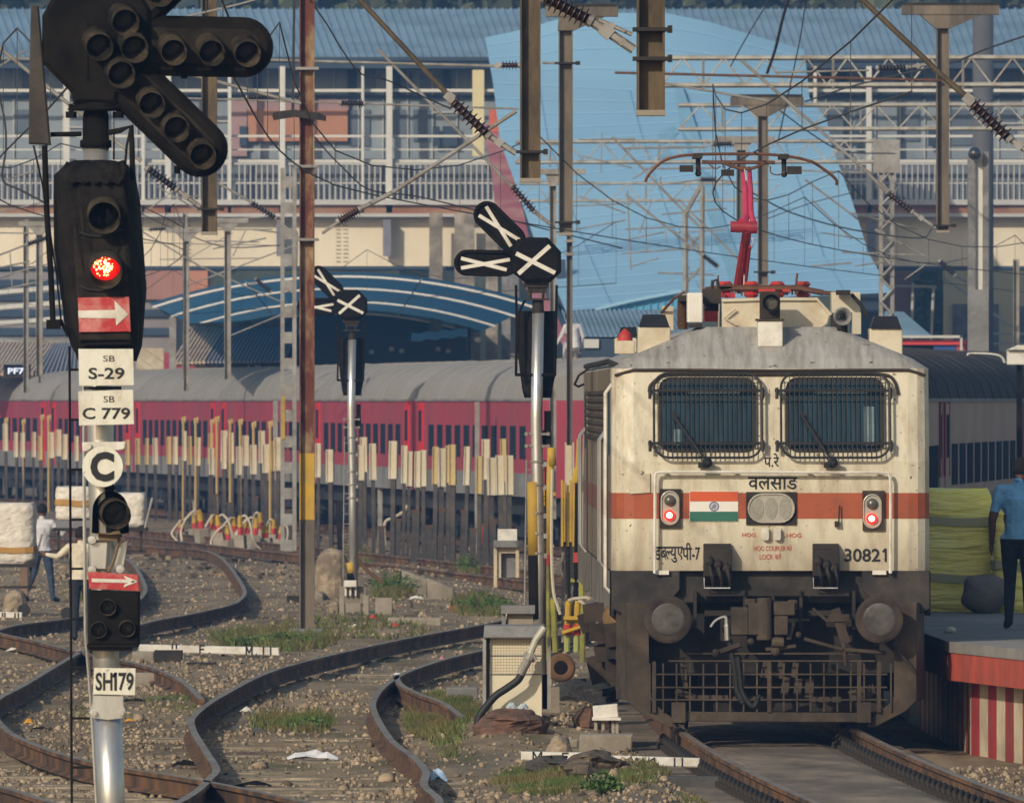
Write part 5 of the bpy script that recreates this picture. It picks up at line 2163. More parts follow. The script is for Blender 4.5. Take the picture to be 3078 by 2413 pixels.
cable('black cable dropping right of the pantograph towards the right girder', ((2340, 330, 246), (2450, 410, 256), (2540, 456, 266), (2690, 462, 270)), .014)
cable('dark cable falling from the pantograph drop arm to the right mast foot', ((2262, 580, 246), (2380, 640, 256), (2560, 690, 262), (2760, 716, 266), (2800, 690, 268)), .016)
cable('thin dark cable rising behind the pantograph over the blue roof', ((2300, 660, 300), (2440, 610, 300), (2560, 580, 300)), .012)
cable('hazy sagging cable above the cream girder on the left', ((300, 560, 300), (420, 640, 300), (600, 720, 300), (700, 744, 300), (860, 736, 300)), .014)
cable('dark looping cable at the upper left behind the signal', ((-10, 260, 170), (14, 360, 170), (18, 450, 170), (8, 540, 170), (60, 570, 170), (140, 612, 170)), .016)
cable('pale wire crossing above the near signal arm', ((560, 50, 160), (700, 18, 160), (780, -4, 160)), .014, m_steel)
for k_, (u, Y) in enumerate(((2210, 233), (2120, 262), (2432, 300), (1980, 320))):
    pass

# ------------------------------------------------------------------ red passenger coaches
m_cred = M('dusty maroon coach paint', (.40, .035, .075), .65, 0, .14, .8, (.29, .065, .09), .45, .5, stretch=(1, 1, .5), sharp=.4)
m_croof = M('dusty grey coach roof', (.32, .31, .30), .85, 0, .1, .8, (.25, .235, .22), .5, .4, sharp=.4)
m_cgrey = M('grey coach band', (.25, .255, .27), .7, 0, .12, .8, (.17, .16, .15), .4, .6)
m_cwin = M('barred coach window', (.022, .032, .05), .9, 0, .3, 6, spec=.05)
m_cend = M('sunlit red coach door', (.62, .02, .03), .5, 0, .08, 2)  # brighter red imitates sunlight on the coach ends
m_cunder = M('coach underframe', (.03, .032, .038), .85, 0, .4, 2)
m_cbeige = M('dusty beige coach paint', (.50, .35, .28), .7, 0, .12, 1.0, (.38, .26, .21), .5, .6, stretch=(1, 1, .4), sharp=.4)
m_cmar = M('maroon coach strip', (.22, .02, .035), .6, 0, .1, 2)
m_croofd = M('dark coach roof', (.06, .062, .072), .85, 0, .15, 1, (.045, .043, .045), .5, .6, spec=.1)


def coach(label, L_, side, roof, low, nwin, wz, group, door=None, strips=False, deep=1.0):
    t = thing('passenger_coach', label, 'train coach', (0, 0, 0), 0, group)
    hw = 1.6
    sec = [(-hw, 1.05), (-hw, 3.13)]
    arc = [(-hw, 3.13), (-1.52, 3.42), (-1.32, 3.68), (-1.0, 3.86), (-.5, 3.99), (0, 4.03), (.5, 3.99), (1.0, 3.86), (1.32, 3.68), (1.52, 3.42), (hw, 3.13)]
    mb = MB(Matrix.Identity(4))
    mb.box((0, L_ / 2, 2.1), (2 * hw, L_, 2.06))
    mb.build('body', side, t)
    mb = MB(Matrix.Identity(4))
    mb.smooth = True
    rows = []
    for y, k_ in ((.0, .8), (.25, .93), (.7, 1), (L_ * .25, 1), (L_ * .5, 1), (L_ * .75, 1), (L_ - .7, 1), (L_ - .25, .93), (L_, .8)):
        rows.append([Vector((x * (1.015 if k_ == 1 else .97 + .03 * k_), y, 3.13 + (z - 3.13) * k_)) for x, z in arc])
    mb.grid(rows)
    mb.smooth = False
    for y in np.arange(2, L_, 2.4):
        mb.tube([Vector((x * 1.017, y, z + .008)) for x, z in arc], .016, 4)
    mb.add(rows[0], [tuple(reversed(range(11)))])
    mb.add(rows[-1], [tuple(range(11))])
    mb.build('roof', roof, t)
    mb = MB(Matrix.Identity(4))
    for s in (-1, 1):
        mb.box((s * (hw + .006), L_ / 2, 1.32), (.012, L_ - .02, .50))
    mb.box((0, L_ / 2, 3.135), (2 * hw + .06, L_ - .02, .05))
    mb.build('waist_band', low, t)
    wm = None
    sp = (L_ - 4.6) / nwin
    for s in (-1, 1):
        for k_ in range(nwin):
            y = 2.3 + sp * (k_ + .5)
            if wm is None:
                mb = MB(Matrix.Identity(4))
                mb.box((0, 0, 0), (.03, sp * (.55 if not strips else .68), wz[1] - wz[0]))
                for j in range(5):
                    mb.box((0, 0, wz[0] + (wz[1] - wz[0]) * (j + .5) / 5 - (wz[0] + wz[1]) / 2), (.05, sp * .5, .015))
                w = mb.build('window', m_cwin, t)
                wm = w
            else:
                w = wm.copy()
                C.objects.link(w)
                w.parent = t
            w.location = (s * (hw + .004), y, (wz[0] + wz[1]) / 2)
    for s in (-1, 1):
        for y in (1.1, L_ - 1.1):
            mb = MB(Matrix.Identity(4))
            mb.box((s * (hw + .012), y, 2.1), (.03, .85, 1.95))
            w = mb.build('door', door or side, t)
            mb = MB(Matrix.Identity(4))
            mb.box((s * (hw + .03), y, 2.55), (.02, .5, .7))
            mb.build('door_window', m_cwin, w)
            if strips:
                mb = MB(Matrix.Identity(4))
                for d in (-.55, .55):
                    mb.box((s * (hw + .02), y + d, 2.5), (.03, .16, 1.2))
                mb.build('maroon_strip', m_cmar, t)
    mb = MB(Matrix.Identity(4))
    mb.box((0, L_ / 2, .85), (2.7, L_ - .4, .36))
    for y in np.arange(5, L_ - 5, 2.3):
        mb.box((random.uniform(-.9, .9), y, .62), (1.1, 1.3, .45))
    mb.build('underframe', m_cunder, t)
    for y in (3.4, L_ - 3.4):
        mb = MB(Matrix.Identity(4))
        for s in (-1, 1):
            mb.box((s * 1.1, y, .55), (.2, 3.2, .3))
            for d in (-1.28, 1.28):
                mb.lathe([(-.08, .46), (.08, .46)], (s * .84, y + d, .46), (1, 0, 0), 16)
                mb.box((s * 1.2, y + d, .46), (.2, .35, .3))
        mb.build('bogie', m_cunder, t)
    mb = MB(Matrix.Identity(4))
    for y, d in ((-.25, .5), (L_ + .25, .5)):
        mb.box((0, y, 2.1), (1.3, d, 2.0))
    mb.build('vestibule', m_dark, t)
    return t


def place_coach(o, a, b):
    a, b = Vector(a), Vector(b)
    d = b - a
    o.location = (a.x, a.y, 0)
    o.rotation_euler = (0, 0, math.atan2(-d.x, d.y))


joints = [(TR[k][0], TR[k][1]) for k in range(len(TR))]
labs = ['maroon coach half hidden by the locomotive, nearest of the red train', 'maroon coach between the nearer white cross signal and the locomotive', 'maroon coach right behind the smaller white cross signal', 'maroon coach seen between the lattice mast and the smaller white cross signal', 'maroon coach left of the lattice mast', 'hazy maroon coach behind the near signal number plates', 'hazy maroon coach at the left edge of the red train', 'farthest hazy maroon coach of the red train']
proto = None
for k in range(len(TR) - 1):
    a, b = Vector(TR[k]), Vector(TR[k + 1])
    L_ = (b - a).length - .7
    if k in (0, 1):
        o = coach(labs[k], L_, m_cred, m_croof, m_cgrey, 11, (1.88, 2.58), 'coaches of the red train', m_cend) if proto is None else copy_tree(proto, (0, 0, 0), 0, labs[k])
        proto = o
    else:
        o = copy_tree(proto, (0, 0, 0), 0, labs[k])
    place_coach(o, a, b)

# the beige coaches behind the locomotive
bc0 = coach('beige coach with maroon strips and barred windows, behind the person in blue', 23.5, m_cbeige, m_croofd, m_cgrey, 9, (1.75, 2.42), 'coaches of the beige train', None, True)
BJ = [(tc(142) + .1, 142.5), (tc(166) + .15, 166.5), (tc(190) + .5, 190), (5.95, 202.5)]
place_coach(bc0, ((2842 - CU) * 205 / F - 1.66, 205), ((3074 - CU) * 228 / F - 1.62, 228))
o = copy_tree(bc0, (0, 0, 0), 0, 'beige coach just behind the locomotive, showing only its far end')
place_coach(o, ((2730 - CU) * 181 / F - 1.66, 181), ((2838 - CU) * 204 / F - 1.66, 204))
o = copy_tree(bc0, (0, 0, 0), 0, 'beige coach leaving the frame at the right, beyond the person in blue')
place_coach(o, ((3080 - CU) * 229 / F - 1.66, 229), (10.9, 252))

# ------------------------------------------------------------------ foot overbridge station building
YB = 460.0
m_bluroof = M('blue grey sheet roof', (.27, .40, .52), .45, .1, .06, .8, (.18, .28, .36), .4, .4)
m_girder = M('cream girder plate', (.84, .76, .60), .8, 0, .05, .4, (.66, .56, .42), .3, .5, stretch=(1, 1, .35), sharp=.45)
m_fglass = M('hazy bridge glazing', (.21, .26, .31), .4, 0, .15, .6, (.27, .31, .35), .5, .5, sharp=.4)
m_rustb = M('rust stained fascia', (.38, .28, .19), .85, 0, .2, 1.2, (.26, .10, .05), .55, .9, stretch=(.5, 1, 1), sharp=.3)
m_wpost = M('white bridge post', (.62, .61, .57), .6, 0, .06, 1)
m_rail = M('pale bridge railing', (.50, .50, .49), .6, .1, .08, 1)
m_dblue = M('dark fascia with haze blue', (.035, .06, .095), .7, 0, .2, 1)  # lighter, bluer colour carries some of the distance haze
fb = thing('footbridge', 'long cream footbridge with glazed walkway and blue ribbed roof across the yard', 'footbridge', P(1540, 1203, YB) * 1.0)
fb.location = (0, YB, 0)
X0, X1 = -150, 3250


def slab(mb, v0, v1, Y, d, u0=X0, u1=X1):
    mb.pbox(u0, u1, v0, v1, Y, d)


mb = MB()
mb.smooth = False
a = [P(X0 - 60, 28, YB + 14), P(X1, 28, YB + 14), P(X1 + 60, 172, YB - .9), P(X0, 172, YB - .9)]
mb.quad(a[0], a[3], a[2], a[1])
mb.quad(*[p + Vector((0, 8, -.12)) for p in (a[3], a[0], a[1], a[2])])
for k in range(140):
    u = X0 + (X1 - X0) * k / 139
    p0, p1 = P(u - 52, 28, YB + 14), P(u, 172, YB - .9)
    mb.tube([p0 + Vector((0, 0, .02)), p1 + Vector((0, 0, .02))], .05, 4)
mb.build('roof', m_bluroof, fb)
mb = MB()
slab(mb, 172, 184, YB - 1, .1)
mb.build('gutter', m_dblue, fb)
mb = MB()
slab(mb, 182, 478, YB + 1.2, .1)
mb.build('glazing', m_fglass, fb)
mb = MB()
slab(mb, 184, 206, YB - .9, 2)  # dark slab imitates the shade under the eave
slab(mb, 286, 296, YB + 1.0, .1)
for u0 in (1045, 1180, 1330, 900, 760, 2470, 2520, 2700):
    mb.pbox(u0, u0 + 24, 206, 282, YB + 1, .1)
mb.build('eave_shade_transom', m_dblue, fb)
for u, w_ in ((200, 18), (505, 18), (848, 18), (1170, 18), (2612, 16), (430, 10), (690, 10), (2450, 10), (1090, 8)):
    mb = MB()
    mb.pbox(u - w_ / 2, u + w_ / 2, 200, 640, YB - 1, .25)
    mb.build('post', m_wpost, fb)
mb = MB()
mb.pbox(1420, 1455, 210, 470, YB - .8, .4)
mb.build('pillar', M('pale yellow pillar', (.68, .60, .36), .7, 0, .06, 1), fb)
for v, h in ((268, 9), (406, 7), (480, 9), (448, 4)):
    mb = MB()
    slab(mb, v, v + h, YB - .6, .1)
    mb.build('rail', m_wpost, fb)
mb = MB()
u = X0
while u < X1:
    mb.pbox(u, u + 3.6, 492, 600, YB - .8, .05)
    u += 17
slab(mb, 490, 496, YB - .82, .08)
slab(mb, 548, 553, YB - .75, .05)
mb.build('balustrade', m_rail, fb)
mb = MB()
slab(mb, 494, 600, YB + .4, .1)
mb.build('walkway_screen', M('dim bridge screen', (.15, .17, .20), .7, 0, .25, .5), fb)
mb = MB()
slab(mb, 600, 616, YB - 1.2, .4)
slab(mb, 642, 652, YB - 1.3, .4)
mb.build('ledge', m_rail, fb)
mb = MB()
slab(mb, 616, 642, YB - 1, .3)
mb.build('fascia', m_rustb, fb)
mb = MB()
slab(mb, 652, 802, YB - .6, 3.5)
mb.build('girder', m_girder, fb)
mb = MB()
slab(mb, 800, 810, YB - .9, 4)
mb.build('bottom_flange', m_dblue, fb)
for u in (1010, 1032, 560, 2940, 2968, 140, 1560):
    mb = MB()
    for v in range(664, 796, 12):
        mb.pbox(u, u + 14, v, v + 4, YB - .63, .05)
    mb.build('rivet_plate', M('girder rivets', (.42, .36, .27), .8), fb)
for u in (1163, 843, 195, 2620):
    mb = MB()
    mb.pbox(u - 12, u + 12, 660, 770, YB - 1.4, .5)
    mb.build('downpipe_box', M('grey box', (.2, .2, .24), .7), fb)
for u, w_ in ((1290, 40), (1366, 60), (1460, 36)):
    mb = MB()
    mb.pbox(u, u + w_, 640, 1220, YB - 2.5, .6)
    mb.build('column', m_conc, fb)
mb = MB()
mb.pbox(1406, 1414, 900, 1100, YB - 2.6, .1)
for u0, u1, v0, v1 in ((745, 1040, 310, 430), (690, 760, 300, 470), (980, 1050, 400, 430)):
    mb.pbox(u0, u1, v0, v1, YB + 2, .4) if False else None
mb.build('crack', m_dark, fb)
mb = MB()
mb.pbox(742, 1048, 300, 330, YB + .95, .15)
mb.pbox(690, 742, 300, 470, YB + .95, .15)
mb.build('brown_panel', M('mauve brown panel', (.36, .24, .25), .8, 0, .1, 1), fb)
mb = MB()
k_ = 0
for u in range(40, 3078, 74):
    if 1440 < u < 2420:
        continue
    mb.pbox(u, u + 3, 206, 478, YB + 1.1, .1)
    k_ += 1
    if k_ % 3 == 0:
        mb.pbox(u + 3, u + 74, 330 + (k_ * 37) % 60, 334 + (k_ * 37) % 60, YB + 1.1, .1)
mb.build_each('mullion', m_rail, fb)
mb = MB()
for k_, u in enumerate((66, 288, 460, 1068, 1180, 1262, 2500, 2590, 2720, 2880, 3010)):
    mb.pbox(u, u + 60, 210 + (k_ % 3) * 8, 284, YB + 1.12, .06)
    mb.pbox(u - 20, u + 44, 330, 400 + (k_ * 13) % 40, YB + 1.12, .06)
mb.build_each('dark_window', M('dim window', (.11, .14, .18), .4, 0, .2, 1), fb)
mb = MB()
mb.pbox(745, 1045, 330, 425, YB + .9, .15)
mb.build('orange_panel', M('dull orange panel', (.45, .22, .13), .8, 0, .1, 1), fb)
mb = MB()
for k, u in enumerate((1300, 1330, 720, 1352, 2560, 2790)):
    mb.pbox(u, u + 22, 380, 440, YB + .8, .1)
mb.build('dark_pane', m_dblue, fb)

# big blue stair enclosure coming down towards the yard
m_bsheet = M('blue profiled sheet', (.25, .48, .70), .6, 0, .035, .5, (.28, .49, .67), .5, .3, stretch=(.3, .3, .8), sharp=.5)
m_bgut = M('blue gutter strip', (.22, .42, .58), .55, 0, .05, .5)
st = thing('stair_enclosure', 'huge sky blue sheet-clad stair enclosure sloping down behind the pantograph', 'stair cover', (6, 430, 0))
top = [(1458, 113), (1560, 92), (1700, 52), (1850, 40), (2000, 40), (2130, 66), (2260, 106), (2418, 150)]
Lf = [(1458, 113), (1482, 250), (1503, 425), (1552, 560), (1606, 720), (1660, 840), (1700, 935)]
Rg = [(2418, 150), (2434, 300), (2485, 360), (2500, 440), (2560, 600), (2610, 760), (2680, 880)]
rows = []
for k in range(7):
    Y = 450 - k * 6
    if k == 0:
        rows.append([P(*p, Y) for p in top])
    else:
        rows.append([P(Lf[k][0] + (Rg[k][0] - Lf[k][0]) * i / 7, Lf[k][1] + (Rg[k][1] - Lf[k][1]) * i / 7 + (0 if k < 6 else -6 * math.sin(i * .45)), Y) for i in range(8)])
mb = MB()
mb.smooth = True
fine = []
for k in range(6):
    for s_ in range(4):
        f = s_ / 4
        fine.append([rows[k][j].lerp(rows[k + 1][j], f).lerp(rows[k][j + 1].lerp(rows[k + 1][j + 1], f), g_) for j in range(7) for g_ in (0, .25, .5, .75)] + [rows[k][7].lerp(rows[k + 1][7], f)])
fine.append([rows[6][j].lerp(rows[6][j + 1], g_) for j in range(7) for g_ in (0, .25, .5, .75)] + [rows[6][7]])
mb.grid(fine)
mb.build('sloping_roof', m_bsheet, st)
mb = MB()
for k in range(22):                                  # horizontal laps between the sheets
    f = (k + .7) / 22 * 6
    i = int(f)
    g_ = f - i
    ln = [rows[i][j].lerp(rows[i + 1][j], g_) + Vector((0, -.08, .03)) for j in range(8)]
    mb.tube(ln, .012, 4)
for j in (1, 3, 6):
    mb.tube([rows[i][j] + Vector((0, -.09, .03)) for i in range(1, 7)], .010, 4)
mb.build('sheet_lap', m_bsheet, st)
mb = MB()
g0 = [(2030, 270), (2044, 380), (2080, 500), (2126, 640), (2180, 800), (2196, 866)]
g1 = [(2052, 262), (2112, 440), (2140, 540), (2176, 660), (2222, 780), (2240, 858)]


def on_sheet(u, v, off=-.14):
    """drop the pixel onto the sloping sheet"""
    best = None
    for k in range(6):
        for j in range(7):
            A, B, Cc, D = rows[k][j], rows[k][j + 1], rows[k + 1][j + 1], rows[k + 1][j]
            d = (P(u, v, 100) - Vector((0, 0, H))).normalized()
            o_ = Vector((0, 0, H))
            for tri in ((A, B, Cc), (A, Cc, D)):
                n_ = (tri[1] - tri[0]).cross(tri[2] - tri[0])
                den = n_.dot(d)
                if abs(den) < 1e-9:
                    continue
                s_ = n_.dot(tri[0] - o_) / den
                p_ = o_ + d * s_
                ok = all(((tri[(i + 1) % 3] - tri[i]).cross(p_ - tri[i])).dot(n_) > -.05 * n_.length for i in range(3))
                if ok and s_ > 0 and (best is None or s_ < best):
                    best = s_
    Y = (best * (P(u, v, 100) - Vector((0, 0, H))).normalized().y) if best else 430 - (v - 300) * .04
    return P(u, v, Y + off)


mb.grid([[on_sheet(*a_), on_sheet(*b_)] for a_, b_ in zip(g0, g1)])
mb.build('valley_gutter', m_bgut, st, solid=.05)
mb = MB()
mb.prism([on_sheet(u, v, -.05) for u, v in ((1974, 480), (1978, 400), (2026, 380), (2040, 400), (2004, 440), (2020, 470))], (0, .08, 0))
mb.build('patch_sheet', m_bgut, st)
mb = MB()
rp = [(1452, 380), (1478, 520), (1490, 640), (1540, 780), (1600, 900), (1700, 1045)]
rq = [(1506, 380), (1550, 520), (1582, 640), (1612, 780), (1656, 900), (1728, 1045)]
mb.grid([[P(*a_, 448 - 7 * k), P(*b_, 448 - 7 * k)] for k, (a_, b_) in enumerate(zip(rp, rq))])
mb.build('side_wall', M('faded red side wall', (.42, .13, .16), .75, 0, .1, .4, (.5, .27, .25), .3, .4), st, solid=.1)
mb = MB()
mb.pbox(1470, 1510, 330, 400, 447, .3)
mb.build('end_panel', M('orange red panel', (.55, .13, .07), .7), st)
mb = MB()
for k in range(6):
    mb.tube([P(*rq[k], 447.9 - 7 * k), P(rq[min(k + 1, 5)][0], rq[min(k + 1, 5)][1], 447.9 - 7 * min(k + 1, 5))], .12, 5)
mb.pbox(1640, 1700, 780, 1000, 420, .4)
mb.build('stair_stringer', m_dblue, st)
for k, (u0, u1) in enumerate(((1508, 1560), (2300, 2330), (2560, 2590))):
    mb = MB()
    mb.pbox(u0, u1, 700, 1235, 424, .5)
    mb.build('support_column', m_concg, st)

# platform shelter with pale ribbed roof below the stairs
sh = thing('platform_shelter', 'pale blue ribbed shelter roof with bright blue wall left of the cab roof', 'shelter', P(1860, 1100, 340))


def ribbed(parent, name, quad, n, mat, r=.035, rib=None, off=(0, -.02, .03)):
    A, B, Cc, D = [Vector(p) for p in quad]        # top-left, top-right, bottom-right, bottom-left
    mb = MB()
    mb.quad(A, D, Cc, B)
    mb.quad(*[p + Vector((0, 0, -.06)) for p in (A, B, Cc, D)])
    for k in range(n + 1):
        mb.tube([A.lerp(B, k / n) + Vector(off), D.lerp(Cc, k / n) + Vector(off)], r, 5)
    return mb.build(name, mat, parent)


ribbed(sh, 'roof', (P(1690, 936, 348), P(2060, 930, 348), P(2110, 1016, 338), P(1716, 1012, 338)), 26, m_bluroof, .03)
mb = MB()
mb.prism([P(*p, 349) for p in ((1798, 930), (1900, 906), (2040, 880), (2040, 936), (1798, 938))], (0, .2, 0))
for u in range(1820, 2040, 22):
    mb.pbox(u, u + 3, 915 - (u - 1820) * .14, 936, 348.95, .04)
mb.build('blue_wall', M('bright blue wall sheet', (.10, .36, .60), .6, 0, .06, 1), sh)
mb = MB()
mb.tube([P(1790, 930, 348.8), P(1900, 904, 348.8), P(2045, 876, 348.8)], .06, 5)
mb.build('wall_trim', m_bsheet, sh)
for u in (1735, 1880, 2030):
    mb = MB()
    mb.pbox(u, u + 10, 1008, 1300, 342, .2)
    mb.build('shelter_post', m_steel, sh)
mb = MB()
mb.pbox(1730, 2060, 1016, 1200, 352, .3)
mb.build('back_wall', m_dblue, sh)
mb = MB()
for u0, u1, v0, v1 in ((1755, 1800, 1018, 1046), (1850, 1880, 1020, 1040)):
    mb.pbox(u0, u1, v0, v1, 351.9, .1)
mb.build('poster', m_wpost, sh)

# vaulted blue train shed
vt = thing('train_shed', 'dark blue vaulted train shed roof with pale arch ribs under the footbridge', 'train shed', (-5, 400, 0))
m_vault = M('blue translucent vault', (.09, .25, .42), .6, 0, .10, .3, (.07, .20, .35), .5, .3)


_vn = m_vault.node_tree
_tl = _vn.nodes.new('ShaderNodeBsdfTranslucent')
_tl.inputs[0].default_value = (.06, .19, .33, 1)
_ms = _vn.nodes.new('ShaderNodeMixShader')
_ms.inputs[0].default_value = .6
_vn.links.new(_vn.nodes['Principled BSDF'].outputs[0], _ms.inputs[1])
_vn.links.new(_tl.outputs[0], _ms.inputs[2])
_vn.links.new(_ms.outputs[0], _vn.nodes['Material Output'].inputs['Surface'])
m_arch = M('white arch rib', (.70, .70, .68), .6, 0, .04, 1)


def arch(Y, off=0.0, n=21):
    cx = (1032 - CU) * Y / F
    return [Vector((cx + x, Y, 6.42 - off - x * x / 31)) for x in np.linspace(-5.0, 5.0, n)]


mb = MB()
mb.smooth = True
for ya, yb in ((326, 332.3), (333, 368.2), (369, 417.1), (418, 472), (473, 480)):  # slots added before the ribs so sunlight reaches their faces
    mb.grid([arch(ya + (yb - ya) * k / 4) for k in range(5)])
mb.build('vault', m_vault, vt)
for Y in (333, 369, 418, 473):
    mb = MB()
    mb.tube([p_ + Vector((0, -.06, 0)) for p_ in arch(Y, .05)], .036, 6)
    mb.build('arch_rib', m_arch, vt)
for k in (5, 9, 14):
    mb = MB()
    mb.tube([arch(Y, .06)[k] for Y in (326, 372, 420, 474)], .02, 4)
    mb.build('purlin', m_rail, vt)
mb = MB()
a_ = arch(474.5)
mb.add(a_ + [Vector((a_[-1].x, 474.5, 3.5)), Vector((a_[0].x, 474.5, 3.5))], [tuple(range(23))])
mb.build('end_wall', M('deep blue end wall', (.02, .12, .20), .8, 0, .3, .4), vt)
for s, Y in ((0, 372), (-1, 372), (0, 473), (-1, 473)):
    a_ = arch(Y)[s]
    mb = MB()
    mb.box((a_.x, Y, (a_.z - .25) / 2), (.2, .2, a_.z + .2))
    mb.build('shed_column', m_steel, vt)

# striped canopy roofs on the far platforms
m_canr = M('sunlit pink cream corrugated sheet', (.46, .33, .26), .8, 0, .12, 1.2, (.55, .45, .34), .5, .8)  # sunlit stretch of the sheet, sunlight put into its colour
m_cang = M('shaded grey corrugated sheet', (.25, .25, .29), .8, 0, .12, 1.2)  # same sheet coloured grey for its shaded stretch
cp = thing('platform_canopy', 'corrugated canopy roof, sunlit pink at left and shaded grey at right, left of the lattice mast', 'canopy', P(700, 1100, 390))
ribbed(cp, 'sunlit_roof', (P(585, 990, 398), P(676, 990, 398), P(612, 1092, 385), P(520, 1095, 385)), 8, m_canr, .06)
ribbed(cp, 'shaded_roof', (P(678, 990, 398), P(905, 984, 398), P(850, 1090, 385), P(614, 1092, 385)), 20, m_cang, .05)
mb = MB()
mb.tube([P(560, 984, 398.2), P(700, 978, 398.2), P(850, 966, 398.2), P(905, 978, 398.2)], .12, 6)
mb.build('ridge', m_steel, cp)
mb = MB()
mb.prism([P(*p, 399) for p in ((700, 980), (800, 962), (870, 958), (905, 984), (905, 1100), (640, 1100))], (0, .4, 0))
mb.build('gable', m_dblue, cp)
mb = MB()
for k, (u0, u1, c) in enumerate(((586, 652, 0),)):
    mb.pbox(u0, u1, 1092, 1130, 388, .2)
mb.pbox(744, 750, 1092, 1120, 388, .1)
mb.pbox(766, 784, 1095, 1118, 388, .1)
mb.build('cream_panel', m_cream, cp)
mb = MB()
mb.pbox(640, 900, 1094, 1260, 392, .3)
mb.build('back_wall', m_dblue, cp)
mb = MB()
mb.pbox(410, 492, 1046, 1135, 391, .2)
mb.build('cream_wall', m_cream, cp)
mb = MB()
mb.pbox(492, 588, 1060, 1135, 391, .2)
mb.build('maroon_wall', m_cred, cp)
cp = thing('platform_canopy', 'corrugated canopy roof at the left edge above the lit PF7 board', 'canopy', P(100, 1100, 400))
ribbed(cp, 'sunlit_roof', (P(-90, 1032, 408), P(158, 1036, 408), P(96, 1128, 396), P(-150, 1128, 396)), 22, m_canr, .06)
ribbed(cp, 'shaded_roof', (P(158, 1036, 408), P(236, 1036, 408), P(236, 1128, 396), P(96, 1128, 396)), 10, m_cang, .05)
mb = MB()
mb.tube([P(-90, 1028, 408), P(200, 1026, 408)], .14, 6)
mb.build('ridge', m_steel, cp)
mb = MB()
mb.pbox(-100, 240, 1128, 1230, 404, .3)
mb.build('back_wall', m_dblue, cp)
sgn = thing('platform_board', 'dark platform board with small lit letters PF7 under the striped canopy', 'sign', P(50, 1132, 385))
mb = MB()
mb.pbox(10, 92, 1096, 1132, 385, .25)
mb.build('board', m_dark, sgn)
mb = MB()
mb.prism([P(*p, 384.8) for p in ((4, 1096), (10, 1086), (96, 1086), (106, 1094))], (0, .5, 0))
mb.build('board_roof', m_concg, sgn)
mb = MB()
text_fit(mb, 'PF7', (24, 72, 1106, 1124), lambda u, v: P(u, v, 384.98), .02)
mb.build('lit_lettering', glow('blue white led', (.65, .75, 1.0), .8), sgn)

# dark shed roofs and sheeting behind the coaches, left of the stair
sd = thing('shed', 'low dark shed with torn pale sheeting on top, behind the red coach roofs', 'shed', P(1240, 1100, 385))
mb = MB()
mb.prism([P(*p, 388) for p in ((960, 984), (1100, 1000), (1250, 1026), (1400, 1000), (1410, 1120), (940, 1120))], (0, 6, 0))
mb.build('shed_body', M('dark shed with haze blue', (.045, .07, .11), .8, 0, .3, .6), sd)  # blue in the shed colour stands for haze in front of it
mb = MB()
mb.smooth = True
mb.grid([[P(1236 + 24 * k, 1012 - 2.2 * k + (5 if k % 2 else 0) - 6 * j + 12 * (j == 0), 387 + 2 * j) for k in range(8)] for j in range(3)])
mb.build('torn_sheeting', m_wpost, sd)
mb = MB()
for u in (1110, 1170, 1200, 1310, 1340):
    mb.pbox(u, u + 14, 1040 + (u % 7) * 3, 1052 + (u % 7) * 3, 387.9, .1)
mb.build('lamp_dot', m_rail, sd)

# buildings dim in the haze under the bridge on the left
bl = thing('building', 'hazy station building with orange brown block under the left girder', 'building', P(300, 1200, 520))
mb = MB()
mb.pbox(-60, 530, 818, 1260, 520, 8)
mb.build('wall', M('hazy grey wall', (.26, .24, .24), .85, 0, .2, .3), bl)
mb = MB()
mb.pbox(440, 625, 812, 900, 515, 5)
mb.build('brown_block', M('brown block', (.36, .19, .15), .85, 0, .12, .4), bl)
mb = MB()
mb.pbox(570, 624, 812, 895, 514.8, .3)
mb.build('orange_face', M('orange block face', (.48, .22, .14), .85, 0, .1, .5), bl)
mb = MB()
for v in (840, 880, 930, 985):
    mb.pbox(-60, 530, v, v + 22, 519.8, .3)
mb.build('window_band', m_dblue, bl)
mb = MB()
for v in (866, 912, 960):
    mb.tube([P(-60, v + 18, 512), P(260, v - 8, 512)], .12, 5)
mb.build('pale_roof', m_wpost, bl)

# right: cream building with brown wall, awning and column
cb = thing('building', 'sunlit cream building with grey doorway at the right edge behind the coaches', 'building', P(2950, 1200, 490))
mb = MB()
mb.pbox(2838, 3300, 800, 1260, 490, 6)
mb.build('wall', M('sunlit cream wall', (.74, .64, .38), .8, 0, .05, .4), cb)
mb = MB()
mb.pbox(2864, 3002, 914, 1110, 489.8, .3)
mb.pbox(3060, 3200, 920, 1110, 489.8, .3)
mb.build('doorway', m_concg, cb)
mb = MB()
for v in (1000, 1030):
    mb.pbox(2960, 3200, v, v + 6, 488, .1)
for a_, b_ in (((2840, 838), (2920, 892)), ((2876, 830), (2960, 878)), ((2980, 940), (3040, 980))):
    mb.tube([P(*a_, 488), P(*b_, 488)], .05, 5)
mb.build('steel_rail', m_rail, cb)
bw = thing('building', 'brown brick wall with climbing greenery right of the lattice mast', 'building', P(2740, 1200, 485))
mb = MB()
mb.pbox(2640, 2838, 800, 1260, 492, 3)
mb.build('wall', M('brown brick wall', (.34, .19, .13), .9, 0, .2, .5, (.22, .16, .13), .4, .5), bw)
mb = MB()
for k in range(900):
    a_ = rng.random(2)
    u, v = 2762 + 60 * a_[0] + 20 * math.sin(k), 830 + 260 * a_[1]
    p_ = P(u, v, 491.6 - .5 * random.random())
    s_ = .18 + .15 * random.random()
    mb.quad(p_, p_ + Vector((s_, random.uniform(-.2, .2), .05)), p_ + Vector((s_, 0, s_)), p_ + Vector((0, random.uniform(-.2, .2), s_)))
mb.build('climbing_leaves', M('climber leaf', (.07, .11, .035), .8, 0, .3, 1, island=.5), bw)
mb = MB()
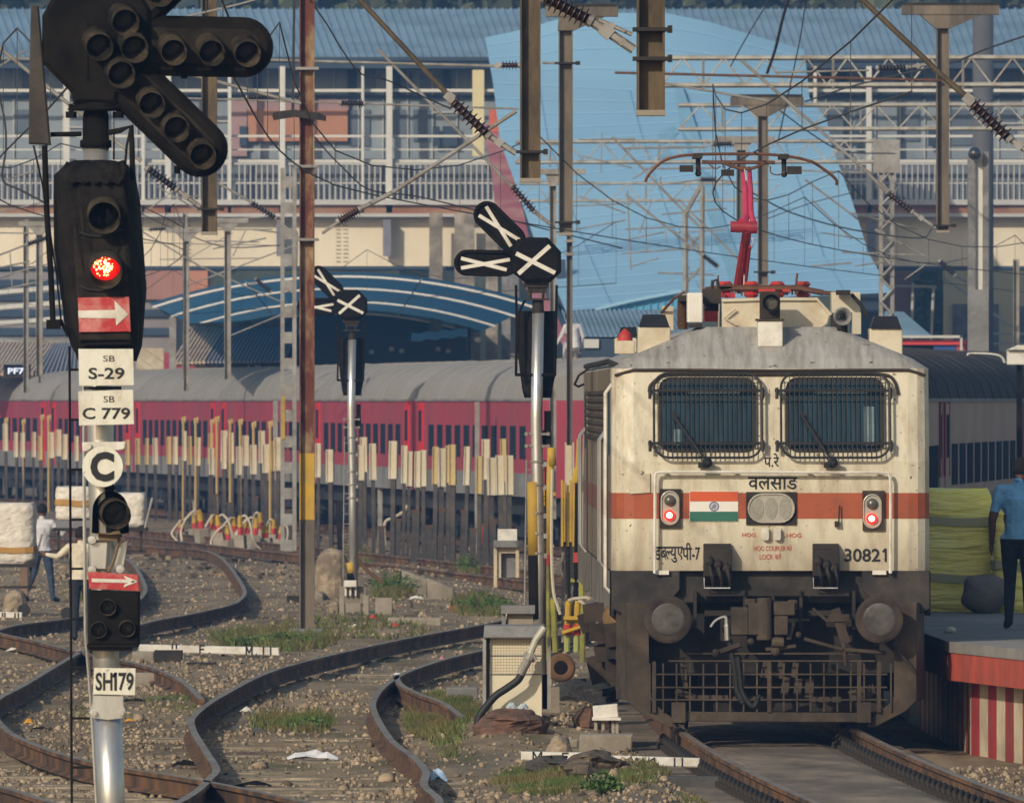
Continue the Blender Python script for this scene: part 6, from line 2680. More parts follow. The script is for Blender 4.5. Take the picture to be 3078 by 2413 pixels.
mb.pbox(2560, 2640, 860, 1100, 470, 2)
mb.build('dark_annex', m_dblue, bw)
sp_ = thing('gate_frame', 'white painted gate frame of posts and crossbar before the brown wall', 'frame', P(2770, 1060, 470))
for u0, v0, u1, v1 in ((2738, 1050, 2744, 850), (2796, 1030, 2806, 862)):
    mb = MB()
    mb.tube([P(u0, v0 + 60, 470), P(u1, v1, 470)], .055, 6)
    mb.build('post', m_wpost, sp_)
mb = MB()
mb.tube([P(2690, 859, 470), P(2815, 862, 470)], .05, 6)
mb.build('crossbar', m_wpost, sp_)
aw = thing('stall', 'platform stall with red fascia, blue sign and sloping blue tarpaulin roof', 'stall', P(2800, 1100, 330))
mb = MB()
mb.pbox(2640, 2905, 1022, 1036, 330, 1.5)
mb.build('red_fascia', M('bright red fascia', (.62, .06, .06), .6, 0, .06, 1), aw)
mb = MB()
mb.pbox(2640, 2900, 1036, 1080, 330.4, 1)
mb.build('dark_front', m_dark, aw)
mb = MB()
mb.pbox(2806, 2872, 1036, 1064, 330.1, .1)
mb.build('blue_sign', M('blue sign', (.02, .08, .30), .5), aw)
mb = MB()
mb.pbox(2874, 2905, 1026, 1072, 330.1, .3)
mb.build('red_pillar', M('dull red pillar', (.36, .07, .06), .7), aw)
mb = MB()
mb.pbox(2886, 2893, 1008, 1075, 329.8, .1)
mb.pbox(2640, 2892, 1008, 1016, 329.8, .1)
mb.build('pale_frame', m_rail, aw)
mb = MB()
mb.grid([[P(2660, 938, 334), P(2716, 940, 334)], [P(2640, 1012, 331), P(2800, 1012, 331)]])
mb.build('tarpaulin', m_bluroof, aw, solid=.05)
cl_ = thing('roof_column', 'thick grey round column standing against the blue bridge roof at right', 'column', P(2955, 310, 445))
mb = MB()
mb.mat(0, True)
mb.tube([P(2955, 1240, 445), P(2955, 42, 445)], .37, 16)
mb.build('shaft', M('grey column', (.10, .10, .105), .8, 0, .1, .6), cl_)
pl = thing('column_post', 'grey concrete post with a glass globe on top, right of the long drop arm', 'post', P(2940, 1060, 240))
mb = MB()
mb.pbox(2910, 2972, 870, 1330, 240, .35)
mb.pbox(2910, 2932, 470, 870, 240, .35)
mb.pbox(2954, 2972, 455, 870, 240, .35)
mb.build('post_shaft', m_concg, pl)
mb = MB()
mb.pbox(2932, 2954, 470, 872, 240.1, .2)  # pale colour stands for sunlight on the recessed face
mb.build('lit_strip', m_wpost, pl)
mb = MB()
mb.mat(0, True)
mb.ball(P(2930, 462, 239.8), .13, 16, 12)
mb.build('globe', M('dark glass globe', (.03, .03, .035), .05, 0, .1, 3, spec=1.0, coat=1.0), pl)
wb = thing('relay_box', 'white relay box on a thin stand at the right edge above the coach roof', 'box', P(3060, 1190, 215))
mb = MB()
mb.pbox(3028, 3120, 1052, 1096, 215, .4)
mb.prism([P(*p, 214.9) for p in ((3026, 1052), (3060, 1038), (3120, 1036), (3120, 1052))], (0, .5, 0))
mb.build('box', m_white, wb, .01)
mb = MB()
mb.pbox(3056, 3072, 1096, 1600, 215.2, .1)
mb.build('stand', m_black, wb)
mb = MB()
mb.tube(spline([P(*p, 216) for p in ((2908, 1068), (2916, 1062), (2980, 1064), (3010, 1072), (3020, 1090))], 3), .02, 5)
mb.build('conduit', m_wpost, wb)

# wooded rise beyond everything
m_wood = M('distant wood', (.075, .085, .06), .95, 0, .5, .12, (.03, .045, .035), .5, .25, sharp=.4)
mb = MB()
rows = []
for j, (Y, zz_) in enumerate(((560, -1), (570, 14), (590, 26), (640, 38), (680, 44))):
    rows.append([Vector((x, Y + 4 * math.sin(x * .3 + j), zz_ + (2.2 * math.sin(x * .35 + j * 2) + 1.4 * math.sin(x * .9 + j)) * (j > 0))) for x in np.arange(-140, 141, 2.5)])
mb.grid(rows)
struct('wooded_hill', mb, m_wood)
mb = MB()
for k in range(9000):
    x = random.uniform(-60, 60)
    Y = random.uniform(556, 572)
    z = random.uniform(15, 27)
    p_ = Vector((x, Y - (27 - z) * .2, z))
    s_ = random.uniform(.4, 1.0)
    mb.quad(p_, p_ + Vector((s_, random.uniform(-.5, .5), random.uniform(-.2, .3))), p_ + Vector((s_ * .8, random.uniform(-.5, .5), s_)), p_ + Vector((0, 0, s_ * .8)))
struct('tree_line', mb, M('distant leaves', (.07, .085, .045), .95, 0, .3, 1, island=.6), 'stuff')

# ------------------------------------------------------------------ white-topped hydrant posts along the coach line
m_ptop2 = M('chalky cream post top', (.62, .575, .465), .8, 0, .12, 3, (.42, .33, .20), .4, 2.2, stretch=(1, 1, .4), sharp=.3)
m_pdark = M('black post foot', (.035, .035, .04), .8, 0, .4, 3, (.09, .075, .06), .45, 2)


def make_post(top_h=.78, w=.19):
    t = thing('hydrant_post', 'x', 'post', (0, 0, 0), 0, 'white topped hydrant posts along the coaches')
    mb = MB(Matrix.Identity(4))
    mb.box((0, 0, 1.0), (w * .55, .10, 2.4))
    mb.build('post', m_pdark, t)
    mb = MB(Matrix.Identity(4))
    mb.box((0, -.03, 2.42 - top_h / 2), (w, .09, top_h))
    mb.box((-w * .42, -.08, 2.42 - top_h / 2), (w * .14, .06, top_h))
    mb.box((w * .42, -.08, 2.42 - top_h / 2), (w * .14, .06, top_h))
    mb.build('painted_top', m_ptop2, t)
    return t


def ytrain(u):
    for Y in range(270, 460, 2):
        if (u - CU) * Y / F > trn(Y) - 1.0:
            return Y
    return 460


pp = make_post()
pp2 = [None]
ORD = 'first second third fourth fifth sixth seventh eighth ninth tenth eleventh twelfth thirteenth fourteenth fifteenth sixteenth'.split()
first = True


def put_post(u, vtop, Y, label, tall=False):
    global first
    vtop += random.uniform(-14, 14)
    Y = min(Y, ytrain(u) - 9)
    x = (u - CU) * Y / F
    z = gz(x, Y)
    top = H - (vtop - CV) * Y / F
    k = (top - z) / 2.42
    if first:
        o, first = pp, False
        o['label'] = label
        o.location = (x, Y, z)
    else:
        o = copy_tree(pp, (x, Y, z), 0, label)
        if random.random() < .22:
            ch = [c for c in o.children if c.name.startswith('painted_top')][0]
            ch.data = ch.data.copy()
            ch.data.materials[0] = m_ptopy
            ch.scale = (.8, 1, 1)
    o.rotation_euler = (random.uniform(-.02, .02), random.uniform(-.018, .018), random.uniform(-.25, .25))
    o.scale = (random.uniform(.62, .95), 1, k)


m_ptopy = M('stained yellow post top', (.56, .44, .20), .8, 0, .15, 3, (.35, .26, .14), .45, 2.2, stretch=(1, 1, .4), sharp=.3)
rows_ = [
    ('hazy hydrant post between left edge and near signal, {} from the edge', [(20, 1284, 430), (50, 1288, 425), (72, 1290, 432), (100, 1292, 420), (124, 1296, 426), (158, 1300, 412), (176, 1290, 418), (196, 1298, 405), (232, 1306, 400)]),
    ('dim grey hydrant post right of the letter C disc, {} from the disc', [(388, 1322, 392), (416, 1318, 388), (438, 1314, 372), (469, 1306, 370), (511, 1310, 366), (532, 1304, 378), (556, 1308, 362), (571, 1312, 352), (594, 1308, 358)]),
    ('cream topped hydrant post left of the lattice mast, {} from the mast', [(836, 1316, 300), (822, 1334, 318), (802, 1332, 322), (790, 1306, 330), (762, 1334, 312), (740, 1304, 338), (720, 1330, 316), (700, 1300, 340), (676, 1324, 318), (672, 1302, 342), (636, 1334, 326), (630, 1300, 346)]),
    ('cream topped hydrant post right of the rusty mast, {} from it', [(957, 1346, 286), (996, 1344, 282), (1082, 1348, 276), (1098, 1316, 292), (1124, 1346, 270), (1180, 1334, 268), (1212, 1348, 262), (1226, 1346, 266), (1254, 1350, 258), (1274, 1348, 264), (1307, 1340, 262), (1328, 1354, 252), (1346, 1342, 264), (1362, 1346, 250)]),
    ('cream topped hydrant post near the white cross signal, {} counting from the rust stained column', [(1400, 1346, 254), (1440, 1362, 246), (1462, 1324, 256), (1478, 1368, 244), (1508, 1374, 238), (1520, 1330, 246), (1532, 1380, 240), (1712, 1338, 236)]),
]
for lab, lst in rows_:
    for k, (u, v, Y) in enumerate(lst):
        put_post(u, v, Y, lab.format(ORD[k]))
dp = None
for k, (u, v, Y) in enumerate(((940, 1470, 280), (1022, 1480, 272), (1068, 1462, 268), (1150, 1466, 258), (1196, 1480, 262), (1240, 1470, 250), (1290, 1460, 262), (1320, 1478, 248), (1386, 1474, 246), (1420, 1468, 250), (1454, 1480, 244), (1490, 1470, 240), (870, 1440, 290), (770, 1430, 305), (690, 1440, 312), (650, 1446, 318))):
    x = (u - CU) * Y / F
    z = gz(x, Y)
    lb = 'short black post foot without a painted top, %s of sixteen among the hydrant posts' % ORD[k]
    if dp is None:
        dp = o = thing('post_stump', lb, 'post', (x, Y, z), 0, 'black post stumps among the hydrant posts')
        mb = MB(Matrix.Identity(4))
        mb.box((0, 0, .45), (.12, .10, 1.1))
        mb.build('stump', m_pdark, dp)
        mb = MB(Matrix.Identity(4))
        mb.box((0, 0, 1.02), (.17, .12, .06))
        mb.build('cap', m_rust, dp)
    else:
        o = copy_tree(dp, (x, Y, z), 0, lb)
    o.scale = (random.uniform(.7, 1.2), 1, random.uniform(.7, 1.15))
    o.rotation_euler = (0, random.uniform(-.05, .05), 0)
# tall thin yellow and grey stand pipes among them
m_thin = M('tan thin pipe', (.45, .33, .14), .7, 0, .15, 3)
tp = None
for k, (u, v, Y) in enumerate(((551, 1255, 360), (588, 1258, 358), (637, 1262, 345), (652, 1254, 340), (692, 1258, 332), (722, 1262, 330), (762, 1270, 326), (812, 1268, 318), (70, 1262, 436), (126, 1248, 430), (146, 1250, 424), (18, 1258, 440))):
    Y = min(Y, ytrain(u) - 9)
    x = (u - CU) * Y / F
    z = gz(x, Y)
    h = H - (v - CV) * Y / F - z
    lb = 'thin tan stand pipe rising above the hazy posts, %s from the %s' % (ORD[k % 8] if k < 8 else ORD[k - 8], 'dim grey coach joint' if k < 8 else 'left frame edge group')
    if tp is None:
        tp = thing('stand_pipe', lb, 'pipe', (x, Y, z), 0, 'thin tan stand pipes')
        mb = MB(Matrix.Identity(4))
        mb.tube([(0, 0, 0), (0, 0, 1)], .038, 6)
        mb.build('pipe', m_thin, tp)
        mb = MB(Matrix.Identity(4))
        mb.tube([(-.05, 0, .97), (.07, 0, .985)], .03, 6)
        mb.build('pipe_bend', m_thin, tp)
        o = tp
    else:
        o = copy_tree(tp, (x, Y, z), 0, lb)
    o.scale = (1, 1, h)
for k, (u, v, Y) in enumerate(((586, 1210, 350), (828, 1205, 320), (1142, 1210, 300), (1434, 1208, 275))):
    t = thing('catenary_post', 'pale grey slim post in front of the red coach end, %s from the left' % ORD[k], 'post', P(u, v, Y))
    mb = MB()
    mb.pbox(u - 7, u + 7, v, 1203 + 3.4 * F / Y, Y, .12)
    mb.build('post_beam', m_steel, t)

# valve stands with hoses and yellow and red caps
m_hose = M('pale water hose', (.50, .45, .36), .6, 0, .12, 4)
m_bluev = M('blue valve', (.03, .10, .22), .6, 0, .1, 4)


def valve_stand():
    t = thing('valve_stand', 'x', 'valve', (0, 0, 0), 0, 'water valves with hoses between the tracks')
    mb = MB(Matrix.Identity(4))
    mb.prism([Vector((-.16, -.1, 0)), Vector((.16, -.1, 0)), Vector((.14, -.1, .42)), Vector((-.14, -.1, .42))], (0, .22, 0), .02)
    mb.build('concrete_stub', m_conc, t)
    mb = MB(Matrix.Identity(4))
    mb.tube([(.0, 0, .42), (.0, 0, .62)], .075, 8)
    mb.build('red_valve', m_red, t)
    mb = MB(Matrix.Identity(4))
    mb.tube([(.0, 0, .62), (.0, 0, .82), (-.03, 0, .90)], .07, 8)
    mb.tube([(-.1, 0, .66), (.1, 0, .66)], .02, 6)
    mb.build('yellow_valve', m_yellow, t)
    mb = MB(Matrix.Identity(4))
    mb.tube(spline([(-.03, 0, .86), (-.16, 0, .90), (-.34, .1, .70), (-.44, .2, .42), (-.5, .1, .18), (-.62, 0, .03)], 4), .03, 6)
    mb.build('hose', m_hose, t)
    return t


vs0 = valve_stand()
fst = True
for k, (u, v) in enumerate(((545, 1610), (585, 1600), (612, 1616), (640, 1606), (664, 1622), (688, 1638), (706, 1612), (724, 1636), (744, 1620), (762, 1634), (780, 1612), (800, 1636), (820, 1622), (838, 1640))):
    p = S(u, v + 22)
    lb = 'yellow and red capped water valve with hose, %s left to right before the lattice mast' % ORD[k]
    if fst:
        o, fst = vs0, False
        o.location = p
        o['label'] = lb
    else:
        o = copy_tree(vs0, p, 0, lb)
    o.scale = (random.uniform(.6, 1.0), 1, random.uniform(.55, .9))
    o.rotation_euler[2] = random.choice((0, 0, 1, 2.6)) + random.uniform(-.6, .6)
    o.rotation_euler[1] = random.uniform(-.15, .15)


def small_valve():
    t = thing('valve', 'x', 'valve', (0, 0, 0), 0, 'small orange valves under the coaches')
    for nm, a, b, m_, r_ in (('blue_base', 0, .2, m_bluev, .07), ('red_collar', .2, .36, m_red, .055), ('orange_cap', .36, .85, m_yellow, .06)):
        mb = MB(Matrix.Identity(4))
        mb.tube([(0, 0, a), (.01, 0, b)], r_, 8)
        mb.build(nm, m_, t)
    return t


sv = small_valve()
for k, (u, v) in enumerate(((1163, 1560), (1206, 1568), (1247, 1574), (1290, 1576), (1338, 1584), (1496, 1578), (1544, 1606), (1376, 1590))):
    p = G(u, v + 25, -.15)
    lb = 'small orange topped valve among the black post feet, %s from the left' % ORD[k]
    o = sv if k == 0 else copy_tree(sv, p, 0, lb)
    o.location = p
    o['label'] = lb
    o.rotation_euler = (0, random.uniform(-.2, .2), 0)
t = thing('barrel', 'dented red drum lying among the black post feet', 'drum', G(1456, 1640, -.15))
mb = MB()
mb.mat(0, True)
p = G(1456, 1640, -.1)
mb.lathe([(0, .2), (.02, .22), (.3, .22), (.32, .235), (.34, .22), (.6, .22), (.62, .2)], p + Vector((0, 0, .02)), (.05, .1, 1), 16)
mb.build('drum', m_red, t)
t = thing('hose', 'pale hose looped over a black post foot right of the smaller signal', 'hose', G(1170, 1640, -.15))
mb = MB()
p = G(1170, 1640, -.1)
mb.tube(spline([p + Vector(w) for w in ((-.1, 0, 0), (-.1, 0, .5), (.08, 0, .62), (.3, 0, .75), (.45, 0, .95))], 4), .035, 6)
mb.build('hose', m_hose, t)

# ------------------------------------------------------------------ yellow stand pipes, posts and hoses left of the locomotive
YY_ = 150.0


def col_pipe(mb, u, v0, v1, r, Y=YY_, du=0):
    mb.tube([P(u + du, v1, Y), P(u, v0, Y)], r, 10)


t = thing('water_hydrant', 'tall yellow and olive water hydrant pipe with a pale hose, left of the locomotive', 'hydrant', P(1652, 1990, YY_))
mb = MB()
mb.mat(0, True)
mb.tube([P(1650, 1665, YY_), P(1652, 1480, YY_), P(1656, 1345, YY_)], [.042, .045, .042], 10)
mb.tube([P(1659, 1400, YY_), P(1657, 1345, YY_)], [.055, .05], 10)
mb.build('upper_pipe', m_yellow, t)
mb = MB()
mb.tube([P(1625, 1486, YY_), P(1670, 1486, YY_)], .03, 6)
mb.tube([P(1625, 1642, YY_), P(1665, 1642, YY_)], .026, 6)
mb.pbox(1627, 1640, 1454, 1520, YY_, .08)
mb.build('cross_valve', m_yellow, t)
mb = MB()
mb.tube([P(1643, 1698, YY_), P(1643, 1665, YY_)], .05, 10)
mb.build('red_joint', m_red, t)
mb = MB()
mb.tube([P(1646, 1985, YY_), P(1644, 1698, YY_)], .042, 10)
mb.tube([P(1670, 1960, YY_), P(1662, 1800, YY_)], .038, 8)
mb.tube([P(1606, 1756, YY_), P(1650, 1756, YY_)], .03, 6)
mb.build('lower_pipe', m_olive, t)
mb = MB()
mb.tube(spline([P(*p, YY_ - .3) for p in ((1660, 1410), (1658, 1550), (1658, 1680), (1664, 1780), (1676, 1820), (1684, 1846))], 4), .02, 6)
mb.build('hose', m_hose, t)
t = thing('hydrant_post', 'broad fluted yellow post with peeling black foot beside the cab side', 'post', P(1707, 1900, YY_))
mb = MB()
for k in range(5):
    mb.pbox(1686 + 8.6 * k, 1693 + 8.6 * k, 1442 + (k % 3) * 8, 1642 - (k % 2) * 14, YY_, .09)
mb.build('yellow_top', m_yellow, t)
mb = MB()
for k in range(4):
    mb.pbox(1688 + 9.6 * k, 1697 + 9.6 * k, 1630, 1930, YY_ + .03, .08)
mb.build('black_foot', M('peeling black post', (.03, .028, .026), .8, 0, .3, 4, (.34, .32, .28), .32, 7, stretch=(1, 1, .35), sharp=.12), t)
t = thing('hydrant_post', 'cream post standing behind the fluted yellow post', 'post', P(1710, 1900, 185))
mb = MB()
mb.pbox(1702, 1719, 1338, 1480, 185, .1)
mb.build('painted_top', m_ptop2, t)
mb = MB()
mb.pbox(1706, 1716, 1480, 1860, 185.02, .1)
mb.build('post', m_pdark, t)
t = thing('water_hydrant', 'yellow hydrant pipe touching the cab side, with black lower pipe', 'hydrant', P(1733, 1960, 148))
mb = MB()
mb.tube([P(1735, 1452, 148), P(1742, 1320, 148)], .035, 8)
mb.tube([P(1728, 1450, 148), P(1738, 1408, 148)], .05, 8)
mb.build('upper_pipe', m_yellow, t)
mb = MB()
mb.tube([P(1730, 1820, 148), P(1736, 1450, 148)], .03, 8)
mb.build('black_pipe', m_black, t)
mb = MB()
mb.tube([P(1734, 1690, 148), P(1734, 1660, 148)], .045, 8)
mb.build('red_joint', m_red, t)
mb = MB()
mb.tube([P(1752, 1990, 148), P(1748, 1720, 148)], .036, 8)
mb.tube([P(1715, 1745, 148), P(1752, 1745, 148)], .028, 6)
mb.build('lower_pipe', m_olive, t)
mb = MB()
mb.tube([P(1748, 1700, 148.2), P(1760, 1300, 148.2)], .03, 8)
mb.build('pale_pipe', m_alu, t)
t = thing('water_hydrant', 'low pair of yellow and red hydrant heads on green pipes by the locomotive bogie', 'hydrant', P(1720, 1955, 143))
for k, u in enumerate((1706, 1734)):
    mb = MB()
    mb.tube([P(u, 1876, 143), P(u + 2, 1820, 143), P(u + 4, 1806, 143)], .038, 8)
    mb.build('yellow_head', m_yellow, t)
    mb = MB()
    mb.tube([P(u, 1908, 143), P(u, 1876, 143)], .048, 8)
    mb.build('red_valve', m_red, t)
    mb = MB()
    mb.tube([P(u - 2, 1958, 143), P(u - 1, 1908, 143)], .036, 8)
    mb.build('green_pipe', M('pale green pipe', (.30, .34, .12), .7, 0, .15, 4), t)
mb = MB()
mb.tube([P(1694, 1858, 142.9), P(1752, 1858, 142.9)], .026, 6)
mb.tube([P(1690, 1902, 142.9), P(1756, 1880, 142.9)], .022, 6)
mb.build('cross_pipe', m_yellow, t)
mb = MB()
mb.tube(spline([P(*p, 142.5) for p in ((1736, 1806), (1752, 1812), (1770, 1840), (1780, 1880), (1784, 1930))], 4), .022, 6)
mb.tube(spline([P(*p, 142.5) for p in ((1708, 1806), (1722, 1800), (1760, 1796), (1772, 1800))], 4), .02, 6)
mb.build('hose', m_hose, t)

# ------------------------------------------------------------------ cable cabinets
m_tile = M('cream wall tile', (.66, .60, .46), .45, 0, .04, 2, (.5, .42, .3), .2, 2)
Yc = 120.0
t = thing('cable_cabinet', 'white tiled cabinet with grey slab roof and a black cable climbing its front', 'cabinet', P(1550, 2160, Yc))
mb = MB()
mb.pbox(1473, 1628, 1912, 2240, Yc, .62)
mb.build('body', m_tile, t)
mb = MB()
for u in np.arange(1479, 1628, 8.6):
    mb.pbox(u, u + .9, 1916, 2024, Yc - .003, .004)
for v in np.arange(1920, 2024, 8.6):
    mb.pbox(1474, 1627, v, v + .9, Yc - .004, .004)
mb.build('tile_joint', M('tile grout', (.34, .28, .2), .9), t)
mb = MB()
for v in (1968, 2024):
    mb.pbox(1473, 1628, v, v + 3.4, Yc - .01, .012)
mb.build('ledge_line', m_concg, t)
mb = MB()
mb.prism([P(1453, 1917, Yc - .14), P(1640, 1917, Yc - .14), P(1637, 1880, Yc - .1), P(1456, 1881, Yc - .1)], (0, .9, 0), .01)
mb.build('slab_roof', m_concg, t)
for u0, u1, v1 in ((1451, 1461, 2120), (1645, 1655, 2130)):
    mb = MB()
    mb.pbox(u0, u1, 1916, v1, Yc - .1, .06)
    mb.build('leg', m_steel, t)
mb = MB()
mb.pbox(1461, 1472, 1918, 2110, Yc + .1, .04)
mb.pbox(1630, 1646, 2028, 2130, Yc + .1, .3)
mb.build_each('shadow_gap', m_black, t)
t = thing('cable_pipe', 'pale pipe and black cable slanting across the white tiled cabinet into the soil', 'cable', P(1430, 2200, Yc))
mb = MB()
mb.tube([P(1588, 1976, Yc - .2), P(1612, 1920, Yc - .22), P(1638, 1884, Yc - .24)], .035, 10)
mb.build('pipe', M('pale galvanised pipe', (.45, .44, .38), .5, .2, .15, 5), t)
mb = MB()
mb.tube([P(1564, 2026, Yc - .2), P(1590, 1976, Yc - .2)], .042, 10)
mb.lathe([(-.03, .06), (.03, .06)], P(1592, 1974, Yc - .2), (.4, 0, .8), 12)
mb.tube([P(1600, 1962, Yc - .24), P(1612, 1984, Yc - .24)], .014, 6)
mb.build('pipe_clamp', m_steel, t)
mb = MB()
mb.mat(0, True)
mb.tube(spline([P(*p, Yc - .2) for p in ((1570, 2020), (1556, 2044), (1520, 2070), (1490, 2090), (1462, 2122), (1442, 2150), (1434, 2180), (1430, 2220))], 4), .036, 10)
mb.build('cable', m_rubber, t)
t = thing('cable_pipe', 'two pale blue pipe stubs leaning at the foot of the white tiled cabinet', 'pipe', P(1560, 2150, Yc))
mb = MB()
for a, b in (((1528, 2128), (1552, 2150)), ((1560, 2150), (1582, 2130))):
    mb.tube(spline([P(a[0], a[1], Yc - .1), P((a[0] + b[0]) / 2, min(a[1], b[1]) - 10, Yc - .12), P(b[0], b[1], Yc - .1)], 4), .028, 8)
mb.build('pipe', M('pale blue pipe', (.40, .48, .56), .5, 0, .1, 4), t)
t = thing('cable_cabinet', 'grey concrete cabinet standing behind the white tiled cabinet', 'cabinet', P(1560, 1900, 128))
mb = MB()
mb.pbox(1524, 1602, 1842, 1990, 128, .5)
mb.build('body', m_conc, t)
mb = MB()
mb.pbox(1506, 1608, 1820, 1844, 127.9, .7)
mb.pbox(1508, 1520, 1844, 1960, 127.95, .1)
mb.build('slab_roof', m_concg, t)
t = thing('cable_cabinet', 'small white cabinet on posts with a grey slab, up the track behind the near signal', 'cabinet', P(1530, 1750, 205))
mb = MB()
mb.pbox(1496, 1554, 1590, 1626, 205, .35)
mb.build('white_box', m_white, t)
mb = MB()
mb.pbox(1484, 1574, 1624, 1644, 204.9, .5)
mb.build('slab', m_concg, t)
for u0, u1, v1 in ((1484, 1494, 1765), (1550, 1560, 1735)):
    mb = MB()
    mb.pbox(u0, u1, 1644, v1, 205, .08)
    mb.build('leg', m_cream, t)
mb = MB()
mb.pbox(1494, 1551, 1644, 1662, 205.05, .3)
mb.pbox(1494, 1506, 1662, 1735, 205.05, .3)
mb.build('frame', m_cream, t)
mb = MB()
mb.pbox(1506, 1550, 1662, 1735, 205.2, .1)
mb.build('opening', m_concg, t)
t = thing('terminal_box', 'small white box on stub legs standing on the rubble by the locomotive', 'box', S(1822, 2205))
mb = MB()
Yb_ = S(1822, 2205).y
mb.prism([P(*p, Yb_) for p in ((1782, 2122), (1856, 2115), (1860, 2156), (1784, 2160))], (0, .3, 0), .01)
mb.pbox(1780, 1866, 2156, 2164, Yb_ - .03, .36)
mb.build('box', m_white, t)
for u in (1786, 1808, 1838, 1850):
    mb = MB()
    mb.pbox(u, u + 9, 2162, 2214, Yb_ + .02 * (u % 3), .06)
    mb.build('leg', m_conc, t)
t = thing('pipe_flange', 'rusty round pipe end lying beside the olive hydrant pipes', 'pipe', P(1686, 2030, 134))
mb = MB()
mb.mat(0, True)
mb.lathe([(0, .075), (-.01, .12), (0, .155), (.05, .15), (.06, .12), (.5, .12)], P(1686, 2006, 134), (0, 1, 0), 22, caps=False)
mb.mat(1, True)
mb.lathe([(.002, .08), (.003, .001)], P(1686, 2006, 134), (0, 1, 0), 18, caps=False)
mb.build('flange', [m_rust, m_black], t)


# ------------------------------------------------------------------ boards lying on the ground, concrete blocks, rocks
def fm_board(label, pts, text, boxes, Y, d=.16):
    t = thing('fouling_board', label, 'marker board', P(*pts[0], Y))
    mb = MB()
    mb.prism([P(*p, Y) for p in pts], (0, d, 0), .01)
    mb.build('beam', m_white, t)
    mb = MB()
    for s_, bx in zip(text, boxes):
        n_ = len(s_)
        for k_, ch in enumerate(s_):
            w_ = (bx[1] - bx[0]) / n_
            strokes(mb, ch, (bx[0] + w_ * k_ + 1, bx[0] + w_ * (k_ + 1) - 1, bx[2], bx[3]), lambda u, v: P(u, v, Y - .004 - .0005 * k_), 4.5)
    mb.build('lettering', m_ink, t)


fm_board('long white marker board lettered F. M.II on the gravel before the green grass', ((416, 1936), (838, 1946), (840, 1970), (418, 1958)), ('II', 'F.', 'M.II'), ((512, 536, 1934, 1950), (598, 640, 1938, 1964), (738, 824, 1942, 1968)), S(640, 1972).y)
fm_board('broken white marker board half buried in rubble before the locomotive', ((1566, 2258), (1798, 2262), (1798, 2292), (1566, 2284)), ('M', 'F'), ((1600, 1630, 2258, 2284), (1688, 1712, 2262, 2282)), S(1680, 2296).y)
fm_board('white marker board piece lettered M.II beside the locomotive rail', ((1830, 2270), (2104, 2278), (2104, 2306), (1830, 2298)), ('V', 'M', 'II'), ((1838, 1900, 2272, 2298), (1908, 1972, 2276, 2302), (2016, 2062, 2276, 2304)), S(1960, 2312).y)
fm_board('small white marker board with black bars at the left edge', ((-30, 1838), (66, 1840), (66, 1858), (-30, 1856)), ('II', 'II'), ((4, 18, 1840, 1854), (40, 60, 1841, 1856)), S(20, 1862).y)


def rock(name, label, cat, u0, u1, vt, vb, mat, depth=.5, rough_=.14, seed=1, sq=2.6):
    c = S((u0 + u1) / 2, vb)
    k = c.y / F
    rx, rz = (u1 - u0) / 2 * k, (vb - vt) * k
    mb = MB()
    mb.smooth = False
    n, m_ = 18, 11
    r_ = random.Random(seed)
    ph_ = [r_.random() * 6 for _ in range(6)]
    rows = []
    for i in range(m_ + 1):
        a = math.pi / 2 * i / m_
        row = []
        for j in range(n):
            b = 2 * math.pi * j / n
            f = 1 + rough_ * (math.sin(3 * b + ph_[0] + 2 * a) * .5 + math.sin(5 * b + ph_[1]) * .35 + math.sin(7 * a + ph_[2] + 2 * b) * .5 + r_.uniform(-.25, .25))
            cx_, cy_ = math.cos(b), math.sin(b)
            p_ = (abs(cx_) ** sq + abs(cy_) ** sq) ** (-1 / sq)
            e = math.cos(a) ** .55
            row.append(Vector((c.x + rx * cx_ * p_ * e * f, c.y + depth * (1 + cy_ * p_ * e * f), c.z - .03 + (rz + .03) * math.sin(a) ** .8 * (1 + rough_ * .4 * math.sin(2 * b + ph_[3])))))
        row.append(row[0].copy())
        rows.append(row)
    mb.grid(rows)
    return one(name, mb, mat, label, cat)


m_rock = M('tan boulder', (.36, .29, .205), .95, 0, .25, 4, (.18, .14, .10), .45, 3, bump=.02, bscale=12)
m_rubble = M('reddish soil lump', (.19, .10, .065), .95, 0, .3, 5, (.10, .06, .045), .5, 3, bump=.02)
rock('boulder', 'big rounded tan boulder behind the foot of the smaller signal', 'boulder', 940, 1052, 1652, 1800, m_rock, .6, .06, 3, 3.2)
rock('rock', 'tan rock leaning below the white tiled cabinet', 'rock', 1646, 1722, 2168, 2252, m_rock, .25, .14, 5)
rock('rock', 'pale rock left of the smaller signal base', 'rock', 1000, 1034, 1748, 1784, m_conc, .3, .16, 6)
rock('rock', 'round pale stone at the left of the boulder foot', 'rock', 946, 978, 1780, 1806, m_conc, .3, .12, 7)
rock('rock', 'flat tan rock below the boulder', 'rock', 982, 1026, 1812, 1846, m_rock, .3, .14, 8)
rock('rock', 'square tan lump standing by the men with the bales', 'rock', 8, 84, 1772, 1846, m_rock, .4, .14, 9, 4)
rock('soil_heap', 'reddish soil heap at the foot of the white tiled cabinet', 'soil heap', 1440, 1640, 2136, 2200, m_rubble, .5, .2, 11)
rock('soil_heap', 'dark rubble heap under the broken marker board', 'soil heap', 1590, 1730, 2278, 2322, M('dark rubble', (.075, .065, .055), .95, 0, .4, 9, bump=.03), .5, .25, 12)
rock('soil_heap', 'brown rubble heap between the two marker board pieces', 'soil heap', 1690, 1880, 2266, 2330, M('brown rubble', (.18, .14, .095), .95, 0, .4, 9, (.07, .055, .045), .45, 5, bump=.03), .6, .25, 13)
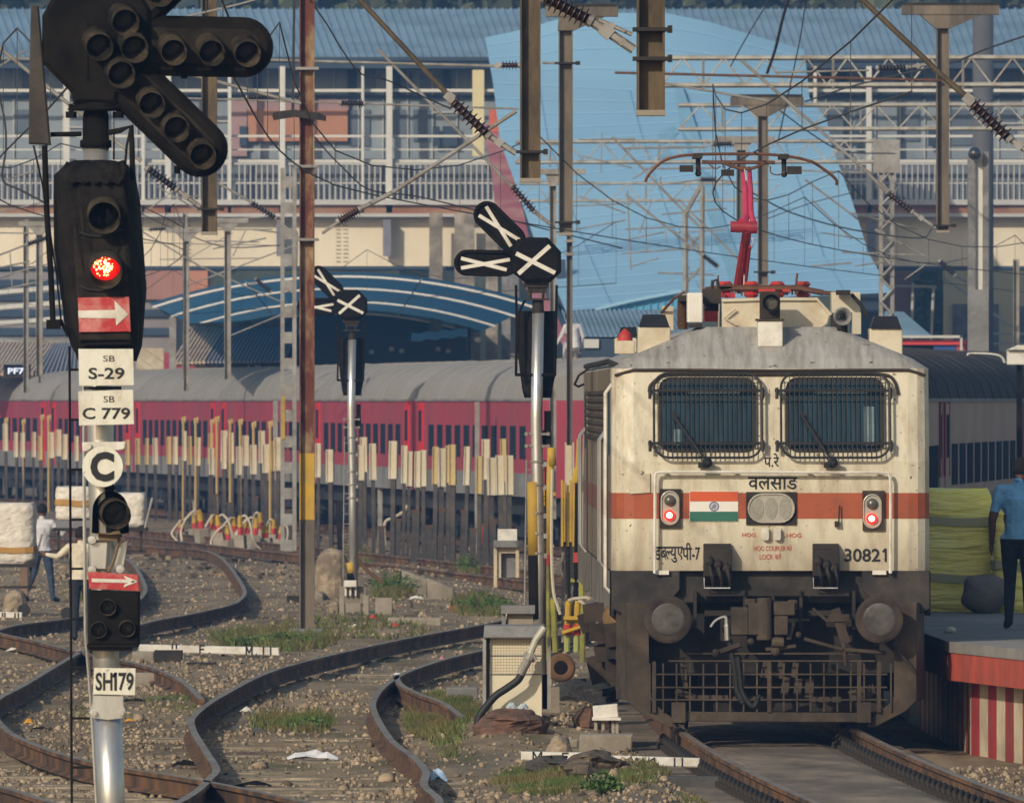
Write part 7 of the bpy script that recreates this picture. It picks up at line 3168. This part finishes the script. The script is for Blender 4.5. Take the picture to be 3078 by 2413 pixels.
rock('soil_heap', 'reddish soil mound below the yellow hydrant heads', 'soil heap', 1720, 1850, 2130, 2190, m_rubble, .5, .2, 14)
rock('soil_heap', 'dark wet mound left of the locomotive cowcatcher', 'soil heap', 1665, 1860, 2052, 2110, M('dark wet soil', (.045, .042, .04), .9, 0, .4, 7, bump=.03), .8, .2, 15)
rock('rock', 'brown lump on the right end of the marker board', 'rock', 2098, 2136, 2270, 2312, m_rock, .2, .18, 16)


def slab_block(label, u0, u1, vt, vb, mat, d=.3, tilt=0, skew=0, name='concrete_block', cat='concrete block', vtr=None):
    c = S((u0 + u1) / 2, vb)
    Y = c.y
    mb = MB()
    q_ = [P(u0, vb + 8, Y), P(u1, vb + 8 + tilt, Y), P(u1 + skew, (vtr or vt) + tilt, Y), P(u0 + skew, vt, Y)]
    mb.prism(q_, (0, d, 0), .012)
    return one(name, mb, mat, label, cat)


slab_block('dark grey concrete block lying at the lower edge left of the locomotive rail', 1994, 2164, 2334, 2386, M('dark grey block', (.075, .072, .068), .9, 0, .25, 5, bump=.006), .35)
slab_block('flat grey concrete slab before the small white terminal box', 1740, 1898, 2208, 2262, m_conc, .6, 0, 4)
slab_block('small pale block left of the flat grey slab', 1700, 1738, 2222, 2240, m_conc, .2)
slab_block('tilted concrete slab broken off beside the smaller signal, right piece', 1286, 1366, 1736, 1800, m_conc, .9, 8, -3, vtr=1760)
slab_block('tilted concrete slab broken off beside the smaller signal, left piece', 1208, 1284, 1712, 1782, m_conc, .9, 10, 0, vtr=1730)
slab_block('long pale concrete sleeper lying beyond the middle track', 1166, 1326, 1856, 1878, m_conc, .25)
slab_block('concrete post stub below the smaller signal, thin left one', 1020, 1036, 1790, 1850, m_conc, .1)
slab_block('concrete post stub below the smaller signal, thin middle one', 1092, 1110, 1788, 1846, m_conc, .1)
slab_block('square concrete stub with dark hole below the smaller signal', 1128, 1180, 1796, 1848, m_conc, .2)
slab_block('broad ribbed concrete block below the smaller signal', 1040, 1086, 1782, 1840, m_conc, .2)
slab_block('dark blocky chair plate left of the marker board lettering', 464, 548, 1954, 1990, m_dark, .3)
slab_block('pale concrete block left of the dark chair plate', 398, 462, 1958, 1986, m_conc, .3)
slab_block('yellowish concrete block right of the SH179 plate', 404, 490, 2022, 2062, m_conc, .35)
slab_block('grey flat stone at the left of the white tiled cabinet grass', 1342, 1438, 2066, 2096, m_concg, .4)
slab_block('dark sleeper stub beside the rusty mast foot', 862, 898, 1790, 1810, m_dark, .2)
slab_block('thin black rod block under the marker board', 560, 650, 1990, 2002, m_dark, .15)
slab_block('rusty plank beyond the broken slab', 1350, 1480, 1820, 1836, m_rust, .3)
slab_block('dark stained square stub face', 1136, 1166, 1806, 1844, m_dark, .05) if False else None
one('brace_rod', MB().tube([P(1066, 1672, 199), P(1110, 1720, 199), P(1152, 1752, 199)], .03, 6), m_rust, 'rusty brace rod slanting down from the smaller signal post', 'rod')
sbase = S(1053, 1790)
mb = MB()
mb.prism([P(*p, 199.6) for p in ((1034, 1744), (1072, 1744), (1072, 1764), (1034, 1764))], (0, .25, 0), .01)
for u in (1036, 1050, 1066):
    mb.pbox(u, u + 6, 1764, 1790, 199.7, .05)
mb.build('base_plate', m_white, bs2)

# ------------------------------------------------------------------ bales, sack and litter on the platform
m_ybale = M('yellow woven wrap', (.95, .86, .16), .7, 0, .12, 2.5, (.95, .90, .32), .5, 1.6, stretch=(.5, 1, 3), bump=.09, bscale=4)
m_gtape = M('grey green tape', (.36, .36, .22), .6, 0, .1, 3)


def bale(label, u0, u1, v0, v1, Y, d, mat, bands, bandmat, cat='bale', r_=.05):
    t = thing('bale', label, cat, P((u0 + u1) / 2, v1, Y))
    a, b = P(u0, v1, Y), P(u1, v0, Y)
    mb = MB()
    mb.smooth = True
    n, m_ = 28, 22
    w, h = b.x - a.x, b.z - a.z
    pts = []
    ring_ = []
    for k in range(n):
        an = 2 * math.pi * (k + .5) / n
        cx_, cy_ = math.cos(an), math.sin(an)
        s_ = (abs(cx_) ** 8 + abs(cy_) ** 8) ** (-1 / 8)
        ring_.append((cx_ * s_, cy_ * s_))
    rows = []
    for i in range(m_ + 1):
        f = i / m_
        e = 1 - .10 * max(0, abs(f - .5) * 2 - .86) / .14
        row = []
        for k, (x_, y_) in enumerate(ring_):
            wr = .005 * math.sin(f * 17 + k * 1.3) + .004 * math.sin(f * 29 + k * 2.7)
            row.append(Vector(((a.x + b.x) / 2 + (w / 2 + wr) * x_ * e, Y + d / 2 + (d / 2 + wr) * y_ * e, a.z + h * f + .01 * math.sin(k * .9) * (f > .9))))
        row.append(row[0].copy())
        rows.append(row)
    mb.grid(rows)
    mb.smooth = False
    mb.add(rows[-1][:n], [tuple(range(n))])
    mb.build('wrapping', mat, t)
    for v in bands:
        mb = MB()
        zz_ = H - (v - CV) * Y / F
        o = []
        for z_ in (zz_ - .045, zz_ + .045):
            row = [Vector(((a.x + b.x) / 2 + (w / 2 + .018) * x_, Y + d / 2 + (d / 2 + .022) * y_, z_ + .012 * math.sin(k * .8))) for k, (x_, y_) in enumerate(ring_)]
            row.append(row[0].copy())
            o.append(row)
        mb.grid(o)
        mb.build('tape', bandmat, t)
    return t


bale('large yellow wrapped bale standing on the platform beside the locomotive', 2760, 2985, 1470, 1838, 137.5, .9, m_ybale, (1567, 1738), m_gtape)
bale('yellow wrapped bale on the platform behind the legs of the person in blue', 2990, 3160, 1530, 1842, 136.8, .8, m_ybale, (1700,), m_gtape)
t = thing('sack', 'round dark grey sack leaning against the yellow bale', 'sack', P(2955, 1842, 136.4))
mb = MB()
mb.mat(0, True)
c = P(2962, 1786, 136.5)
mb.ball(c, (.27, .3, .22), 20, 14)
for v_ in mb.v:
    v_ += Vector((.03 * math.sin(v_.z * 19), 0, .02 * math.sin(v_.x * 17)))
mb.build('sack', M('grey sackcloth', (.17, .15, .14), .9, 0, .2, 6, bump=.01), t)
mb = MB()
mb.mat(0, True)
mb.ball(P(2724, 1908, 126.5) + Vector((.05, 0, .02)), (.05, .05, .03), 8, 6)
for (u, v) in ((2858, 1892), (2722, 1900)):
    pass
one('paper_wad', MB().ball(G(2857, 1893, .87), (.055, .06, .035), 9, 6).ball(G(2849, 1896, .86), (.04, .06, .025), 8, 5), m_white, 'crumpled white paper wad on the grey platform', 'litter')

# ------------------------------------------------------------------ white bales on hand carts on the left
m_wbale = M('white woven wrap', (.72, .68, .62), .7, 0, .07, 3, (.58, .53, .46), .4, 2.2, stretch=(1, 1, 1.6), bump=.05, bscale=6)
m_btape = M('brown tape', (.40, .22, .06), .5, 0, .1, 3)
Yp = 196.0
bale('big white wrapped bale with a brown tape at the left edge', -60, 104, 1512, 1694, Yp, 1.0, m_wbale, (1652,), m_btape)
bale('white wrapped bale with brown tape behind the near signal ladder', 166, 278, 1463, 1562, 192, .8, m_wbale, (1511,), m_btape)
bale('white wrapped bale right of the near signal calling lamp', 344, 437, 1482, 1584, 192.4, .8, m_wbale, (), m_btape)


def cart(label, u0, u1, v, Y, wheels):
    t = thing('hand_cart', label, 'hand cart', P((u0 + u1) / 2, v, Y))
    mb = MB()
    mb.pbox(u0, u1, v, v + 10, Y, 1.0)
    mb.build('deck', m_dark, t)
    mb = MB()
    for u in (u0 + 16, u1 - 16):
        mb.pbox(u - 4, u + 4, v + 10, v + 70, Y + .1, .06)
    mb.pbox(u0, u1, v + 66, v + 74, Y + .1, .06)
    mb.build('frame', m_dark, t)
    for u in wheels:
        z0 = gz((u - CU) * Y / F, Y)
        zc = H - (v + 80 - CV) * Y / F
        r_ = .10
        mb = MB()
        mb.lathe([(-.03, r_), (.03, r_)], Vector(((u - CU) * Y / F, Y + .3, z0 + r_)), (0, 1, 0), 20)
        mb.build('wheel', m_rubber, t)
    mb = MB()
    mb.tube([P(u1 - 4, v, Y + .2), P(u1 + 18, v - 90, Y + .2)], .02, 6)
    mb.build('handle', m_steel, t)


cart('dark hand cart under the big white bale at the left edge', -70, 108, 1694, Yp, (-20, 70))
cart('dark hand cart under the two white bales behind the near signal', 160, 440, 1586, 192, (200, 400))
mb = MB()
mb.pbox(168, 344, 1563, 1586, 192.05, .8)
one('plank', mb, M('grey plank', (.20, .20, .22), .8), 'grey plank lying on the cart under the white bales', 'plank')
mb = MB()
mb.pbox(62, 84, 1704, 1790, 204, .3)
one('crate', mb, M('brown crate', (.20, .13, .09), .8), 'brown crate standing behind the big white bale', 'crate', None, .01)

# ------------------------------------------------------------------ people


def person(label, base, ht, joints, seg, cloth, hair_c, facing=0.0, fingers=()):
    """one continuous skin: limbs laid out as tapered tubes and masses, fused by a voxel remesh; faces coloured by the nearest limb"""
    t = thing('person', label, 'person', base, facing)
    J = {k: Vector(v) * ht for k, v in joints.items()}
    mb = MB(Matrix.Identity(4))
    segs = []
    for a, b, ra, rb, tagm in seg:
        A, B = J[a], J[b]
        n = 5
        pth = [A.lerp(B, i / (n - 1)) for i in range(n)]
        rr = [(ra + (rb - ra) * i / (n - 1)) * ht * (1 + .06 * math.sin(math.pi * i / (n - 1))) for i in range(n)]
        mb.tube(pth, rr, 10)
        mb.ball(A, ra * ht, 10, 8)
        mb.ball(B, rb * ht, 10, 8)
        segs.append((A, B, tagm))
    # trunk and head
    ch, pv, nk, hd = J['chest'], J['pelvis'], J['neck'], J['head']
    sh_ = (J['shl'] - J['shr']).normalized()
    mb.ball(ch, Vector((.105, .066, .10)) * ht, 14, 10)
    mb.ball(ch.lerp(pv, .45), Vector((.088, .060, .09)) * ht, 14, 10)
    mb.ball(pv, Vector((.092, .065, .065)) * ht, 14, 10)
    mb.ball(hd, Vector((.045, .056, .066)) * ht, 16, 12)
    fw = Vector((0, 1, 0))
    mb.ball(hd + Vector((0, .05, -.012)) * ht, .012 * ht, 6, 5)
    mb.ball(hd + Vector((0, .03, -.045)) * ht, Vector((.028, .03, .02)) * ht, 8, 6)
    for s in (-1, 1):
        mb.ball(hd + Vector((s * .046, -.004, -.008)) * ht, Vector((.006, .012, .016)) * ht, 6, 5)
    mb.tube([ch + Vector((0, 0, .03)) * ht, ch.lerp(pv, .5), pv + Vector((0, 0, -.03)) * ht], [.082 * ht, .080 * ht, .084 * ht], 14)
    for a, b in (('chest', 'neck'), ('neck', 'head')):
        mb.tube([J[a], J[b]], [.045 * ht if a == 'chest' else .030 * ht, .030 * ht], 10)
    segs += [(pv, ch, 's'), (ch, nk, 's'), (nk.lerp(hd, .45), hd + Vector((0, 0, .05)) * ht, 'k')]
    for w, e in (('wrl', 'ell'), ('wrr', 'elr')):
        d = (J[w] - J[e]).normalized()
        palm = J[w] + d * .028 * ht
        mb.ball(palm, Vector((.016, .020, .028)) * ht, 8, 6)
        side = d.cross(Vector((1, 0, .2))).normalized()
        for k in range(4):
            f0 = palm + d * .016 * ht + side * (k - 1.5) * .010 * ht
            mb.tube([f0, f0 + d * (.022 - .003 * abs(k - 1.4)) * ht, f0 + d * (.036 - .005 * abs(k - 1.4)) * ht + Vector((.004, .004, 0)) * ht], [.0062 * ht, .0056 * ht, .0045 * ht], 6)
        mb.tube([palm - d * .008 * ht, palm + side * .022 * ht + d * .012 * ht, palm + side * .024 * ht + d * .026 * ht], [.008 * ht, .0065 * ht, .005 * ht], 6)
        segs.append((J[w], palm + d * .05 * ht, 'k'))
    body = mb.build('body', [cloth['s'], cloth['t'], cloth['k'], cloth['f']], t)
    md = body.modifiers.new('fuse', 'REMESH')
    md.mode = 'VOXEL'
    md.voxel_size = .0085 * ht / 1.65
    dg = bpy.context.evaluated_depsgraph_get()
    me = bpy.data.meshes.new_from_object(body.evaluated_get(dg))
    body.modifiers.clear()
    body.data = me
    me.materials.clear()
    for k in 's', 't', 'k', 'f':
        me.materials.append(cloth[k])
    idx = {'s': 0, 't': 1, 'k': 2, 'f': 3}
    hem = J['pelvis'].z - .01 * ht
    for p_ in me.polygons:
        c = p_.center
        best, bt = 9e9, 's'
        for A, B, tg in segs:
            d = B - A
            f = max(0, min(1, (c - A).dot(d) / max(1e-9, d.length_squared)))
            q_ = (c - A - d * f).length
            if q_ < best:
                best, bt, bf = q_, tg, f
        if bt == 'u':
            bt = 's' if bf < cloth.get('sleeve', .8) else 'k'
        if bt == 's' and c.z < hem - cloth.get('tail', .0):
            bt = 't'
        if bt == 't' and c.z > hem:
            bt = 's'
        p_.material_index = idx[bt]
        p_.use_smooth = True
    mb = MB(Matrix.Identity(4))
    mb.mat(0, True)
    hh = J['head'] + Vector((0, -.008, .012)) * ht
    rows = []
    for i in range(8):
        a = math.pi * .62 * i / 7
        row = []
        for k in range(19):
            b = 2 * math.pi * k / 18
            cut = 1.0 if math.sin(b) < .35 else max(.55, 1 - .45 * (math.sin(b) - .35) / .65)
            aa = a * cut
            j_ = 1 + .04 * math.sin(k * 3.1 + i * 2)
            row.append(hh + Vector((.0495 * math.sin(aa) * math.cos(b) * j_, .060 * math.sin(aa) * math.sin(b) * j_, .068 * math.cos(aa))) * ht)
        rows.append(row)
    mb.grid(rows)
    mb.build('hair', hair_c, t, solid=.012)
    return t


m_skin = M('brown skin', (.13, .065, .04), .6, 0, .08, 6)
m_hair = M('black hair', (.010, .008, .008), .95, 0, .3, 12)
m_blues = M('light blue shirt', (.22, .50, .82), .8, 0, .1, 4, (.16, .40, .70), .4, 3, bump=.04, bscale=7)
m_trou = M('dark navy trousers', (.018, .02, .03), .85, 0, .25, 4, bump=.04, bscale=7)
m_shoe = M('black shoe', (.02, .018, .018), .5, 0, .2, 6)
m_wsh = M('white shirt', (.62, .62, .68), .85, 0, .06, 4, (.48, .47, .50), .4, 3, bump=.04, bscale=7)
m_csh = M('cream shirt', (.66, .60, .48), .85, 0, .06, 4, (.5, .44, .34), .4, 3, bump=.04, bscale=7)
m_jean = M('blue jeans', (.035, .055, .10), .85, 0, .25, 4, bump=.04, bscale=7)

SEG = [('hpl', 'knl', .055, .038, 't'), ('knl', 'anl', .037, .025, 't'), ('hpr', 'knr', .055, .038, 't'), ('knr', 'anr', .037, .025, 't'), ('anl', 'tol', .027, .02, 'f'), ('anr', 'tor', .027, .02, 'f'),
       ('shl', 'ell', .034, .026, 'u'), ('ell', 'wrl', .024, .016, 'v'), ('shr', 'elr', .034, .026, 'u'), ('elr', 'wrr', .024, .016, 'v'), ('shl', 'shr', .036, .036, 's'), ('hpl', 'hpr', .056, .056, 't')]


def segs_for(sleeve):
    return [(a, b, ra, rb, ('s' if sleeve == 'long' and g_ in 'uv' else 'k' if g_ == 'v' else g_)) for a, b, ra, rb, g_ in SEG]


stand = dict(head=(0, .0, .935), neck=(0, -.005, .86), chest=(0, 0, .74), pelvis=(0, 0, .54), shl=(-.105, 0, .815), shr=(.105, 0, .815), ell=(-.15, -.02, .645), elr=(.15, -.02, .645), wrl=(-.158, .03, .50), wrr=(.158, .03, .50),
             hpl=(-.052, 0, .52), hpr=(.052, 0, .52), knl=(-.056, .03, .285), knr=(.056, -.03, .285), anl=(-.058, .02, .04), anr=(.058, -.09, .045), tol=(-.066, .11, .018), tor=(.07, .0, .016))
d_ = dict(stand)
d_.update(head=(.02, .03, .93), wrr=(.10, .10, .90), elr=(.19, .06, .79), knl=(-.05, .05, .285), anl=(-.055, .0, .04), tol=(-.075, .09, .018), knr=(.06, .0, .29), anr=(.065, -.05, .05), tor=(.075, .04, .016))
pb = person('person in a light blue shirt and dark trousers walking away along the platform', ((3060 - CU) * 127.5 / F, 127.5, .84), 1.70, d_, segs_for('short'), dict(s=m_blues, t=m_trou, k=m_skin, f=m_shoe, sleeve=.75, tail=.02), m_hair, -.1)
d_ = dict(stand)
d_.update(knl=(-.10, .05, .30), anl=(-.17, -.06, .06), tol=(-.16, .03, .02), knr=(.07, .07, .28), anr=(.10, .06, .04), tor=(.13, .15, .018), elr=(.20, .06, .70), wrr=(.26, .16, .80), ell=(-.16, .05, .66), wrl=(-.12, .16, .70), head=(.0, .02, .935))
p_ = S(126, 1812)
person('person in a white shirt and blue jeans walking beside the big white bale', (p_.x, p_.y, p_.z), 1.60, d_, segs_for('long'), dict(s=m_wsh, t=m_jean, k=m_skin, f=m_jean, tail=.0), m_hair, -.25)
d_ = dict(stand)
d_.update(head=(.0, .06, .90), neck=(0, .04, .84), chest=(0, .03, .73), shl=(-.105, .03, .80), shr=(.105, .03, .80), ell=(-.20, .08, .72), wrl=(-.30, .16, .74), elr=(.17, .10, .70), wrr=(.16, .22, .74), knl=(-.05, -.01, .28), anl=(-.05, -.06, .045), tol=(-.06, .03, .018), knr=(.06, .08, .29), anr=(.07, .07, .04), tor=(.08, .16, .018))
p_ = S(243, 1915)
person('person in a loose cream shirt pushing the cart, half hidden by the near signal', (p_.x, p_.y, p_.z), 1.62, d_, segs_for('long'), dict(s=m_csh, t=m_trou, k=m_skin, f=m_shoe, tail=.10), m_hair, .0)
sit = dict(head=(-.05, .02, .60), neck=(-.03, .0, .525), chest=(0, 0, .42), pelvis=(.02, 0, .22), shl=(-.10, 0, .475), shr=(.09, 0, .48), ell=(-.16, .02, .34), wrl=(-.23, .04, .22), elr=(.14, .0, .34), wrr=(.12, .06, .2), hpl=(-.04, .02, .2), hpr=(.06, .02, .2), knl=(-.05, .22, .24), knr=(.08, .22, .24), anl=(-.06, .26, .04), anr=(.1, .26, .04), tol=(-.06, .34, .02), tor=(.1, .34, .02))
o = person('person in a white shirt crouching on the coach roof behind the locomotive', P(1722, 1088, 273), 1.60, sit, segs_for('long'), dict(s=m_wsh, t=m_wsh, k=m_skin, f=m_shoe, tail=.0), m_hair, .2)

# ------------------------------------------------------------------ grass, weeds and litter
m_grass = M('dry green grass', (.10, .155, .04), .85, 0, .3, 2, (.20, .16, .07), .45, .8, island=.5)
gv = []


def tufts(n, ux, vx, hgt, spread=.05):
    for _ in range(n):
        u, v = random.uniform(*ux), random.uniform(*vx)
        e = ((u - sum(ux) / 2) / (ux[1] - ux[0]) * 2) ** 2 + ((v - sum(vx) / 2) / (vx[1] - vx[0]) * 2) ** 2
        if e > 1 or random.random() < e * .5:
            continue
        p = S(u, v, 2)
        for _ in range(7):
            a = random.random() * 6.28
            r_ = random.random() * spread * 2
            b = p + Vector((r_ * math.cos(a), r_ * math.sin(a) * 3, -.01))
            h = hgt * random.uniform(.5, 1.3)
            tip = b + Vector((random.gauss(0, .4) * h, random.gauss(0, .4) * h, h))
            w = Vector((.006 + .004 * random.random(), .004, 0)) * (p.y / 120)
            gv.extend((b - w, b + w, tip))


tufts(700, (640, 1020), (1900, 1958), .16)
tufts(260, (820, 1300), (1850, 1930), .09)
tufts(3600, (1225, 1440), (2085, 2240), .075)
tufts(240, (770, 900), (2150, 2200), .10)
tufts(240, (880, 990), (2150, 2205), .12)
tufts(300, (1120, 1240), (1740, 1800), .16)
tufts(350, (1360, 1520), (1790, 1860), .14)
tufts(260, (1380, 1440), (1690, 1740), .2)
tufts(260, (1480, 1700), (2230, 2290), .07)
tufts(1600, (1500, 1760), (2300, 2390), .055)
tufts(350, (1840, 2010), (2300, 2350), .06)
tufts(350, (2030, 2300), (2370, 2450), .06)
tufts(200, (390, 620), (2080, 2150), .04)
tufts(200, (200, 420), (2110, 2180), .04)
tufts(300, (960, 1130), (1650, 1720), .14)
tufts(200, (200, 420), (1750, 1830), .08)
tufts(120, (640, 800), (2386, 2440), .06)
tufts(120, (1560, 1640), (1990, 2050), .06)
gv_ = np.array([tuple(v) for v in gv], np.float32)
raw_mesh('grass', gv_, np.arange(len(gv_)).reshape(-1, 3), m_grass, 'stuff')
m_leaf = M('weed leaf', (.075, .14, .035), .7, 0, .2, 5, island=.45)


def weed(label, u, v, w, h, n, seed):
    r_ = random.Random(seed)
    p = S(u, v)
    t = thing('weed_plant', label, 'weed', p)
    mb = MB()
    st_ = MB()
    for k in range(n):
        a = r_.random() * 6.28
        e = math.sqrt(r_.random())
        top_ = p + Vector((w * e * math.cos(a), w * e * math.sin(a), h * (1 - .5 * e) * r_.uniform(.5, 1.1)))
        if k % 4 == 0:
            st_.tube([p, p.lerp(top_, .5) + Vector((0, 0, .03)), top_], .004, 4)
        s_ = r_.uniform(.02, .045)
        d = Vector((r_.gauss(0, 1), r_.gauss(0, 1), r_.gauss(0, .5))).normalized() * s_
        e_ = d.cross(Vector((r_.gauss(0, 1), r_.gauss(0, 1), r_.gauss(0, 1)))).normalized() * s_ * .5
        mb.quad(top_ - d, top_ + e_, top_ + d, top_ - e_)
    mb.build('leaf', m_leaf, t)
    st_.build('stem', m_leaf, t)


weed('bright leafy weed at the lower edge below the marker boards', 1808, 2392, .17, .2, 150, 1)
weed('dense green weed clump before the rusty mast foot, left part', 860, 1944, .35, .2, 260, 2)
weed('dense green weed clump right of the rusty mast foot', 770, 1946, .45, .16, 220, 3)
weed('green bush beside the tilted broken slab', 1180, 1786, .5, .4, 260, 4)
weed('small round bush near the small white cabinet', 1404, 1730, .25, .45, 160, 5)
weed('green weeds left of the white tiled cabinet roof', 1460, 1838, .5, .3, 220, 6)
weed('leafy tuft between the middle rails', 930, 2196, .22, .16, 120, 7)
weed('leafy tuft at the lower edge left of the middle track', 730, 2408, .18, .08, 90, 8)
m_lit = M('scraps of litter', (.50, .47, .45), .7, 0, .1, 5, (.05, .045, .04), .62, .9, island=.45, sharp=.05)
mb = MB()
for k in range(460):
    u, v = random.uniform(0, 2300), random.uniform(1760, 2420)
    p = S(u, v, 2)
    if abs(p.x - tc(p.y)) < 2.2 and p.y > 100 and p.x > tc(p.y) - 1.5:
        continue
    s_ = random.uniform(.010, .04)
    q_ = [p + Vector((random.uniform(-1, 1) * s_ * 1.6, random.uniform(-1, 1) * s_, .012 + random.uniform(0, 1) * s_)) for _ in range(4)]
    mb.add(q_, [(0, 1, 2), (1, 3, 2)])
struct('scattered_litter', mb, m_lit, 'stuff')
m_rub = M('mixed dark rubble', (.07, .06, .05), .95, 0, .3, 5, (.20, .15, .10), .5, .6, island=.6, sharp=.1)
mb = MB()
for k in range(900):
    u = random.uniform(180, 1500) if k % 3 else random.uniform(1500, 2100)
    v = random.uniform(1600, 1740) if k % 3 else random.uniform(2020, 2380)
    p = S(u, v, 2)
    if abs(p.x - tc(p.y)) < 1.35:
        continue
    s_ = random.uniform(.03, .11) * (p.y / 230 if k % 3 else .5)
    mb.box(p + Vector((0, 0, s_ * .2)), (s_ * random.uniform(.6, 2), s_, s_ * random.uniform(.4, 1.1)), Matrix.Rotation(random.uniform(0, 3), 3, 'Z') @ Matrix.Rotation(random.uniform(-.5, .5), 3, 'X'))
struct('trackside_rubble', mb, m_rub, 'stuff')
cols = [M('red scrap', (.5, .04, .03), .6), M('blue scrap', (.35, .5, .7), .6), m_white, M('orange scrap', (.6, .28, .02), .6), m_black, M('pink scrap', (.6, .2, .3), .6)]


def scrap(label, u, v, w, h, m_, seed, name='plastic_scrap', cat='litter'):
    r_ = random.Random(seed)
    p = S(u, v)
    mb = MB()
    mb.smooth = False
    rows = []
    for j in range(4):
        rows.append([p + Vector((w * (i / 5 - .5), .12 * j * w, .01 + h * math.sin(math.pi * (j + .5) / 4) * math.sin(math.pi * (i + .4) / 6) * r_.uniform(.5, 1.2))) for i in range(6)])
    mb.grid(rows)
    return one(name, mb, m_, label, cat)


scrap('crumpled clear plastic bag on the planks between the middle rails', 935, 2290, .50, .12, M('clear plastic', (.72, .72, .74), .25, 0, .1, 6, spec=.8), 1, 'plastic_bag')
scrap('white plastic scrap beside the middle left rail', 738, 2142, .14, .06, cols[2], 2)
scrap('blue white scrap left of the middle rails bend', 1178, 1962, .2, .05, cols[1], 3)
scrap('yellow scrap left of the near signal post at the rail', 85, 2178, .10, .06, cols[3], 4)
scrap('orange scrap right of the near signal clamp', 388, 2172, .12, .04, cols[3], 5)
scrap('black rag left of the near signal at the rail', 122, 2196, .22, .04, cols[4], 6)
scrap('black rag right of the SH179 plate', 400, 2118, .26, .06, cols[4], 7)
scrap('black rag crossing the middle rail foot', 560, 2310, .26, .09, cols[4], 8)
scrap('red scrap below the smaller signal stubs', 1120, 1868, .14, .08, cols[0], 9)
scrap('small red scrap right of the smaller signal stubs', 1186, 1886, .12, .08, cols[0], 10)
scrap('white scrap right of the tilted slab', 1250, 1806, .25, .08, cols[2], 11)
scrap('pink scrap on the dark inner rail', 1328, 1996, .07, .05, cols[5], 12)
scrap('white scrap lying across the forked rail tips', 1196, 2036, .22, .06, cols[2], 13)
scrap('white scrap by the rail at left, under the near track', 40, 1964, .2, .06, cols[2], 14)
scrap('black scrap with yellow edge at the middle track lower edge', 760, 2368, .32, .05, cols[4], 15)
scrap('white rubbish pile by the striped platform wall', 2880, 2236, .3, .1, cols[2], 16)
scrap('white scrap on the apron between the locomotive rails', 2660, 2344, .11, .03, cols[2], 17)
scrap('white rag beside the dark wet mound', 1770, 2104, .22, .05, cols[2], 18)
scrap('white bag by the left locomotive rail', 2090, 2298, .18, .08, cols[2], 19)
scrap('orange rag by the right end of the marker board', 2120, 2316, .14, .06, cols[3], 20)
scrap('white scrap under the small signal, on the gravel', 1072, 1884, .25, .05, cols[2], 21)
scrap('grey plastic sheet by the middle right rail', 1310, 2354, .2, .12, cols[1], 22)

# ------------------------------------------------------------------ the haze
hz = MB()
hz.box((0, 330, 24), (340, 720, 51))
hm = bpy.data.materials.new('haze')
hm.use_nodes = True
hm.node_tree.nodes.clear()
ho = hm.node_tree.nodes.new('ShaderNodeOutputMaterial')
hv = hm.node_tree.nodes.new('ShaderNodeVolumePrincipled')
hv.inputs['Color'].default_value = (.20, .46, 1.0, 1)
hv.inputs['Density'].default_value = .00047
hv.inputs['Anisotropy'].default_value = .1
hm.node_tree.links.new(hv.outputs[0], ho.inputs['Volume'])
struct('haze', hz, hm, 'stuff')
